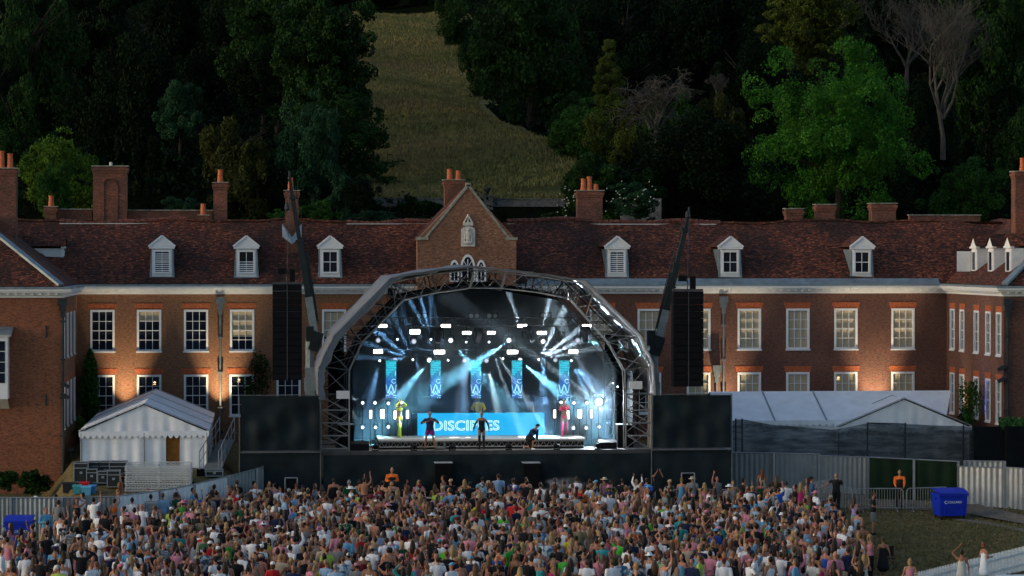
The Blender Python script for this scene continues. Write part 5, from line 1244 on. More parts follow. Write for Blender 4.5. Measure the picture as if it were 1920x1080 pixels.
# loading ramp with rails
a0, a1 = gpt(398, 893), at(443, 824, 126.5); r0, r1 = at(372, 893, a0.y), at(405, 824, 126.5)
a0.z += .05; b0 = Vector((at(372, 893, a0.y).x, a0.y, a0.z)); m = MB(); A = Vector((at(374,893,a0.y).x, a0.y, a0.z)); B = Vector((at(410,893,a0.y).x, a0.y, a0.z)); C = Vector((at(440,824,126.5).x, 126.5, at(440,824,126.5).z)); D_ = Vector((at(412,824,126.5).x, 126.5, C.z))
o = empty('loading_ramp', (A+B)/2, 'sloping metal ramp with handrails between marquee and stage wing', 'ramp'); m.extr([A,B,C,D_], (0,0,-.1)); m.build('ramp_surface', plain('ramp_board', (.16,.16,.155), .7), o)
for p, q in ((A, D_), (B, C)):
    m = MB(); up = Vector((0,0,1)); m.tube(p+up*1.05, q+up*1.05, .025); m.tube(p+up*.55, q+up*.55, .02)
    for k in range(6): c_ = p.lerp(q, k/5); m.tube(c_, c_+up*1.05, .02)
    m.build('handrail', GALV, o)
spk('stage_speaker', 376, 879, 893, gpt(376, 893).y, .35, .35, 'small black speaker standing at the ramp foot')
# ================================================================== trees and planting
def leafmat(name, a, b_, c=None, trans=.25):
    m, nt, b = new_mat(name); v = pos(nt); f = noise(nt, v, .55, 4, .65)
    col = ramp(nt, f, [(.35, a), (.55, b_), (.72, c or b_)])
    oi = N(nt, 'ShaderNodeNewGeometry'); col = mix(nt, 1.0, col, ramp(nt, oi.outputs['Random Per Island'], [(0, .6), (1, 1.45)]), 'MULTIPLY')
    nt.links.new(col, b.inputs['Base Color']); b.inputs['Roughness'].default_value = .6; b.inputs['Specular IOR Level'].default_value = .04
    tr = N(nt, 'ShaderNodeBsdfTranslucent'); nt.links.new(col, tr.inputs['Color']); mx = N(nt, 'ShaderNodeMixShader'); mx.inputs[0].default_value = trans
    out = [n for n in nt.nodes if n.type == 'OUTPUT_MATERIAL'][0]; nt.links.new(b.outputs[0], mx.inputs[1]); nt.links.new(tr.outputs[0], mx.inputs[2]); nt.links.new(mx.outputs[0], out.inputs['Surface']); return m
LM = {
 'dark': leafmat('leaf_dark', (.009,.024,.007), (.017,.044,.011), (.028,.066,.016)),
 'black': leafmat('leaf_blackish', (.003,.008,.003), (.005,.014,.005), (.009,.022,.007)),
 'blue': leafmat('leaf_bluish', (.014,.042,.022), (.022,.062,.030), (.032,.085,.036)),
 'olive': leafmat('leaf_olive', (.026,.034,.010), (.046,.052,.014), (.066,.066,.020)),
 'yellow': leafmat('leaf_yellowgreen', (.040,.090,.010), (.075,.14,.016), (.105,.17,.02)),
 'bright': leafmat('leaf_bright', (.018,.074,.010), (.040,.140,.016), (.090,.195,.032), .35),
 'mid': leafmat('leaf_mid', (.02,.06,.011), (.032,.09,.016), (.05,.115,.022)),
 'ygdark': leafmat('leaf_dull_yellow', (.040,.060,.011), (.062,.085,.016), (.085,.105,.022)),
}
BARK = plain('tree_bark', (.022,.018,.013), .9, var=.4, scale=4); DEADB = plain('dead_bark', (.055,.053,.048), .9, var=.3, scale=4)
def crown_arr(seed, n, lumps, leaf, style='round', flat=.0, R0=(1,1,1)):
    """unit-ish crown: leaf quads (numpy) around lumps in an ellipsoid of radii R0 (metres)"""
    g = np.random.default_rng(seed); R0 = np.array(R0)
    if style == 'conifer':
        t = g.uniform(-1, 1, lumps); rad = np.clip(1-(t+1)/2, .05, 1)**.6; a = g.uniform(0, 6.28, lumps); q = g.uniform(.35, .85, lumps)
        C = np.stack([np.cos(a)*rad*q, np.sin(a)*rad*q, t], 1); lr = g.uniform(.2, .34, lumps)*(.5+rad*.5)
    elif style == 'column':
        t = g.uniform(-1, 1, lumps); rad = np.sqrt(np.clip(1-np.abs(t)**3, .05, 1)); a = g.uniform(0, 6.28, lumps); q = g.uniform(.3, .8, lumps)
        C = np.stack([np.cos(a)*rad*q, np.sin(a)*rad*q, t*.9], 1); lr = g.uniform(.2, .36, lumps)
    else:
        d = g.normal(size=(lumps, 3)); d /= np.linalg.norm(d, axis=1)[:, None]; q = g.uniform(.25, .88, lumps)**.7
        C = d*q[:, None]; lr = g.uniform(.16, .36, lumps)
        nb = max(9, lumps//6); bd = g.normal(size=(nb, 3)); bd /= np.linalg.norm(bd, axis=1)[:, None]; bc = bd*(g.uniform(.38, .72, nb))[:, None]; br_ = g.uniform(.20, .36, nb)
        bi = g.integers(0, nb, lumps); sd_ = g.normal(size=(lumps, 3)) + bd[bi]*.9; sd_ /= np.linalg.norm(sd_, axis=1)[:, None]; C = bc[bi] + sd_*(br_[bi])[:, None]; lr = g.uniform(.08, .19, lumps)
        C[:nb] = bc*.75; lr[:nb] = br_*.8
        if lumps > 200: lr[nb:] *= .72
    w_ = lr**2; w_ /= w_.sum(); L = g.choice(lumps, n, p=w_)
    d = g.normal(size=(n, 3)); d /= np.linalg.norm(d, axis=1)[:, None]
    if style == 'conifer': d[:, 2] *= .4
    if style == 'layer': d[:, 2] *= .62
    rr = g.uniform(.55, 1.08, n)**(.6 if lumps < 200 else .35)
    spur = g.random(n) < .06; rr[spur] *= g.uniform(1.05, 1.35, spur.sum())
    P = C[L] + d*(rr*lr[L])[:, None]
    if style in ('round', 'layer'):
        ph = g.uniform(0, 6.28, 9); fz = sum(np.sin(P @ g.normal(size=3)*w + ph[i]) for i, w in enumerate((5, 6, 8, 9, 12, 15))); keep = fz < 1.35; P, L, d = P[keep], L[keep], d[keep]; n = len(P)
    P = P * R0
    if style == 'weep': P[:, 2] -= g.exponential(.05, n)*R0[2]
    nr = d*.9 + g.normal(size=(n, 3))*.75; nr[:, 2] += .35; nr /= np.linalg.norm(nr, axis=1)[:, None]
    up = np.array([0, 0, 1.0]) + g.normal(size=(n, 3))*.6; u = np.cross(nr, up); u /= np.linalg.norm(u, axis=1)[:, None]; v = np.cross(nr, u)
    s_ = leaf*g.uniform(.55, 1.3, n)
    a = u*s_[:, None]; b = v*(s_*(2.2 if style == 'weep' else 1.25))[:, None]
    bend = nr*(s_*.25)[:, None]
    V = np.stack([P-a*.5-b*.15, P-b*.6+bend*.0, P+a*.5-b*.15+bend, P+b*.6], 1)
    V[:, 1] = P - b*.55; V[:, 3] = P + b*.55
    return V.reshape(-1, 3)
def quad_mesh(name, V, mat):
    n = len(V)//4; me = bpy.data.meshes.new(name); me.vertices.add(4*n); me.vertices.foreach_set('co', V.astype(np.float32).ravel())
    me.loops.add(4*n); me.loops.foreach_set('vertex_index', np.arange(4*n, dtype=np.int32)); me.polygons.add(n)
    me.polygons.foreach_set('loop_start', np.arange(0, 4*n, 4, dtype=np.int32)); 
    me.materials.append(mat); me.update(calc_edges=True); return me
CR = {}
def crown_mesh(key, mat):
    """prototype crowns in a 2 m unit box, scaled per tree"""
    k = (key, mat)
    if k not in CR:
        sd = {'r1':(1,'round',110),'r2':(2,'round',150),'r3':(3,'round',80),'c1':(4,'conifer',60),'col':(5,'column',50),'w1':(6,'weep',40),'l1':(7,'layer',240),'big':(8,'round',260)}[key]
        n = {'big': 110000, 'l1': 46000, 'r2': 30000}.get(key, 28000); leaf = {'big': .018, 'r2': .036, 'l1': .030}.get(key, .036)
        CR[k] = quad_mesh('crown', crown_arr(sd[0], n, sd[2], leaf, sd[1]), LM[mat])
    return CR[k]
def tree(px0, px1, pyt, pyb, Y, key, mat, label, nm='tree', cat='tree', group=None, dep=None, rot=0, trunk=True, gz_=None):
    a, b = at(px0, pyt, Y), at(px1, pyb, Y); cx = (a.x+b.x)/2; g_ = tz(Y) if gz_ is None else gz_
    rx = (b.x-a.x)/2; rz_ = (a.z-b.z)/2; cz = (a.z+b.z)/2; o = empty(nm, (cx, Y, g_), label, cat, group)
    c = bpy.data.objects.new('crown', crown_mesh(key, mat)); COL.objects.link(c); c.parent = o; c.location = (0, 0, cz-g_); c.scale = (rx/.98, (dep or rx)/.98, rz_/.98); c.rotation_euler = (0, 0, rot)
    if trunk:
        m = MB(); r = max(.12, rz_*.045); z1 = max(cz, g_+1); p0 = Vector((cx, Y, g_-.6)); p1 = Vector((cx+rx*.05, Y, g_+(z1-g_)*.6)); p2 = Vector((cx-rx*.04, Y, z1+rz_*.3))
        m.tube(p0, p1, r*1.25, r*.85, 8); m.tube(p1, p2, r*.85, r*.3, 7); rg = random.Random(int(px0*7+pyt))
        for k in range(7):
            t = rg.uniform(.15, 1); s_ = p1.lerp(p2, t); a_ = rg.uniform(0, 6.28); e_ = s_+Vector((math.cos(a_)*rx*.6, math.sin(a_)*rx*.6, rz_*rg.uniform(.1,.5))); m.tube(s_, e_, r*.4, r*.1, 5)
        m.build('trunk', BARK, o)
    return o
# wooded slope, left of the meadow
T = tree
T(-60,175,-90,345,205,'r1','dark','huge dark broadleaf tree filling the upper left corner')
T(90,330,-60,290,215,'c1','black','tall near-black conifer second from the left edge', rot=1)
T(-40,110,140,400,176,'r3','dark','dark tree rising behind the far left chimney', rot=2)
T(150,345,90,400,190,'col','black','dark drooping conifer behind the arched chimney stack', rot=1)
T(250,430,-70,230,235,'r2','black','black crowned tree high on the slope, third from the left', rot=3)
T(330,520,-60,240,222,'r1','black','near-black tree high on the slope above the olive yew', rot=4)
T(270,400,150,300,186,'r3','blue','small bluish tree with pale twigs in the shade left of the olive yew', rot=1)
T(230,370,230,420,178,'w1','black','weeping dark evergreen between arched chimney and olive yew', rot=2)
T(478,732,-40,300,186,'l1','dark','massive dark layered beech whose edge borders the meadow', dep=7)
T(560,722,160,400,180,'l1','dark','lower dark layered tree touching the meadow\'s left edge', rot=2, dep=5)
T(400,640,-80,200,205,'r2','dark','dark tree crown at the top behind the layered beech', rot=5)
T(28,200,246,425,168,'r2','yellow','yellow-green bushy tree between the two left chimneys', rot=1)
T(60,150,300,430,160,'r3','mid','green bush below the yellow-green tree beside the left parapet', rot=3)
T(345,545,190,425,172,'w1','olive','olive brown spreading yew behind the single-pot chimney', rot=2)
T(515,652,180,420,171,'r2','blue','blue-green rounded tree right of the olive yew', rot=2)
T(600,700,290,420,170,'w1','blue','dark blue-green drooping shrub at the meadow\'s lower left corner', rot=1)
T(285,395,368,430,156,'r3','blue','low blue-green shrub behind the rear parapet', trunk=False)
T(560,640,374,430,156,'r3','mid','bright green bush right of the leaning crane boom', trunk=False, rot=2)
T(492,565,388,430,156,'r1','mid','small green bush left of the chimney by the crane boom', trunk=False, rot=1)
T(640,760,395,425,158,'r3','blue','dark low shrub in front of the flint garden wall', trunk=False, rot=1)
# right of the meadow
T(866,1120,-60,262,212,'r2','dark','large dark rounded tree at the meadow\'s right edge', rot=1)
T(805,905,-40,110,285,'r1','dark','distant dark tree at the top of the meadow, right side', rot=1)
T(860,960,40,225,235,'r3','dark','dark tree standing between the distant one and the large rounded one', rot=2)
T(640,760,-60,18,345,'r1','black','far dark trees closing the top of the meadow, left one'); T(740,860,-60,30,345,'r2','black','far dark trees closing the top of the meadow, right one')
T(1060,1290,-70,230,222,'r1','black','black crowned tree at the top above the weeping bare tree', rot=2)
T(1220,1450,-70,260,216,'r2','black','black crowned tree at the top left of the yellowish conifer', rot=3)
T(1000,1140,170,300,196,'r3','dark','dark green tree bordering the meadow\'s lower right side', rot=4)
T(1020,1170,190,345,188,'r2','mid','mid-green loose tree beside the meadow\'s lower right side', rot=1)
T(1105,1180,78,215,194,'c1','ygdark','slender yellowish conifer poking up left of the bare weeping tree', rot=1)
T(1085,1225,178,320,184,'r1','ygdark','yellow-green ash tree left of the bare weeping tree', rot=2)
T(1180,1330,140,330,188,'w1','mid','green tree entangled with the bare weeping tree', rot=3)
T(1040,1260,262,430,166,'w1','dark','wide dark yew mound behind the three-pot chimney', rot=1)
T(1180,1420,225,435,168,'col','black','dark weeping yew left of the bright green tree', rot=1)
T(1290,1420,150,330,188,'w1','olive','dull olive tree left of the bright green tree', rot=2)
T(1040,1135,300,420,158,'r3','dark','white-flowering dark shrub by the three-pot chimney', trunk=False, rot=1)
T(1120,1250,340,430,157,'r3','blue','dark shrub with a few white flowers right of the three-pot chimney', trunk=False, rot=4)
T(1425,1640,-60,150,200,'l1','ygdark','yellowish conifer with layered branches above the bright green tree', rot=2)
T(1376,1752,62,440,164,'big','bright','large bright green broadleaf tree behind the right half of the house', rot=.4, dep=6)
T(1600,1860,-60,200,225,'r2','black','black crowned tree behind the tall bare tree', rot=2)
T(1745,1960,-60,300,190,'r2','dark','large dark green tree at the upper right corner', rot=2)
T(1720,1900,280,440,168,'r1','mid','green tree beside the bright tree above the right parapet', rot=4)
T(1850,1980,200,440,176,'r3','dark','dark green tree behind the chimney at the right edge', rot=1)
T(1640,1800,170,430,178,'col','black','dark tree filling the gap right of the bright green tree', rot=2)
# shadowy filler of the wood further up
k = 0
fl = [(-80,120,-60,120,250),(60,240,-80,60,270),(180,360,-90,40,270),(430,560,-80,80,260),(540,690,-90,60,262),(930,1080,-90,60,262),(1080,1250,-90,40,270),(1250,1420,-90,60,255),(1400,1560,-90,90,240),(1540,1700,-90,70,262),(1700,1850,-90,120,250),(1820,1990,-90,140,240),
      (-60,60,60,300,200),(100,260,160,380,196),(420,560,80,260,198),(1130,1260,60,260,206),(1330,1480,60,300,198),(1800,1960,150,420,186),(1180,1300,200,400,180),(640,720,330,410,166)]
ON_ = ['first','second','third','fourth','fifth','sixth','seventh','eighth','ninth','tenth','eleventh','twelfth']
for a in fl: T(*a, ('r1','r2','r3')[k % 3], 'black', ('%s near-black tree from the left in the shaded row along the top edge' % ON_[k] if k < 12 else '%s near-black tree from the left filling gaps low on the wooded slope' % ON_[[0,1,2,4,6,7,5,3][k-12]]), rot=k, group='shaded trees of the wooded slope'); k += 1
# undergrowth carpeting the wooded slope
g = np.random.default_rng(77); n = 130000; Y_ = 150 + (340-150)*g.random(n)**1.5; px_ = g.uniform(-60, 1980, n); pr_ = np.interp(Y_, [a for a,_ in MB_R], [b for _,b in MB_R])
keep = (px_ < 655) | (px_ > pr_+12) | (Y_ < 171); Y_, px_ = Y_[keep], px_[keep]; n = len(Y_); Xw = Y_*(px_-VX)/F; zz = np.interp(Y_, [a for a,_ in PROF], [b for _,b in PROF]) + np.where(Y_>176, .5*np.sin(Xw*.12+Y_*.03)+.35*np.sin(Xw*.31+1+Y_*.07), 0)
hump = .9*(np.sin(Xw*1.1+Y_*.4)+np.sin(Xw*.53-Y_*.8)+1.2); C = np.stack([Xw, Y_, zz+np.clip(hump, .1, 3)*g.random(n)**.5], 1); nr = g.normal(size=(n,3)); nr[:,2] += .8; nr /= np.linalg.norm(nr,axis=1)[:,None]; u = np.cross(nr, g.normal(size=(n,3))); u /= np.linalg.norm(u,axis=1)[:,None]; v = np.cross(nr,u); s_ = g.uniform(.08,.26,n)[:,None]; V = np.stack([C-u*s_*.6, C-v*s_, C+u*s_*.6, C+v*s_], 1)
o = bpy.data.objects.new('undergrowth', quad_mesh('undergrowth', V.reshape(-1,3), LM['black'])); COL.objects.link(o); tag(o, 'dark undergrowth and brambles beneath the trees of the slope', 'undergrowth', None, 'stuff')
# white flowers on the two shrubs
FLW = plain('white_petals', (.40,.40,.37), .7)
for (pa, pb_, y0, y1, Y, n, lb) in ((1042,1130,345,410,156.6,45,'white blossoms dotted over the dark shrub left of the chimney'), (1135,1240,345,400,155.6,30,'white blossoms dotted over the dark shrub right of the chimney')):
    m = MB()
    for q in range(n): p = at(rng.uniform(pa,pb_), min(y1, rng.gauss((y0+y1)/2-5, 16)), Y+rng.uniform(-.8,.3)); m.ball(p, .05,.05,.04, 5, 3)
    o = [c for c in COL.objects if c.name.startswith('tree') and c.get('label','').endswith('by the three-pot chimney' if 'left of the' in lb else 'right of the three-pot chimney')][0]
    m.build('blossoms', FLW, o)
# bare trees
def bare(base, H, spread, seed, label, weep=0, lean=0, r0=.35, cat='tree'):
    rg = random.Random(seed); base = Vector(base); o = empty('bare_tree', base, label, cat); m = MB(); tw = MB()
    def br(p, d, L, r, lev):
        n = 4
        for i in range(n):
            q = p + d*(L/n); tgt = m if lev < 3 else tw
            tgt.tube(p, q, r*(1-.55*i/n), r*(1-.55*(i+1)/n), 6 if lev < 2 else 3, caps=False); p = q
            d = (d + Vector((rg.uniform(-.3,.3), rg.uniform(-.3,.3), rg.uniform(-.14,.24) - weep*(.28 if lev > 1 else 0)))).normalized()
            if lev < 4 and i > 0:
                for _ in range(2):
                    a = rg.uniform(0, 6.28); s_ = Vector((math.cos(a), math.sin(a), rg.uniform(-.1,.8))).normalized(); dd = (d*.75 + s_*spread).normalized()
                    br(p, dd, L*rg.uniform(.45,.66), max(.012, r*.42), lev+1)
    d0 = Vector((lean, 0, 1)).normalized(); br(base, d0, H*.5, r0, 0)
    for s_ in (-1, 1, .3): br(base+Vector((0,0,H*.22)), Vector((s_*.5, rg.uniform(-.3,.3), 1)).normalized(), H*.42, r0*.55, 1)
    m.build('trunk', DEADB, o); tw.build('twigs', DEADB, o); return o
def bt(px, pyb, Y, H, *a, **k): p = at(px, pyb, Y); return bare(p, H, *a, **k)
bt(1768, 300, 176, 12.5, .75, 3, 'tall bare dead tree with pale branches right of the bright green tree', r0=.2)
bt(1700, 170, 205, 8, .8, 5, 'smaller bare tree with pale twigs high above the bright green tree', r0=.2)
bt(1580, 90, 215, 6.5, .8, 9, 'bare twiggy tree at the top edge above the yellowish conifer', r0=.16)
bt(1228, 300, 174, 6.6, .9, 12, 'bare grey weeping tree with twisted trunk on the wooded slope', weep=1, lean=.12, r0=.22)
bt(1345, 190, 190, 2.0, .8, 14, 'small leafless twiggy sapling left of the bright green tree', r0=.05)
# flint garden wall with urn pier and ivy
Yw = 172.5; p, q = at(655, 371, Yw), at(1075, 373, Yw)
m = MB(); m.box(p.x, q.x, Yw, Yw+.5, tz(Yw)-1.6, p.z-.07); o = m.build('w', BR_F); bpy.data.objects.remove(o)
gw = empty('garden_wall', ((p.x+q.x)/2, Yw, tz(Yw)-1), 'long flint garden wall at the foot of the meadow', 'wall'); m.build('wall_face', BR_F, gw); m = MB(); m.box(p.x, q.x, Yw-.06, Yw+.56, p.z-.069, p.z); m.build('wall_coping', BR_F, gw)
c_ = at(914, 352, Yw-.2); m = MB(); m.box(c_.x-.35, c_.x+.35, Yw-.4, Yw+.3, tz(Yw)-1.6, at(914, 372, Yw).z+.12); m.box(c_.x-.42, c_.x+.42, Yw-.47, Yw+.37, at(914,372,Yw).z+.121, at(914,372,Yw).z+.2); m.build('pier', BR_F, gw)
zu = at(914,372,Yw).z+.2; m = MB(); m.lathe([(.16,0),(.07,.1),(.1,.16),(.24,.38),(.25,.5),(.2,.52)], (c_.x, Yw-.05, zu), 12)
thing(m, 'garden_urn', IRON, 'dark urn standing on the pier of the flint wall beside the gable', 'urn', (c_.x, Yw-.05, zu))
p, q = at(1165, 372, 163), at(1210, 415, 163); m = MB(); m.box(p.x, q.x+1, 163, 163.4, q.z-1, p.z); thing(m, 'garden_wall', BR_F, 'short piece of pale flint wall showing between the dark shrubs', 'wall')
def leafblob(name, box, n, leaf, mat, label, cat, seed, group=None, parts=True, spray=0):
    x0_, x1_, y0_, y1_, z0_, z1_ = box; g = np.random.default_rng(seed); c = np.array([(x0_+x1_)/2,(y0_+y1_)/2,(z0_+z1_)/2]); r = np.array([(x1_-x0_)/2,(y1_-y0_)/2,(z1_-z0_)/2])
    V = crown_arr(seed, n, 26, 1.0, 'column' if spray else 'round'); C = V.reshape(-1,4,3); ctr = C.mean(1, keepdims=True); C = ctr*r + (C-ctr)*leaf; V = C.reshape(-1,3)
    me = quad_mesh(name, V + np.array([0, 0, r[2]]), LM[mat]); o = bpy.data.objects.new(name, me); COL.objects.link(o); o.location = (c[0], c[1], z0_); return tag(o, label, cat, group)
p, q = at(725, 372, Yw-.6), at(835, 400, Yw-.6); leafblob('ivy', (p.x, q.x, Yw-.7, Yw-.05, q.z-.5, p.z+.15), 5000, .12, 'dark', 'dark ivy hanging over the flint wall left of the gable', 'ivy', 31)
p, q = at(640, 398, 168), at(835, 420, 168); leafblob('shrub', (p.x, q.x, 166.5, 168, q.z-1, p.z), 6000, .12, 'blue', 'row of low shrubs just above the roof ridge left of the gable', 'shrub', 32)
p, q = at(985, 400, 168), at(1080, 420, 168); leafblob('shrub', (p.x, q.x, 166.5, 168, q.z-1, p.z), 3000, .12, 'dark', 'low dark shrub above the roof ridge right of the gable', 'shrub', 33)
# climbers and bushes by the house
p, q = at(135, 672, YF-.8), at(172, 868, YF-.8); leafblob('climbing_shrub', (XL+.1, q.x+.45, YF-1.8, YF-.1, 2.2, p.z), 7000, .10, 'mid', 'tall leafy climber in the inner corner left of the marquee', 'climber', 41, spray=1)
p = at(148, 790, 133.5); leafblob('shrub', (p.x-.35, p.x+.55, 133, 134, p.z-1.2, p.z+.5), 1300, .085, 'yellow', 'floodlit yellow-green bush at the foot of the tall climber', 'shrub', 42)
p, q = at(455, 675, YF-.5), at(512, 740, YF-.5); leafblob('climbing_shrub', (p.x, q.x, YF-.9, YF-.05, q.z-1.2, p.z), 1500, .09, 'dark', 'dark climber reaching the upper floor left of the hanging loudspeakers', 'climber', 43, spray=1)
p, q = at(500, 690, YF-.5), at(520, 745, YF-.5)
p, q = at(1830, 722, YW+3.2), at(1876, 800, YW+3.2); leafblob('climbing_shrub', (XR-1.6, XR-.05, YW+2.2, YW+4.2, q.z-1.5, p.z), 3200, .085, 'mid', 'climbing shrub by the right wing, washed blue by its floodlight', 'climber', 44, spray=1)
p = at(1800, 775, YW+7); leafblob('shrub', (p.x-.5, p.x+.8, YW+6, YW+7, p.z-1.6, p.z+.3), 1000, .085, 'mid', 'small green shrub between long marquee and right wing', 'shrub', 45)
for k, (px0, px1, pyt, lb) in enumerate(((-15,45,880,'dark bush at the foot of the left brick wing, at the edge'),(30,72,886,'middle dark bush at the foot of the left brick wing'),(45,104,872,'dark spreading bush nearest the drainpipe of the left wing'))):
    Yb = 124.8-k*.4; p, q = at(px0, pyt, Yb), at(px1, 935, Yb); leafblob('shrub', (p.x, q.x, Yb-.7, Yb+.5, q.z, p.z), 2600, .09, 'dark', lb, 'shrub', 46+k)
# grass blades on the lawn where it shows
g = np.random.default_rng(4); n = 60000; px_ = g.uniform(-20, 1940, n); Y_ = g.uniform(98, 124, n); V = np.zeros((n,4,3))
dx = (px_-VX)/F; Xw = Y_*dx; zz = np.interp(Y_, [a for a,_ in PROF], [b for _,b in PROF]); s_ = g.uniform(.02,.05,n); h_ = g.uniform(.03,.09,n); an = g.uniform(0,3.14,n); ux, uy = np.cos(an)*s_, np.sin(an)*s_
base = np.stack([Xw, Y_, zz], 1); U = np.stack([ux, uy, np.zeros(n)], 1); Hh = np.stack([g.normal(0,.02,n), g.normal(0,.02,n), h_], 1)
V[:,0]=base-U; V[:,1]=base+U; V[:,2]=base+U*.3+Hh; V[:,3]=base-U*.3+Hh
GR = plain('dry_grass_blades', (.13,.112,.05), .9, var=.45, scale=1.5)
o = bpy.data.objects.new('grass', quad_mesh('grass', V.reshape(-1,3), GR)); COL.objects.link(o); tag(o, 'short dry grass blades over the lawn', 'grass', None, 'stuff')
# long meadow grass on the strip of hill
n = 90000; Y_ = 174 + (330-174)*g.random(n)**1.3; pl = 655.0; pr = np.interp(Y_, [a for a,_ in MB_R], [b for _,b in MB_R]); px_ = g.uniform(0,1,n)*(pr-pl)+pl; Xw = Y_*(px_-VX)/F
zz = np.interp(Y_, [a for a,_ in PROF], [b for _,b in PROF]); zz += np.where(Y_>176, .5*np.sin(Xw*.12+Y_*.03)+.35*np.sin(Xw*.31+1+Y_*.07), 0)
s_ = g.uniform(.03,.09,n); h_ = g.uniform(.10,.34,n); an = g.uniform(0,3.14,n); U = np.stack([np.cos(an)*s_, np.sin(an)*s_, 0*s_], 1); Hh = np.stack([g.normal(0,.06,n), g.normal(0,.06,n), h_], 1); base = np.stack([Xw,Y_,zz-.03],1); V = np.zeros((n,4,3))
V[:,0]=base-U; V[:,1]=base+U; V[:,2]=base+U*.2+Hh; V[:,3]=base-U*.2+Hh
o = bpy.data.objects.new('meadow_grass', quad_mesh('meadow_grass', V.reshape(-1,3), MEAD)); COL.objects.link(o); tag(o, 'long tawny grass of the hill meadow', 'grass', None, 'stuff')
# ================================================================== people
SK = [plain('skin_'+n, c, .55, var=.06, scale=6) for n, c in (('fair', (.42,.205,.125)), ('tanned', (.29,.13,.075)), ('rosy', (.38,.165,.11)), ('olive', (.33,.18,.11)), ('brown', (.17,.08,.045)))]
HC_ = {'blonde': (.30,.19,.08), 'dark brown': (.035,.022,.015), 'black': (.012,.01,.01), 'light brown': (.09,.05,.028), 'auburn': (.13,.04,.02), 'grey': (.22,.21,.20)}
HM = {k: plain('hair_'+k.replace(' ', '_'), v, .5, var=.35, scale=12) for k, v in HC_.items()}
def printm(name, a, b_, sc=14, c=None, stripes=False):
    m, nt, b = new_mat(name); v = pos(nt, glob=False)
    if stripes:
        wv = N(nt, 'ShaderNodeTexWave'); wv.inputs['Scale'].default_value = sc; wv.bands_direction = 'Z' if stripes == 'h' else 'X'; nt.links.new(v, wv.inputs['Vector']); f = wv.outputs['Fac']
        col = ramp(nt, f, [(.45, a), (.55, b_)])
    else:
        vo = N(nt, 'ShaderNodeTexVoronoi'); vo.inputs['Scale'].default_value = sc; nt.links.new(v, vo.inputs['Vector'])
        col = ramp(nt, noise(nt, v, sc*.8, 2, .5), [(.46, a), (.52, b_)]) if not c else mix(nt, ramp(nt, vo.outputs['Distance'], [(.28, 1), (.36, 0)]), ramp(nt, noise(nt, v, sc*.7, 2, .5), [(.46, a), (.52, b_)]), c)
    nt.links.new(col, b.inputs['Base Color']); b.inputs['Roughness'].default_value = .8; return m
CL = {'white': (.70,.71,.74), 'off-white': (.50,.49,.46), 'black': (.012,.012,.014), 'navy': (.015,.022,.06), 'grey': (.17,.18,.19), 'pale blue': (.22,.36,.52), 'sky blue': (.10,.30,.48), 'royal blue': (.02,.09,.42), 'pink': (.52,.20,.27), 'hot pink': (.55,.03,.16), 'red': (.48,.02,.02),
 'lilac': (.36,.27,.48), 'beige': (.42,.33,.23), 'khaki': (.17,.15,.09), 'olive green': (.06,.08,.03), 'dark green': (.012,.07,.03), 'bright green': (.05,.35,.04), 'teal': (.02,.22,.22), 'turquoise': (.05,.42,.42), 'yellow': (.60,.50,.04), 'lime': (.35,.52,.08), 'orange': (.55,.13,.02), 'burgundy': (.12,.012,.02), 'brown': (.10,.05,.03), 'denim blue': (.05,.09,.17), 'pale denim': (.20,.28,.38), 'salmon': (.55,.22,.16), 'mint': (.30,.50,.40)}
CM_ = {k: plain('cloth_'+k.replace(' ', '_').replace('-', '_'), v, .85, var=.12, scale=5, glob=False, spec=.2) for k, v in CL.items()}
CM_['black floral'] = printm('print_black_floral', (.012,.012,.015), (.40,.38,.36), 9); CM_['white floral'] = printm('print_white_floral', (.55,.55,.55), (.06,.08,.10), 10); CM_['pink floral'] = printm('print_pink_floral', (.52,.42,.38), (.40,.06,.12), 9)
CM_['blue floral'] = printm('print_blue_floral', (.05,.14,.26), (.45,.52,.55), 9); CM_['green leaf-print'] = printm('print_green_leaf', (.02,.06,.03), (.25,.38,.18), 9); CM_['orange patterned'] = printm('print_orange', (.30,.05,.02), (.40,.28,.12), 9)
CM_['blue striped'] = printm('print_blue_stripe', (.5,.52,.55), (.05,.12,.28), 6, stripes='x'); CM_['black and white striped'] = printm('print_bw_stripe', (.5,.5,.5), (.02,.03,.03), 6, stripes='h'); CM_['leopard-print'] = printm('print_leopard', (.28,.17,.08), (.03,.02,.015), 16)
EYE = plain('eye_dark', (.02,.015,.012), .3); LIP = plain('lip', (.30,.08,.07), .5)
def V3(*a): return Vector(a)
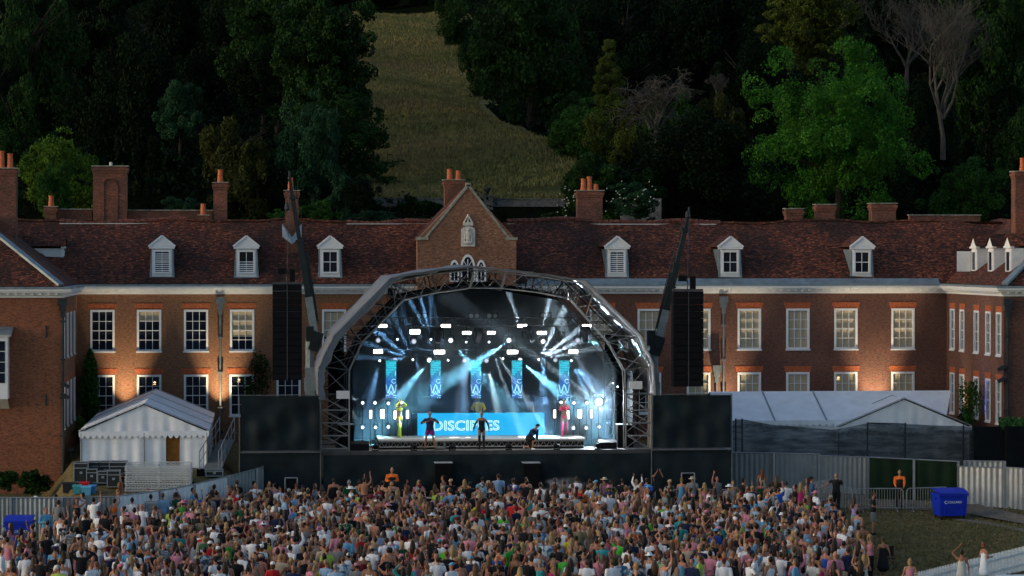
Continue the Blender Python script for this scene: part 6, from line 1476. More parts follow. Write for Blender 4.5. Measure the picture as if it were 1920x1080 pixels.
def J0(f=False, L='down', Rr='down', legs='stand', h=1.0):
    sw, hw = (.165, .09) if f else (.195, .085)
    J = dict(pel=V3(0,0,.93), wai=V3(0,.005,1.10), che=V3(0,0,1.29), upc=V3(0,-.01,1.40), nec=V3(0,-.005,1.49), jaw=V3(0,.03,1.565), cra=V3(0,-.005,1.655), f=f)
    for s_, sd in ((-1,'L'), (1,'R')):
        a = L if sd == 'L' else Rr; x = lambda v: V3(v[0]*s_, v[1], v[2])
        P = {'down': ((.245,-.02,1.14),(.265,.06,.90)), 'bent': ((.25,-.05,1.15),(.12,.20,1.17)), 'up': ((.30,.05,1.60),(.24,.08,1.87)), 'hip': ((.38,-.07,1.17),(.19,.03,1.03)), 'phone': ((.21,.19,1.34),(.08,.30,1.58)), 'cross': ((.24,.06,1.17),(.02,.20,1.16)), 'out': ((.42,.06,1.36),(.60,.14,1.52)), 'head': ((.40,.02,1.58),(.12,-.02,1.72)), 'over': ((.33,.06,1.62),(.08,.06,1.86))}[a]
        J['sh'+sd] = V3(s_*sw, 0, 1.40 + (.03 if P[0][2] > 1.5 else 0)); J['el'+sd] = x(P[0]); J['wr'+sd] = x(P[1])
        J['hi'+sd] = V3(s_*hw, 0, .90)
        kn, an = {'stand': ((.10,.015,.50),(.105,-.03,.09)), 'wide': ((.17,.04,.50),(.24,-.02,.09)), 'walk': ((.10,.14*s_+.04,.50),(.10,.20*s_-.06,.10)), 'bend': ((.13,.15,.52),(.13,-.02,.09))}[legs]
        J['kn'+sd] = x(kn); J['an'+sd] = x(an); J['to'+sd] = x(an)+V3(s_*.02,.15,-.05)
    if legs == 'bend': pass
    return J
def ell_chain(mb, pts, n=10, side=Vector((1,0,0))):
    """pts: (pos, a (along side), b); closed tapering tube"""
    pts = [(Vector(p), a, b) for p, a, b in pts]; rings = []
    t0 = (pts[1][0]-pts[0][0]).normalized(); t1 = (pts[-1][0]-pts[-2][0]).normalized()
    full = [(pts[0][0]-t0*pts[0][2]*.75, pts[0][1]*.55, pts[0][2]*.55)] + pts + [(pts[-1][0]+t1*pts[-1][2]*.75, pts[-1][1]*.55, pts[-1][2]*.55)]
    for i, (p, a, b) in enumerate(full):
        t = (full[min(i+1, len(full)-1)][0]-full[max(i-1, 0)][0]).normalized(); s_ = side - t*side.dot(t)
        if s_.length < .2: s_ = Vector((0,1,0)) - t*t.y
        s_.normalize(); q = t.cross(s_); rings.append([p + s_*math.cos(k*2*math.pi/n)*a + q*math.sin(k*2*math.pi/n)*b for k in range(n)])
    vs = [v for r in rings for v in r]; m = len(rings)
    fs = [(j*n+i, j*n+(i+1)%n, (j+1)*n+(i+1)%n, (j+1)*n+i) for j in range(m-1) for i in range(n)] + [tuple(range(n))[::-1], tuple(range((m-1)*n, m*n))]
    mb.add(vs, fs)
def remesh(mb, vox=.022, ratio=None, smooth=2):
    me = bpy.data.meshes.new('r'); me.from_pydata(mb.v, [], mb.f); o = bpy.data.objects.new('r', me); COL.objects.link(o)
    md = o.modifiers.new('a', 'REMESH'); md.mode = 'VOXEL'; md.voxel_size = vox
    if smooth: sm = o.modifiers.new('s', 'SMOOTH'); sm.iterations = smooth; sm.factor = .5
    if ratio: dc = o.modifiers.new('d', 'DECIMATE'); dc.ratio = ratio
    tr = o.modifiers.new('t', 'TRIANGULATE')
    dg = bpy.context.evaluated_depsgraph_get(); e = o.evaluated_get(dg).to_mesh()
    V = np.empty(len(e.vertices)*3, np.float32); e.vertices.foreach_get('co', V); T = np.empty(len(e.loops), np.int32); e.loops.foreach_get('vertex_index', T)
    o.evaluated_get(dg).to_mesh_clear(); bpy.data.objects.remove(o); bpy.data.meshes.remove(me); return V.reshape(-1,3), T.reshape(-1,3)
def tri_of(mb):
    T = []
    for f in mb.f:
        for k in range(1, len(f)-1): T.append((f[0], f[k], f[k+1]))
    return np.array(mb.v, np.float32).reshape(-1,3), np.array(T, np.int32).reshape(-1,3)
def arm_pts(J, sd, e=0, upto=1.0):
    s_, el, w_ = J['sh'+sd], J['el'+sd], J['wr'+sd]; f = .86 if J['f'] else 1
    return [(s_, .052*f+e, .052*f+e), (s_.lerp(el,.5), .045*f+e, .045*f+e), (el, .037*f+e, .037*f+e), (el.lerp(w_,.4), .036*f+e, .034*f+e), (w_, .025*f+e, .021*f+e)]
def torso_pts(J, e=0, top='upc', bot='pel'):
    f = J['f']; W = [('pel', .165 if f else .155, .105), ('wai', .125 if f else .145, .09), ('che', .145 if f else .17, .105), ('upc', .13 if f else .165, .085)]
    return [(J[k], a+e, b+e) for k, a, b in W]
def leg_pts(J, sd, e=0, foot=True):
    f = 1.04 if J['f'] else 1; hi, kn, an = J['hi'+sd], J['kn'+sd], J['an'+sd]
    return [(hi, .085*f+e, .088*f+e), (hi.lerp(kn,.5), .070*f+e, .072*f+e), (kn, .052+e, .054+e), (kn.lerp(an,.35), .050+e, .054+e), (an, .032+e, .034+e)]
def hand_fingers(mb, J, sd, curl=.35):
    el, w_ = J['el'+sd], J['wr'+sd]; d = (w_-el).normalized(); s_ = Vector((0,1,0)) - d*d.y
    if s_.length < .2: s_ = Vector((1,0,0)) - d*d.x
    s_.normalize(); nrm = d.cross(s_)*(1 if sd == 'R' else -1); palm = w_+d*.085
    for k, (o_, L) in enumerate(((-.03,.06),(-.01,.075),(.01,.082),(.03,.072))):
        p = palm + s_*o_; q = p+(d*.8-nrm*curl).normalized()*L*.55; r_ = q+(d*.45-nrm*(curl+.5)).normalized()*L*.45
        mb.tube(p-d*.02, q, .010, .009, 5); mb.tube(q, r_, .009, .006, 5)
    p = w_+d*.035+s_*.032; q = p+(d*.6+s_*.7-nrm*.2).normalized()*.04; mb.tube(p-s_*.01, q, .012, .010, 5); mb.tube(q, q+(d*.9+s_*.1-nrm*.3).normalized()*.03, .010, .007, 5)
def body_piece(J, vox=.021, ratio=.5, extras=True, hipx=0):
    m = MB(); f = J['f']; ell_chain(m, torso_pts(J)); ell_chain(m, [(J['upc'], .06, .055), (J['nec'], .050, .052), (J['jaw'].lerp(J['nec'], .4), .05, .055)])
    ax = (J['cra']-J['jaw']).normalized(); fw = J.get('fwd', Vector((0,1,0)))
    ell_chain(m, [(J['jaw']-ax*.012+fw*.01, .045, .048), (J['jaw']+ax*.03, .062, .072), (J['cra']-ax*.01, .074, .090), (J['cra']+ax*.035, .066, .082), (J['cra']+ax*.055, .045, .06)], 12)
    for sd in 'LR':
        sx = -1 if sd == 'L' else 1
        ell_chain(m, [(J['upc']+V3(sx*.06,0,.02), .05, .05), (J['sh'+sd], .055, .055)]); ell_chain(m, arm_pts(J, sd)); ell_chain(m, [(J['pel'], .10, .09), (J['hi'+sd], .09, .09)]); ell_chain(m, leg_pts(J, sd))
        el, w_ = J['el'+sd], J['wr'+sd]; d = (w_-el).normalized(); ell_chain(m, [(w_, .022, .022), (w_+d*.04, .022, .036), (w_+d*.08, .018, .038)], 8, Vector((1,0,0)))
        ell_chain(m, [(J['an'+sd]+V3(0,-.02,-.03), .032, .035), (J['an'+sd].lerp(J['to'+sd],.55), .036, .03), (J['to'+sd], .032, .022)])
        ec = J['cra']+fw*(-.005)-ax*.045; lat = ax.cross(fw); ell_chain(m, [(ec+lat*.072*sx*-1, .012, .02), (ec+lat*.078*sx*-1+ax*.02, .012, .018)], 6)
        if f: ell_chain(m, [(J['che']+V3(sx*.055,.07,.03), .05, .045), (J['che']+V3(sx*.055,.085,.01), .045, .045)], 8)
    nz = J['jaw']+ax*.045+fw*.072; ell_chain(m, [(nz+ax*.025, .010, .012), (nz-ax*.0+fw*.014, .013, .016)], 6)
    V, T = remesh(m, vox, ratio); mi = np.zeros(len(T), np.int32)
    if extras:
        x = MB(); hand_fingers(x, J, 'L', J.get('curl', .35)); hand_fingers(x, J, 'R', J.get('curl', .35)); v, t = tri_of(x); T = np.vstack([T, t+len(V)]); V = np.vstack([V, v]); mi = np.concatenate([mi, np.zeros(len(t), np.int32)])
    x = MB(); lat = ax.cross(fw)
    for s_ in (-1, 1): c = J['jaw']+ax*.068+fw*.074+lat*.028*s_; x.ball(c, .011, .006, .006, 6, 4)
    v, t = tri_of(x); T = np.vstack([T, t+len(V)]); V = np.vstack([V, v]); mi = np.concatenate([mi, np.full(len(t), 1, np.int32)])
    x = MB(); c = J['jaw']+ax*.012+fw*.072; x.ball(c, .022, .006, .007, 6, 4); v, t = tri_of(x); T = np.vstack([T, t+len(V)]); V = np.vstack([V, v]); mi = np.concatenate([mi, np.full(len(t), 2, np.int32)])
    return V, T, mi
def piece(fn, vox=.024, ratio=.5):
    m = MB(); fn(m); V, T = remesh(m, vox, ratio); return V, T, np.zeros(len(T), np.int32)
def p_tee(J, sleeves=.55, e=.016, low=True):
    def fn(m):
        t = torso_pts(J, e); 
        if not low: t = t[1:]; t[0] = (J['wai']+V3(0,0,.03), t[0][1], t[0][2])
        else: t[0] = (J['pel']+V3(0,0,-.01), t[0][1]+.01, t[0][2]+.01)
        ell_chain(m, t, 12)
        for sd in 'LR':
            sx = -1 if sd == 'L' else 1; ell_chain(m, [(J['upc']+V3(sx*.05,0,.0), .065, .06), (J['sh'+sd]+V3(-sx*.01,0,-.005), .062, .060)])
            if sleeves:
                s_, el = J['sh'+sd], J['el'+sd]; w_ = J['wr'+sd]
                pts = [(s_, .066, .064), (s_.lerp(el, min(1,sleeves)), .062, .06)]
                if sleeves > 1: pts += [(el, .052, .05), (el.lerp(w_, .93), .036, .034)]
                ell_chain(m, pts)
            if J['f']: ell_chain(m, [(J['che']+V3(sx*.055,.075,.03), .058, .05), (J['che']+V3(sx*.055,.09,.01), .05, .05)], 8)
    return fn
def p_vest(J, low=True, e=.013):
    def fn(m):
        t = torso_pts(J, e)[:3]; t.append((J['upc']-V3(0,0,.03), .112+e, .072+e))
        if not low: t = t[1:]; t[0] = (J['wai']+V3(0,0,.06), .14, .10)
        ell_chain(m, t, 12)
        for sx in (-1, 1):
            ell_chain(m, [(J['upc']+V3(sx*.085,.055,-.04), .018, .018), (J['upc']+V3(sx*.09,0,.055), .018, .02), (J['upc']+V3(sx*.085,-.07,-.04), .018, .018)], 6)
            if J['f']: ell_chain(m, [(J['che']+V3(sx*.055,.075,.03), .058, .05), (J['che']+V3(sx*.055,.09,.01), .05, .05)], 8)
    return fn
def p_legs(J, frac, e=.016):
    def fn(m):
        ell_chain(m, [(J['pel']+V3(0,0,.05), .155, .10), (J['pel']+V3(0,0,-.03), .175, .115)], 12)
        for sd in 'LR':
            hi, kn, an = J['hi'+sd], J['kn'+sd], J['an'+sd]; ee = e if frac > 1 else e+.012
            pts = [(hi, .095+e, .095+e), (hi.lerp(kn,.5), .078+ee, .080+ee)]
            if frac <= 1: pts.append((hi.lerp(kn, frac), .070+ee, .074+ee))
            else: pts += [(kn, .066+e*.6, .07+e*.6), (kn.lerp(an,.5), .058+e*.5, .06+e*.5), (an+V3(0,0,.02), .052+e*.4, .055+e*.4)]
            ell_chain(m, pts)
    return fn
def p_skirt(J, L, flare=.06, top=None):
    def fn(m):
        z = J['pel'].z; c = J['pel']
        ell_chain(m, [(top or c+V3(0,0,.10), .135, .10), (c, .175, .125), (c-V3(0,0,L*.5), .185+flare*.5, .14+flare*.4), (c-V3(0,0,L), .19+flare, .15+flare)], 14)
        if top:
            ell_chain(m, [(J['che'], .158, .12), (J['wai'], .138, .10), (J['pel'], .17, .12)], 12)
            for sx in (-1, 1): ell_chain(m, [(J['upc']+V3(sx*.085,.055,-.05), .02, .02), (J['upc']+V3(sx*.085,0,.05), .016, .018), (J['upc']+V3(sx*.08,-.07,-.05), .02, .02)], 6); ell_chain(m, [(J['che']+V3(sx*.055,.075,.03), .058, .05), (J['che']+V3(sx*.055,.09,.01), .05, .05)], 8)
    return fn
def p_shoes(J):
    def fn(m):
        for sd in 'LR': ell_chain(m, [(J['an'+sd]+V3(0,-.035,-.035), .042, .045), (J['an'+sd].lerp(J['to'+sd],.6)+V3(0,0,-.002), .046, .036), (J['to'+sd], .042, .03)])
    return fn
def p_hair(J, style):
    ax = (J['cra']-J['jaw']).normalized(); fw = J.get('fwd', Vector((0,1,0))); c = J['cra']
    def fn(m):
        ell_chain(m, [(c-fw*.030-ax*.055, .070, .070), (c-fw*.018, .083, .088), (c-fw*.014+ax*.04, .074, .083), (c-fw*.012+ax*.062, .052, .06)], 12)
        if style == 'long':
            b = J['nec']-fw*.07; ell_chain(m, [(c-fw*.055-ax*.03, .085, .055), (b+V3(0,0,.03), .095, .05), (b-V3(0,.015,.12), .10, .04), (b-V3(0,.02,.24), .075, .028)], 10)
            for s_ in (-1, 1): ell_chain(m, [(c+V3(s_*.07,-.01,-.02), .02, .04), (J['nec']+V3(s_*.085,-.01,.03), .03, .045), (J['upc']+V3(s_*.09,.0,.03), .03, .04)], 6)
        if style == 'bob': ell_chain(m, [(c-fw*.03-ax*.03, .092, .075), (J['nec']+V3(0,-.04,.05), .09, .06)], 10)
        if style == 'bun': ell_chain(m, [(c-fw*.07+ax*.05, .045, .045), (c-fw*.09+ax*.075, .04, .04)], 8)
        if style == 'ponytail': ell_chain(m, [(c-fw*.085+ax*.03, .03, .03), (c-fw*.13-ax*.03, .035, .03), (J['nec']-fw*.11, .03, .025), (J['nec']-fw*.10-V3(0,0,.1), .015, .015)], 8)
    return fn
def p_cap(J, kind):
    ax = (J['cra']-J['jaw']).normalized(); fw = J.get('fwd', Vector((0,1,0))); c = J['cra']; m = MB(); M = Matrix((ax.cross(fw)*-1, fw, ax)).transposed()
    r0 = .093
    if kind == 'cap': prof = [(r0, .0), (r0*1.0, .035), (r0*.85, .075), (r0*.5, .10), (.01, .108)]
    elif kind == 'sunhat': prof = [(.20, -.012), (.19, .0), (r0+.005, .012), (r0, .06), (r0*.85, .095), (.01, .10)]
    else: prof = [(r0+.004, -.02), (r0+.004, .05), (r0*.9, .085), (r0*.55, .105), (.01, .112)]
    t = MB(); t.lathe(prof, (0,0,0), 14); m.add([c + M @ (Vector((v[0]*.95, v[1]*1.05-.008, v[2]-.002))) for v in t.v], t.f)
    if kind == 'cap': q = [Vector((-.07,.06,.012)), Vector((.07,.06,.012)), Vector((.055,.15,.0)), Vector((-.055,.15,.0))]; m.extr([c + M @ v for v in q], M @ Vector((0,0,.012)))
    V, T = tri_of(m); return V, T, np.zeros(len(T), np.int32)
def pmesh(name, P, mats):
    V, T, mi = P; me = bpy.data.meshes.new(name); me.vertices.add(len(V)); me.vertices.foreach_set('co', V.ravel().astype(np.float32)); me.loops.add(len(T)*3); me.loops.foreach_set('vertex_index', T.ravel()); me.polygons.add(len(T)); me.polygons.foreach_set('loop_start', np.arange(0, len(T)*3, 3, dtype=np.int32))
    for m in mats: me.materials.append(m)
    me.polygons.foreach_set('material_index', mi); me.polygons.foreach_set('use_smooth', np.ones(len(T), bool)); me.update(calc_edges=True); return me
# prototype wardrobe
POSES = [('down','down'), ('down','bent'), ('bent','bent'), ('down','up'), ('up','up'), ('phone','phone'), ('hip','down'), ('over','down'), ('cross','cross'), ('head','head')]
PTXT = ['arms down', 'one hand holding a drink', 'both hands held at the chest', 'one arm raised', 'both arms raised', 'holding up a phone', 'one hand on hip', 'one arm over the head', 'arms folded', 'hands behind the head']
WB = {}
def proto(key):
    """(mesh, arrays) cached"""
    if key in WB: return WB[key]
    f = key[1]; k = key[0]
    Jp = lambda p: J0(f, *POSES[p], 'stand')
    if k == 'body': P = body_piece(Jp(key[2])); mats = [SK[0], EYE, LIP]
    elif k == 'tee': P = piece(p_tee(Jp(key[2])), .026, .5); mats = [CM_['white']]
    elif k == 'shirt': P = piece(p_tee(Jp(key[2]), 1.2), .026, .5); mats = [CM_['white']]
    elif k == 'crop': P = piece(p_vest(Jp(0), False), .022, .5); mats = [CM_['white']]
    elif k == 'vest': P = piece(p_vest(Jp(0)), .024, .5); mats = [CM_['white']]
    elif k == 'shorts': P = piece(p_legs(Jp(0), .75), .026, .5); mats = [CM_['white']]
    elif k == 'hotpants': P = piece(p_legs(Jp(0), .25, .01), .026, .5); mats = [CM_['white']]
    elif k == 'trousers': P = piece(p_legs(Jp(0), 2), .026, .5); mats = [CM_['white']]
    elif k == 'skirt': P = piece(p_skirt(Jp(0), .32), .028, .5); mats = [CM_['white']]
    elif k == 'dress': P = piece(p_skirt(Jp(0), .38, .05, V3(0,0,1.30)), .028, .5); mats = [CM_['white']]
    elif k == 'long dress': P = piece(p_skirt(Jp(0), .78, .05, V3(0,0,1.30)), .028, .5); mats = [CM_['white']]
    elif k == 'shoes': P = piece(p_shoes(Jp(0)), .02, .4); mats = [CM_['white']]
    elif k == 'hair': P = piece(p_hair(Jp(0), key[2]), .018, .5); mats = [HM['black']]
    elif k == 'hat': P = p_cap(Jp(0), key[2]); mats = [CM_['white']]
    nm = {'body': 'person', 'hair': 'hair', 'hat': 'hat', 'tee': 'top', 'shirt': 'top', 'crop': 'top', 'vest': 'top', 'shoes': 'shoes'}.get(k, k.replace(' ', '_'))
    if k == 'hotpants': nm = 'shorts'
    WB[key] = (pmesh(nm, P, mats), P, nm); return WB[key]
def outfit(rg, f):
    """random description of a festival-goer"""
    d = dict(f=f, pose=rg.choices(range(10), [34,24,22,3.5,1.6,4,7,1,6,.8])[0], skin=rg.choices(range(5), [30,30,22,12,6])[0], h=rg.gauss(1.70 if f else 1.82, .05)/1.75)
    tops_m = ['white']*22+['black']*18+['navy']*5+['grey']*4+['pale blue']*4+['sky blue']*2+['pink']*5+['royal blue','teal','off-white','off-white','olive green','beige','red','lime','turquoise','dark green','salmon','burgundy','white floral','white floral','black floral','black floral','blue floral','blue floral','green leaf-print','pink floral','blue striped','black and white striped','bright green','khaki','orange patterned']
    tops_f = ['white']*17+['black']*22+['pink']*4+['hot pink']*2+['lilac']*2+['beige']*4+['off-white']*3+['green leaf-print','dark green','red','red','orange','teal','sky blue','pale blue','burgundy','leopard-print','pink floral','pink floral','white floral','black floral','blue floral','yellow','lime','turquoise','brown','mint','orange patterned','salmon','bright green']
    if f:
        d['hair'] = rg.choices(['long','ponytail','bun','bob'], [58,14,16,12])[0]; d['hc'] = rg.choices(list(HC_), [20,34,16,22,7,1])[0]
        s_ = rg.random()
        if s_ < .32: d['top'] = ('dress', rg.choice(tops_f)); d['bot'] = None
        elif s_ < .38: d['top'] = ('long dress', rg.choice(tops_f)); d['bot'] = None
        else: d['top'] = (rg.choice(['vest','vest','crop','tee','shirt']), rg.choice(tops_f)); d['bot'] = rg.choice([('hotpants','pale denim'),('hotpants','denim blue'),('hotpants','white'),('hotpants','black'),('skirt','black'),('skirt','white'),('skirt','pink'),('skirt','khaki'),('trousers','black'),('trousers','off-white'),('trousers','denim blue')])
        d['hat'] = (rg.choice(['cap','sunhat','bucket']), rg.choice(['white','beige','black','pink'])) if rg.random() < .07 else None
    else:
        d['hair'] = rg.choices(['short','bald'], [92,8])[0]; d['hc'] = rg.choices(list(HC_), [8,42,22,18,4,6])[0]
        r_ = rg.random(); d['top'] = (rg.choice(['tee','tee','tee','shirt','vest']) , rg.choice(tops_m)) if r_ < .955 else None
        d['bot'] = rg.choice([('shorts','black'),('shorts','navy'),('shorts','beige'),('shorts','pale denim'),('shorts','white'),('shorts','khaki'),('shorts','grey'),('trousers','black'),('trousers','denim blue'),('shorts','pink'),('trousers','off-white')])
        d['hat'] = (rg.choice(['cap','cap','bucket','sunhat']), rg.choice(['white','black','navy','beige','sky blue','burgundy','pink'])) if rg.random() < .16 else None
    d['shoes'] = rg.choice(['white','white','black','brown','beige']); d['lx'] = R(rg.gauss(-1,3.5)); d['ly'] = R(rg.gauss(0,3.5)); d['w'] = rg.uniform(.92,1.12); return d
def pieces_of(d):
    f, p = d['f'], d['pose']; L = [(('body', f, p), None)]
    if d['hair'] != 'bald': L.append((('hair', f, 'short' if d['hair'] == 'short' else d['hair']), HM[d['hc']]))
    if d['hat']: L.append((('hat', f, d['hat'][0]), CM_[d['hat'][1]]))
    if d['top']:
        k, c = d['top']; L.append((((k, f, p) if k in ('tee','shirt') else (k, f)), CM_[c]))
    if d['bot']: L.append(((d['bot'][0], f), CM_[d['bot'][1]]))
    L.append((('shoes', f), CM_[d['shoes']])); return L
TOPN = {'tee': 't-shirt', 'shirt': 'shirt', 'vest': 'vest top', 'crop': 'crop top', 'dress': 'dress', 'long dress': 'long dress'}
def place_person(d, p, rz, label, group=None):
    root = None
    for key, mt in pieces_of(d):
        me, P, nm = proto(key); o = bpy.data.objects.new(nm, me); COL.objects.link(o)
        if root is None:
            root = o; o.location = p; o.rotation_euler = (d.get('lx',0),d.get('ly',0),rz); o.scale = (d['h']*d.get('w', 1), d['h']*d.get('w', 1), d['h']); tag(o, label, 'person', group); o.material_slots[0].link = 'OBJECT'; o.material_slots[0].material = SK[d['skin']]; WL[o.name] = Vector(p)
        else: o.parent = root; o.material_slots[0].link = 'OBJECT'; o.material_slots[0].material = mt
    return root
# ---- performers and other people with poses of their own
def custom(J, name, skin, clothes, p, rz, label, h=1.0, extra=None, cat='person', vox=.017):
    o = bpy.data.objects.new(name, pmesh(name, body_piece(J, vox, .6), [SK[skin], EYE, LIP])); COL.objects.link(o); o.location = p; o.rotation_euler = (0,0,rz); o.scale = (h,h,h); tag(o, label, cat); WL[o.name] = Vector(p)
    for nm, P, mt in clothes:
        c = bpy.data.objects.new(nm, pmesh(nm, P if isinstance(P, tuple) else piece(P, .019, .6), [mt])); COL.objects.link(c); c.parent = o
    return o
YEL = plain('yellow_stage_cloth', (.80,.62,.02), .5, var=.1); YG = plain('lime_boot_leather', (.55,.66,.03), .4, var=.1); REDC = plain('red_stage_cloth', (.75,.02,.09), .5, var=.1); BLK = CM_['black']
def p_boots(J, e=.010):
    def fn(m):
        for sd in 'LR':
            hi, kn, an = J['hi'+sd], J['kn'+sd], J['an'+sd]; ell_chain(m, [(hi.lerp(kn,.62), .066+e, .068+e), (kn, .054+e, .056+e), (kn.lerp(an,.35), .052+e, .055+e), (an, .036+e, .038+e)]); ell_chain(m, [(an+V3(0,-.02,-.03), .04, .04), (an.lerp(J['to'+sd],.6), .042, .034), (J['to'+sd], .036, .026)])
    return fn
def p_gloves(J, e=.010):
    def fn(m):
        for sd in 'LR': s_, el, w_ = J['sh'+sd], J['el'+sd], J['wr'+sd]; ell_chain(m, [(s_.lerp(el,.35), .045+e, .045+e), (el, .036+e, .036+e), (w_, .024+e, .024+e)])
    return fn
def p_bra(J):
    def fn(m):
        ell_chain(m, [(J['che']-V3(0,0,.03), .150, .108), (J['che']+V3(0,0,.05), .152, .11)], 12)
        for sx in (-1, 1): ell_chain(m, [(J['che']+V3(sx*.055,.08,.03), .058, .05), (J['che']+V3(sx*.055,.092,.01), .05, .05)], 8)
    return fn
def p_brief(J):
    def fn(m): ell_chain(m, [(J['pel']+V3(0,0,.03), .168, .11), (J['pel']-V3(0,0,.035), .165, .11), (J['pel']-V3(0,0,.07), .08, .10)], 12)
    return fn
SOK = SF+2.4
def on(px, pyf, Y, z): p = at(px, pyf, Y); return Vector((p.x, Y, z))
J = J0(True, 'head', 'head', 'walk'); J['elL']=V3(-.27,.16,1.50); J['wrL']=V3(-.07,.16,1.66); J['elR']=V3(.27,.16,1.50); J['wrR']=V3(.07,.16,1.66); J['knL']=V3(-.10,-.14,.52); J['anL']=V3(-.10,-.30,.12); J['toL']=V3(-.10,-.16,.04); J['knR']=V3(.08,.16,.52); J['anR']=V3(.08,.26,.10); J['toR']=V3(.08,.40,.04)
custom(J, 'person', 1, [('hair', p_hair(J,'long'), HM['auburn']), ('gloves', p_gloves(J), YEL), ('top', p_bra(J), YEL), ('briefs', p_brief(J), YEL), ('boots', p_boots(J), YG)], on(749, 822, SOK, rz1), R(150+55), 'dancer in yellow sleeves and lime thigh boots striding on the riser, hands to face', 1.02)
J = J0(True, 'cross', 'cross', 'walk'); J['knL']=V3(-.10,-.02,.50); J['anL']=V3(-.14,-.28,.30); J['toL']=V3(-.14,-.26,.14); J['elL']=V3(-.22,.12,1.30); J['wrL']=V3(-.03,.18,1.48); J['elR']=V3(.22,.10,1.22); J['wrR']=V3(-.02,.18,1.32)
custom(J, 'person', 1, [('hair', p_hair(J,'short'), BLK), ('gloves', p_gloves(J), REDC), ('top', p_bra(J), REDC), ('briefs', p_brief(J), REDC), ('boots', p_boots(J), REDC)], on(1058, 822, SOK, rz1), R(175), 'dancer in red boots and gloves with one knee lifted at the riser\'s right', 1.02)
J = J0(False, 'bent', 'bent', 'wide'); J['elL']=V3(-.40,.07,1.25); J['wrL']=V3(-.14,.2,1.36); J['elR']=V3(.38,.07,1.22); J['wrR']=V3(.12,.22,1.30)
custom(J, 'person', 1, [('hat', p_cap(J,'cap'), CM_['grey']), ('shirt', p_tee(J,.95), CM_['navy']), ('shorts', p_legs(J,.5), plain('purple_shorts', (.22,.01,.16), .6)), ('shoes', p_shoes(J), BLK)], on(806, 840, SF+.55, ZD), R(172), 'man in dark open shirt and purple shorts, legs apart at the stage front', 1.02)
J = J0(True, 'hip', 'hip', 'stand'); J['elL']=V3(-.31,-.02,1.16); J['wrL']=V3(-.36,.06,.94); J['elR']=V3(.31,-.02,1.16); J['wrR']=V3(.36,.06,.94)
custom(J, 'person', 1, [('hair', p_hair(J,'bun'), HM['blonde']), ('gloves', p_gloves(J), BLK), ('body_suit', p_vest(J), BLK), ('briefs', p_brief(J), BLK), ('boots', p_boots(J), BLK)], on(903, 838, SF+.75, ZD), R(5), 'dancer in black gloves and thigh boots seen from behind at centre stage', 1.0)
J = J0(False, 'down', 'bent', 'bend')
dz = .42
for k in ('pel','wai','che','upc','nec','jaw','cra','shL','shR','elL','elR','wrL','wrR','hiL','hiR'): J[k] = J[k]-V3(0,0,dz)
for k in ('wai','che','upc','nec','jaw','cra','shL','shR'): J[k] = V3(J[k].x, J[k].y+(J[k].z-.51)*.75, .51+(J[k].z-.51)*.78)
J['elR']=V3(.22,.42,.62); J['wrR']=V3(.10,.50,.46); J['elL']=V3(-.22,.30,.50); J['wrL']=V3(-.16,.42,.24); J['knL']=V3(-.13,.05,.10); J['anL']=V3(-.13,-.36,.10); J['toL']=V3(-.13,-.40,.02); J['knR']=V3(.14,.42,.50); J['anR']=V3(.14,.36,.09); J['toR']=V3(.15,.52,.03)
custom(J, 'person', 1, [('hat', p_cap(J,'cap'), BLK), ('shirt', p_tee(J,1.2), CM_['navy']), ('trousers', p_legs(J,.95), BLK), ('shoes', p_shoes(J), CM_['white'])], on(991, 840, SF+.6, ZD), R(222), 'man in dark shirt and cap crouching on one knee at the stage front', 1.04)
J = J0(False, 'bent', 'bent', 'stand'); J['elL']=V3(-.30,.02,1.17); J['wrL']=V3(-.22,.26,1.10); J['elR']=V3(.30,.02,1.17); J['wrR']=V3(.2,.26,1.10)
custom(J, 'person', 3, [('hair', p_hair(J,'short'), BLK), ('jumper', p_tee(J,1.2,.016), YEL), ('trousers', p_legs(J,2), BLK)], on(897, 830, YD+1.4, rz1-.06), R(178), 'DJ in yellow jumper standing behind the cyan screen', 1.05)
m = MB(); p = at(925, 772, YD+1.5)
# stewards and guards
ORS = plain('orange_hi_vis', (.80,.16,.02), .6, var=.1)
J = J0(False, 'bent', 'bent', 'stand'); gp = at(735, 900, SF-1.3); custom(J, 'person', 3, [('hair', p_hair(J,'short'), BLK), ('sleeves', p_tee(J,1.2,.009), ORS), ('vest', p_vest(J, True, .019), BLK), ('trousers', p_legs(J,2), BLK), ('shoes', p_shoes(J), BLK)], (gp.x, SF-1.3, .55), R(178), 'steward with orange sleeves and black vest standing in the pit before the stage', 1.05)
m = MB(); m.box(gp.x-.6, gp.x+.6, SF-1.6, SF-1.0, 0.01, .55); thing(m, 'pit_step', BOX, 'black step the pit steward stands on', 'step', (gp.x, SF-1.3, 0))
J = J0(False, 'bent', 'bent', 'stand'); J['elL']=V3(-.22,.05,1.14); J['wrL']=V3(-.17,.24,1.0); J['elR']=V3(.22,.05,1.14); J['wrR']=V3(.19,.24,1.0); J['knL']=V3(-.08,.10,.50); J['anL']=V3(-.05,.28,.1); J['toL']=V3(-.05,.42,.05)
g_ = gpt(1690, 955); g_.y += .35; custom(J, 'person', 3, [('hair', p_hair(J,'short'), BLK), ('sleeves', p_tee(J,1.2,.009), ORS), ('vest', p_vest(J, True, .019), BLK), ('trousers', p_legs(J,2), BLK), ('shoes', p_shoes(J), BLK)], g_, R(172), 'steward with orange sleeves leaning on the crowd barrier by the green boards', 1.03)
J = J0(False, 'bent', 'bent', 'stand'); J['elL']=V3(-.38,.10,1.27); J['wrL']=V3(-.60,.18,1.17); J['elR']=V3(.26,.08,1.20); J['wrR']=V3(.06,.2,1.38)
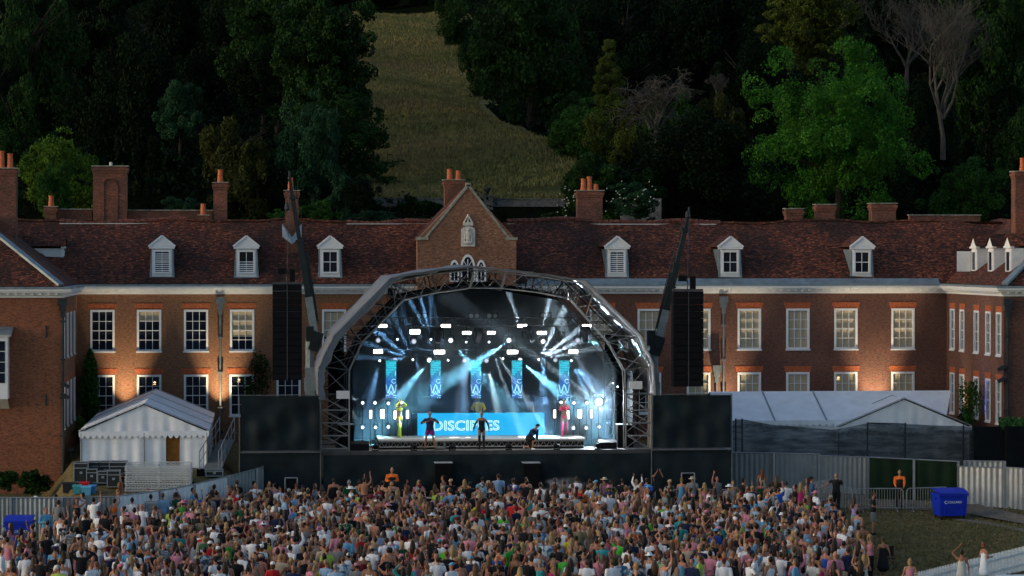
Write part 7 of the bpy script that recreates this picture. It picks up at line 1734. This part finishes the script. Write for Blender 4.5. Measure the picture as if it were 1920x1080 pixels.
J2 = J; g_ = gpt(1568, 962); custom(J2, 'person', 2, [('shirt', p_tee(J2,.6), BLK), ('trousers', p_legs(J2,2), BLK), ('shoes', p_shoes(J2), BLK)], g_, R(-25), 'bald guard in black leaning one arm on the crowd barrier', 1.05)
J = J0(False, 'cross', 'cross', 'stand'); g_ = gpt(489, 955); custom(J, 'person', 2, [('hair', p_hair(J,'short'), BLK), ('shirt', p_tee(J,.6), BLK), ('trousers', p_legs(J,2), BLK), ('shoes', p_shoes(J), BLK)], g_, R(-60), 'guard in black standing above the crowd by the short grey hoarding', 1.05)
# ---- people who stand out at the edges of the crowd: px, feet y, sex, pose, facing(deg, 0 = to the stage), skin, hair, colour, hat, top, bottom, label
def D(f, pose, skin, hair, hc, top, bot, hat=None, shoes='white', h=None): return dict(f=f, pose=pose, skin=skin, hair=hair, hc=hc, top=top, bot=bot, hat=hat, shoes=shoes, h=(h or (1.70 if f else 1.82))/1.75)
MAN = [
 (1637,1003,D(0,1,2,'short','dark brown',('tee','black'),('shorts','grey'),None,'black',1.86),100,'man in black t-shirt and grey shorts alone on the lawn near the barriers'),
 (1602,1008,D(1,2,1,'long','dark brown',('vest','lilac'),('hotpants','mint'),None,'black',1.74),60,'woman in pale shorts with black bag standing on the lawn before the barriers'),
 (1556,1012,D(0,1,2,'short','dark brown',('tee','pale blue'),('shorts','off-white'),('cap','khaki'),'white'),-20,'man in pale blue t-shirt and cap at the crowd\'s right edge'),
 (1632,1088,D(1,2,1,'ponytail','blonde',('vest','pink'),('trousers','black'),None,'white',1.72),80,'blonde woman in pink top and black trousers near the camp chair'),
 (1656,1092,D(1,0,1,'bun','light brown',('dress','black'),None,None,'black',1.68),20,'woman in short black dress beside the camp chair'),
 (1803,1122,D(1,7,1,'bun','dark brown',('dress','off-white'),None,None,'white',1.72),10,'woman in off-white dress raising an arm beside the picket fence'),
 (1845,1104,D(1,2,1,'bob','auburn',('dress','white'),None,None,'white',1.70),70,'woman in white dress standing at the picket fence'),
 (1706,1140,D(1,1,0,'bob','blonde',('vest','pink'),('trousers','white'),None,'white'),10,'white-haired woman in pale pink top at the bottom edge near the fence'),
 (1502,975,D(1,2,1,'long','blonde',('long dress','hot pink'),None,None,'white',1.72),60,'blonde woman in long hot pink dress at the crowd\'s upper right'),
 (1522,968,D(0,1,2,'short','dark brown',('shirt','denim blue'),('shorts','beige'),('cap','black')),90,'man in dark blue shirt and beige shorts embracing by the barriers'),
 (1514,966,D(1,2,2,'long','dark brown',('vest','beige'),('skirt','beige')),-60,'dark-haired woman close to the man in dark blue shirt'),
 (1474,978,D(0,0,2,'short','dark brown',('tee','white'),('shorts','grey')),10,'man in white t-shirt and grey shorts left of the hot pink dress'),
 (1490,985,D(0,1,2,'short','black',('tee','black'),('shorts','grey')),-80,'man in black t-shirt facing the man in white, upper right crowd'),
 (1460,992,D(0,3,2,'short','dark brown',('tee','royal blue'),('shorts','navy')),-20,'man in royal blue t-shirt raising his phone, upper right crowd'),
 (1427,970,D(1,2,2,'long','light brown',('vest','dark green'),('hotpants','black')),190,'woman in dark green top and black shorts facing the camera by the barrier'),
 (1429,948,D(1,0,1,'long','auburn',('vest','beige'),('trousers','beige')),0,'long-haired woman in beige standing right at the barrier'),
 (1298,968,D(0,1,1,'short','grey',('tee','grey'),('shorts','black'),('sunhat','beige')),10,'man in grey t-shirt and straw hat right of the stage'),
 (1278,966,D(1,1,0,'bun','blonde',('dress','sky blue'),None),20,'blonde woman in sky blue dress left of the straw hat man'),
 (1321,975,D(1,2,1,'long','blonde',('vest','pink'),('skirt','pink')),10,'blonde woman in pink top and pink skirt before the barrier'),
 (1340,976,D(1,2,2,'bun','light brown',('vest','orange'),('skirt','dark green')),100,'woman in orange top and dark green skirt before the barrier'),
 (1344,968,D(0,3,2,'short','dark brown',('tee','grey'),('shorts','navy')),150,'man in grey t-shirt with arm out beside the orange top woman'),
 (1374,976,D(0,1,3,'short','dark brown',None,('shorts','white')),170,'bare-chested man in white shorts facing the camera right of the stage'),
 (1394,972,D(0,0,2,'short','black',('tee','black'),('shorts','black')),70,'man in black t-shirt and shorts between bare-chested man and green top woman'),
 (1233,950,D(0,5,2,'short','light brown',('tee','blue floral'),('shorts','navy')),180,'man in patterned shirt facing the crowd by the barrier'),
 (66,1010,D(0,1,2,'short','grey',('tee','white'),('trousers','black'),('cap','white'),'black'),-60,'man in white shirt and white cap beside the left blue bin'),
 (110,1020,D(0,0,2,'short','dark brown',('tee','grey'),('shorts','black'),None),10,'man in grey t-shirt and black shorts alone by the left hoarding'),
 (106,1008,D(0,1,2,'short','black',('tee','white'),('shorts','navy'),None),40,'man in white t-shirt behind the grey t-shirt man by the hoarding'),
 (144,1012,D(1,9,1,'bun','black',('vest','black'),('skirt','black')),170,'woman dancing with both arms framing her head by the left hoarding'),
 (155,1006,D(0,1,2,'short','black',('tee','white'),('shorts','sky blue')),-60,'dark-bearded man in white behind the woman with arms framing her head'),
 (176,1016,D(0,3,2,'short','black',('tee','white'),('shorts','black')),20,'man in white with arm stretched over his companion by the hoarding'),
 (214,1012,D(1,3,2,'bun','black',('crop','orange'),('skirt','black')),-30,'woman in orange crop top waving an arm before the white hoarding'),
 (248,1015,D(0,0,2,'short','black',('tee','white'),('shorts','grey')),5,'broad man in white t-shirt before the first white hoarding panel'),
 (283,1008,D(0,0,2,'short','black',('tee','black and white striped'),('shorts','black')),10,'man in black and white striped shirt by the white hoarding'),
 (305,1005,D(0,0,1,'short','light brown',('shirt','pale blue'),('shorts','beige')),-15,'man in pale blue shirt and beige shorts by the white hoarding'),
 (362,994,D(0,0,2,'short','black',('shirt','sky blue'),('shorts','navy')),100,'man in sky blue shirt before the last white hoarding panel'),
 (86,1035,D(0,1,2,'short','dark brown',('shirt','sky blue'),('shorts','pink')),150,'bearded man in blue shirt and pink shorts, lower left, facing the camera'),
 (20,1062,D(1,1,2,'long','dark brown',('long dress','pink'),None),-70,'long-haired woman in pink dress at the lower left corner'),
 (224,980,D(1,3,1,'long','auburn',('crop','orange patterned'),('skirt','black')),-60,'red-haired woman behind the waving woman by the white hoarding'),
]
occupied = []
names = {}
def sidept(px, py): return gpt(px, py)
cnt = 0
for px, pyf, d, rz, lb in MAN:
    p = gpt(px, pyf); place_person(d, p, R(-rz), lb); occupied.append((p.x, p.y)); cnt += 1
# two on shoulders near the front
for (px, pyf, lb1, lb2) in ((683, 1000, 'bare-backed man carrying his friend on his shoulders near the stage', 'bare-backed man in dark shorts riding on a friend\'s shoulders above the crowd'),):
    p = gpt(px, pyf); place_person(D(0,0,1,'short','dark brown',None,('shorts','navy')), p, R(5), lb1); occupied.append((p.x,p.y)); cnt += 1
    J = J0(False,'bent','up','stand')
    for sd, sx in (('L',-1),('R',1)): J['hi'+sd]=V3(sx*.10,0,.90); J['kn'+sd]=V3(sx*.17,.36,.86); J['an'+sd]=V3(sx*.13,.42,.48); J['to'+sd]=V3(sx*.12,.52,.40)
    custom(J, 'person', 1, [('hair', p_hair(J,'short'), HM['dark brown']), ('shorts', p_legs(J,.7), BLK), ('shoes', p_shoes(J), CM_['white'])], p+Vector((0,-.04,.68)), R(-10), lb2, 1.0, vox=.022); cnt += 1
# ---- the crowd
rg = random.Random(21)
EDGE_R = [(930,1415),(968,1420),(985,1470),(1010,1530),(1035,1570),(1060,1590),(1090,1600),(1200,1612)]
EDGE_L = [(930,500),(955,460),(968,420),(985,330),(1005,215),(1022,175),(1040,110),(1056,62),(1070,0),(1085,-40),(1300,-60)]
pts = []; cell = {}
def dens(px, py):
    d = .69
    if px > 1220 and py < 1010: d = 1.0
    if px < 330 and py < 1060: d = .92
    if px < 200: d = .95
    if 1300 < px and py > 1010: d = .68
    return d
tries = 0
def near(x, y, r):
    i, j = int(x//1), int(y//1)
    for a in (-1,0,1):
        for b in (-1,0,1):
            for q in cell.get((i+a,j+b), ()):
                if (q[0]-x)**2+(q[1]-y)**2 < r*r: return True
    return False
for x, y in occupied: cell.setdefault((int(x//1), int(y//1)), []).append((x, y))
while tries < 60000:
    tries += 1; Y = rg.uniform(88.5, 120.3); 
    xw = rg.uniform(at(-50, 1000, Y).x, at(1620, 1000, Y).x); py = 480+(HC-tz(Y))/Y*F
    px = (xw*F/Y)+VX
    if not (bound(py, EDGE_L) < px < bound(py, EDGE_R)+(rg.expovariate(1/13)-12)): continue
    if (px > 1588 and py < 1040) or (px < 80 and py < 1056): continue
    if near(xw, Y, dens(px, py)*rg.uniform(.9,1.25)): continue
    cell.setdefault((int(xw//1), int(Y//1)), []).append((xw, Y)); pts.append((xw, Y, px, py))
ppl = []
for (x, y, px, py) in pts:
    f = rg.random() < .52; d = outfit(rg, f); far = rg.random() < .13
    rz = rg.gauss(0, 26) if not far else rg.uniform(90, 270)
    cx_ = 900; rz += (px-cx_)/1000*18
    if px > 1250 or px < 350: rz += rg.gauss(0, 35)
    hpx = 1.75*d['h']*F/y; vis = min(1080, py)-(py-hpx)
    ppl.append((vis, x, y, px, py, d, rz, far))
ppl = [q for q in ppl if q[0] > 6]
ppl.sort(key=lambda q: -q[0]*(1+.0*q[2]) )
NIND = 296 - cnt
# the largest-looking: nearest rows whose bodies are inside the frame
ind = sorted(ppl, key=lambda q: -(q[0] if q[4] < 1100 else q[0]*.9))[:NIND]; rest = [q for q in ppl if id(q) not in {id(z) for z in ind}]
def garb(d):
    s_ = ''
    t = d['top']
    if t is None: s_ = 'bare-chested'
    else: s_ = t[1]+' '+TOPN[t[0]]
    return s_
def describe(d, far):
    who = 'woman' if d['f'] else 'man'
    hr = ('bald ' if d['hair'] == 'bald' else (d['hc']+'-haired ' if not d['f'] else {'long': 'long-haired '+d['hc']+' ', 'ponytail': d['hc']+' ponytailed ', 'bun': d['hc']+' bun-haired ', 'bob': 'bobbed '+d['hc']+' '}[d['hair']]))
    if d['hat'] : hr = d['hat'][1]+'-'+{'cap':'capped','sunhat':'sunhatted','bucket':'bucket-hatted'}[d['hat'][0]]+' '
    s_ = hr+who+' in '+garb(d) if d['top'] else hr+'bare-chested '+who
    if d['bot'] and d['top']: s_ += ' and '+d['bot'][1]+' '+{'hotpants':'shorts'}.get(d['bot'][0], d['bot'][0])
    elif d['bot']: s_ += ' in '+d['bot'][1]+' '+d['bot'][0]
    s_ += ', '+PTXT[d['pose']]
    return s_
used_lb = set()
def zone(px, py):
    c_ = 'far left of the crowd' if px < 240 else 'left part of the crowd' if px < 560 else 'crowd left of centre' if px < 850 else 'crowd right of centre' if px < 1120 else 'right part of the crowd' if px < 1380 else 'far right of the crowd'
    return c_
for q in ind:
    vis, x, y, px, py, d, rz, far = q; lb = describe(d, far)
    if len(lb.split()) > 12: lb = lb.replace(' and '+(d['bot'][1] if d['bot'] else '')+' ', ' and ') if False else lb
    z = zone(px, py); full = lb+', '+z
    if len(full.split()) > 16: full = lb
    if full in used_lb:
        nb = min((o for o in ind if o is not q), key=lambda o: (o[1]-x)**2+(o[2]-y)**2); full = lb.split(',')[0]+' beside someone '+('in '+garb(nb[5]) if nb[5]['top'] else 'bare-chested')
    if full in used_lb: full = lb.split(',')[0]+', '+('lower' if py > 1085 else 'upper')+' '+z
    if len(full.split()) > 16: full = full.replace('-haired ', ' ').replace(' with ', ' ')
    if len(full.split()) > 16: full = full.rsplit(',', 1)[0]
    if len(full.split()) > 16 or full in used_lb:
        full = garb(d)+' wearer'+(' in '+d['bot'][1]+' '+d['bot'][0] if d['bot'] else '')+', '+z; full = ('woman: ' if d['f'] else 'man: ')+full
    used_lb.add(full); place_person(d, (x, y, tz(y)), R(-rz), full, 'festival-goers in the crowd')
# everyone further off: one mass
LODC = {}
def lod(key):
    if key not in LODC:
        V, T, mi = proto(key)[1]
        if len(T) > 160 and key[0] not in ('hat',):
            m = bpy.data.meshes.new('l'); m.from_pydata(V.tolist(), [], T.tolist()); o = bpy.data.objects.new('l', m); COL.objects.link(o); dc = o.modifiers.new('d','DECIMATE'); dc.ratio = .38; dg = bpy.context.evaluated_depsgraph_get(); e = o.evaluated_get(dg).to_mesh()
            v = np.empty(len(e.vertices)*3, np.float32); e.vertices.foreach_get('co', v); e.calc_loop_triangles(); t = np.empty(len(e.loop_triangles)*3, np.int32); e.loop_triangles.foreach_get('vertices', t)
            o.evaluated_get(dg).to_mesh_clear(); bpy.data.objects.remove(o); bpy.data.meshes.remove(m); LODC[key] = (v.reshape(-1,3), t.reshape(-1,3))
        else: LODC[key] = (V, T)
    return LODC[key]
Vs, Ts, Ms, mats, midx, off = [], [], [], [], {}, 0
for (vis, x, y, px, py, d, rz, far) in rest:
    a = R(-rz); M = np.array([[math.cos(a), -math.sin(a), 0], [math.sin(a), math.cos(a), 0], [0,0,1]])*d['h']
    for key, mt in pieces_of(d):
        if key[0] == 'shoes': continue
        mt = mt or SK[d['skin']]; V, T = lod(key); Vs.append(V @ M.T + np.array([x, y, tz(y)])); Ts.append(T+off); off += len(V)
        if mt.name not in midx: midx[mt.name] = len(mats); mats.append(mt)
        Ms.append(np.full(len(T), midx[mt.name], np.int32))
o = bpy.data.objects.new('crowd', pmesh('crowd', (np.vstack(Vs), np.vstack(Ts).astype(np.int32), np.concatenate(Ms)), mats)); COL.objects.link(o); tag(o, 'dense crowd of festival-goers packed before the stage', 'crowd', None, 'stuff')
open('/tmp/ppl.txt','w').write('%d %d' % (len(ind)+cnt, len(rest)))
# cigarette smoke drifting over the heads near the stage
sm = bpy.data.materials.new('drifting_smoke'); sm.use_nodes = True; nt = sm.node_tree
for n in list(nt.nodes):
    if n.type == 'BSDF_PRINCIPLED': nt.nodes.remove(n)
out = [n for n in nt.nodes if n.type == 'OUTPUT_MATERIAL'][0]; v_ = N(nt, 'ShaderNodeVolumePrincipled'); v_.inputs['Color'].default_value = (.9,.95,1,1)
tc = N(nt, 'ShaderNodeTexCoord'); ln_ = N(nt, 'ShaderNodeVectorMath', operation='LENGTH'); nt.links.new(tc.outputs['Object'], ln_.inputs[0]); mr = N(nt, 'ShaderNodeMapRange'); mr.inputs['From Min'].default_value = .2; mr.inputs['From Max'].default_value = 1; mr.inputs['To Min'].default_value = 1; mr.inputs['To Max'].default_value = 0; nt.links.new(ln_.outputs['Value'], mr.inputs['Value'])
f = ramp(nt, noise(nt, pos(nt), 2.2, 3, .6), [(.42, 0), (.62, 1)]); m1 = N(nt, 'ShaderNodeMath', operation='MULTIPLY'); nt.links.new(f, m1.inputs[0]); nt.links.new(mr.outputs[0], m1.inputs[1]); m2 = N(nt, 'ShaderNodeMath', operation='MULTIPLY'); nt.links.new(m1.outputs[0], m2.inputs[0]); m2.inputs[1].default_value = .9; nt.links.new(m2.outputs[0], v_.inputs['Density']); nt.links.new(v_.outputs[0], out.inputs['Volume'])
m = MB(); m.ball((0,0,0), 1, 1, 1, 12, 8); c_ = at(1058, 915, 120.5); o = fix_normals(m.build('smoke', sm)); o.location = c_; o.scale = (1.3, .9, .55); tag(o, 'thin white smoke over the heads near the stage', None, None, 'stuff')
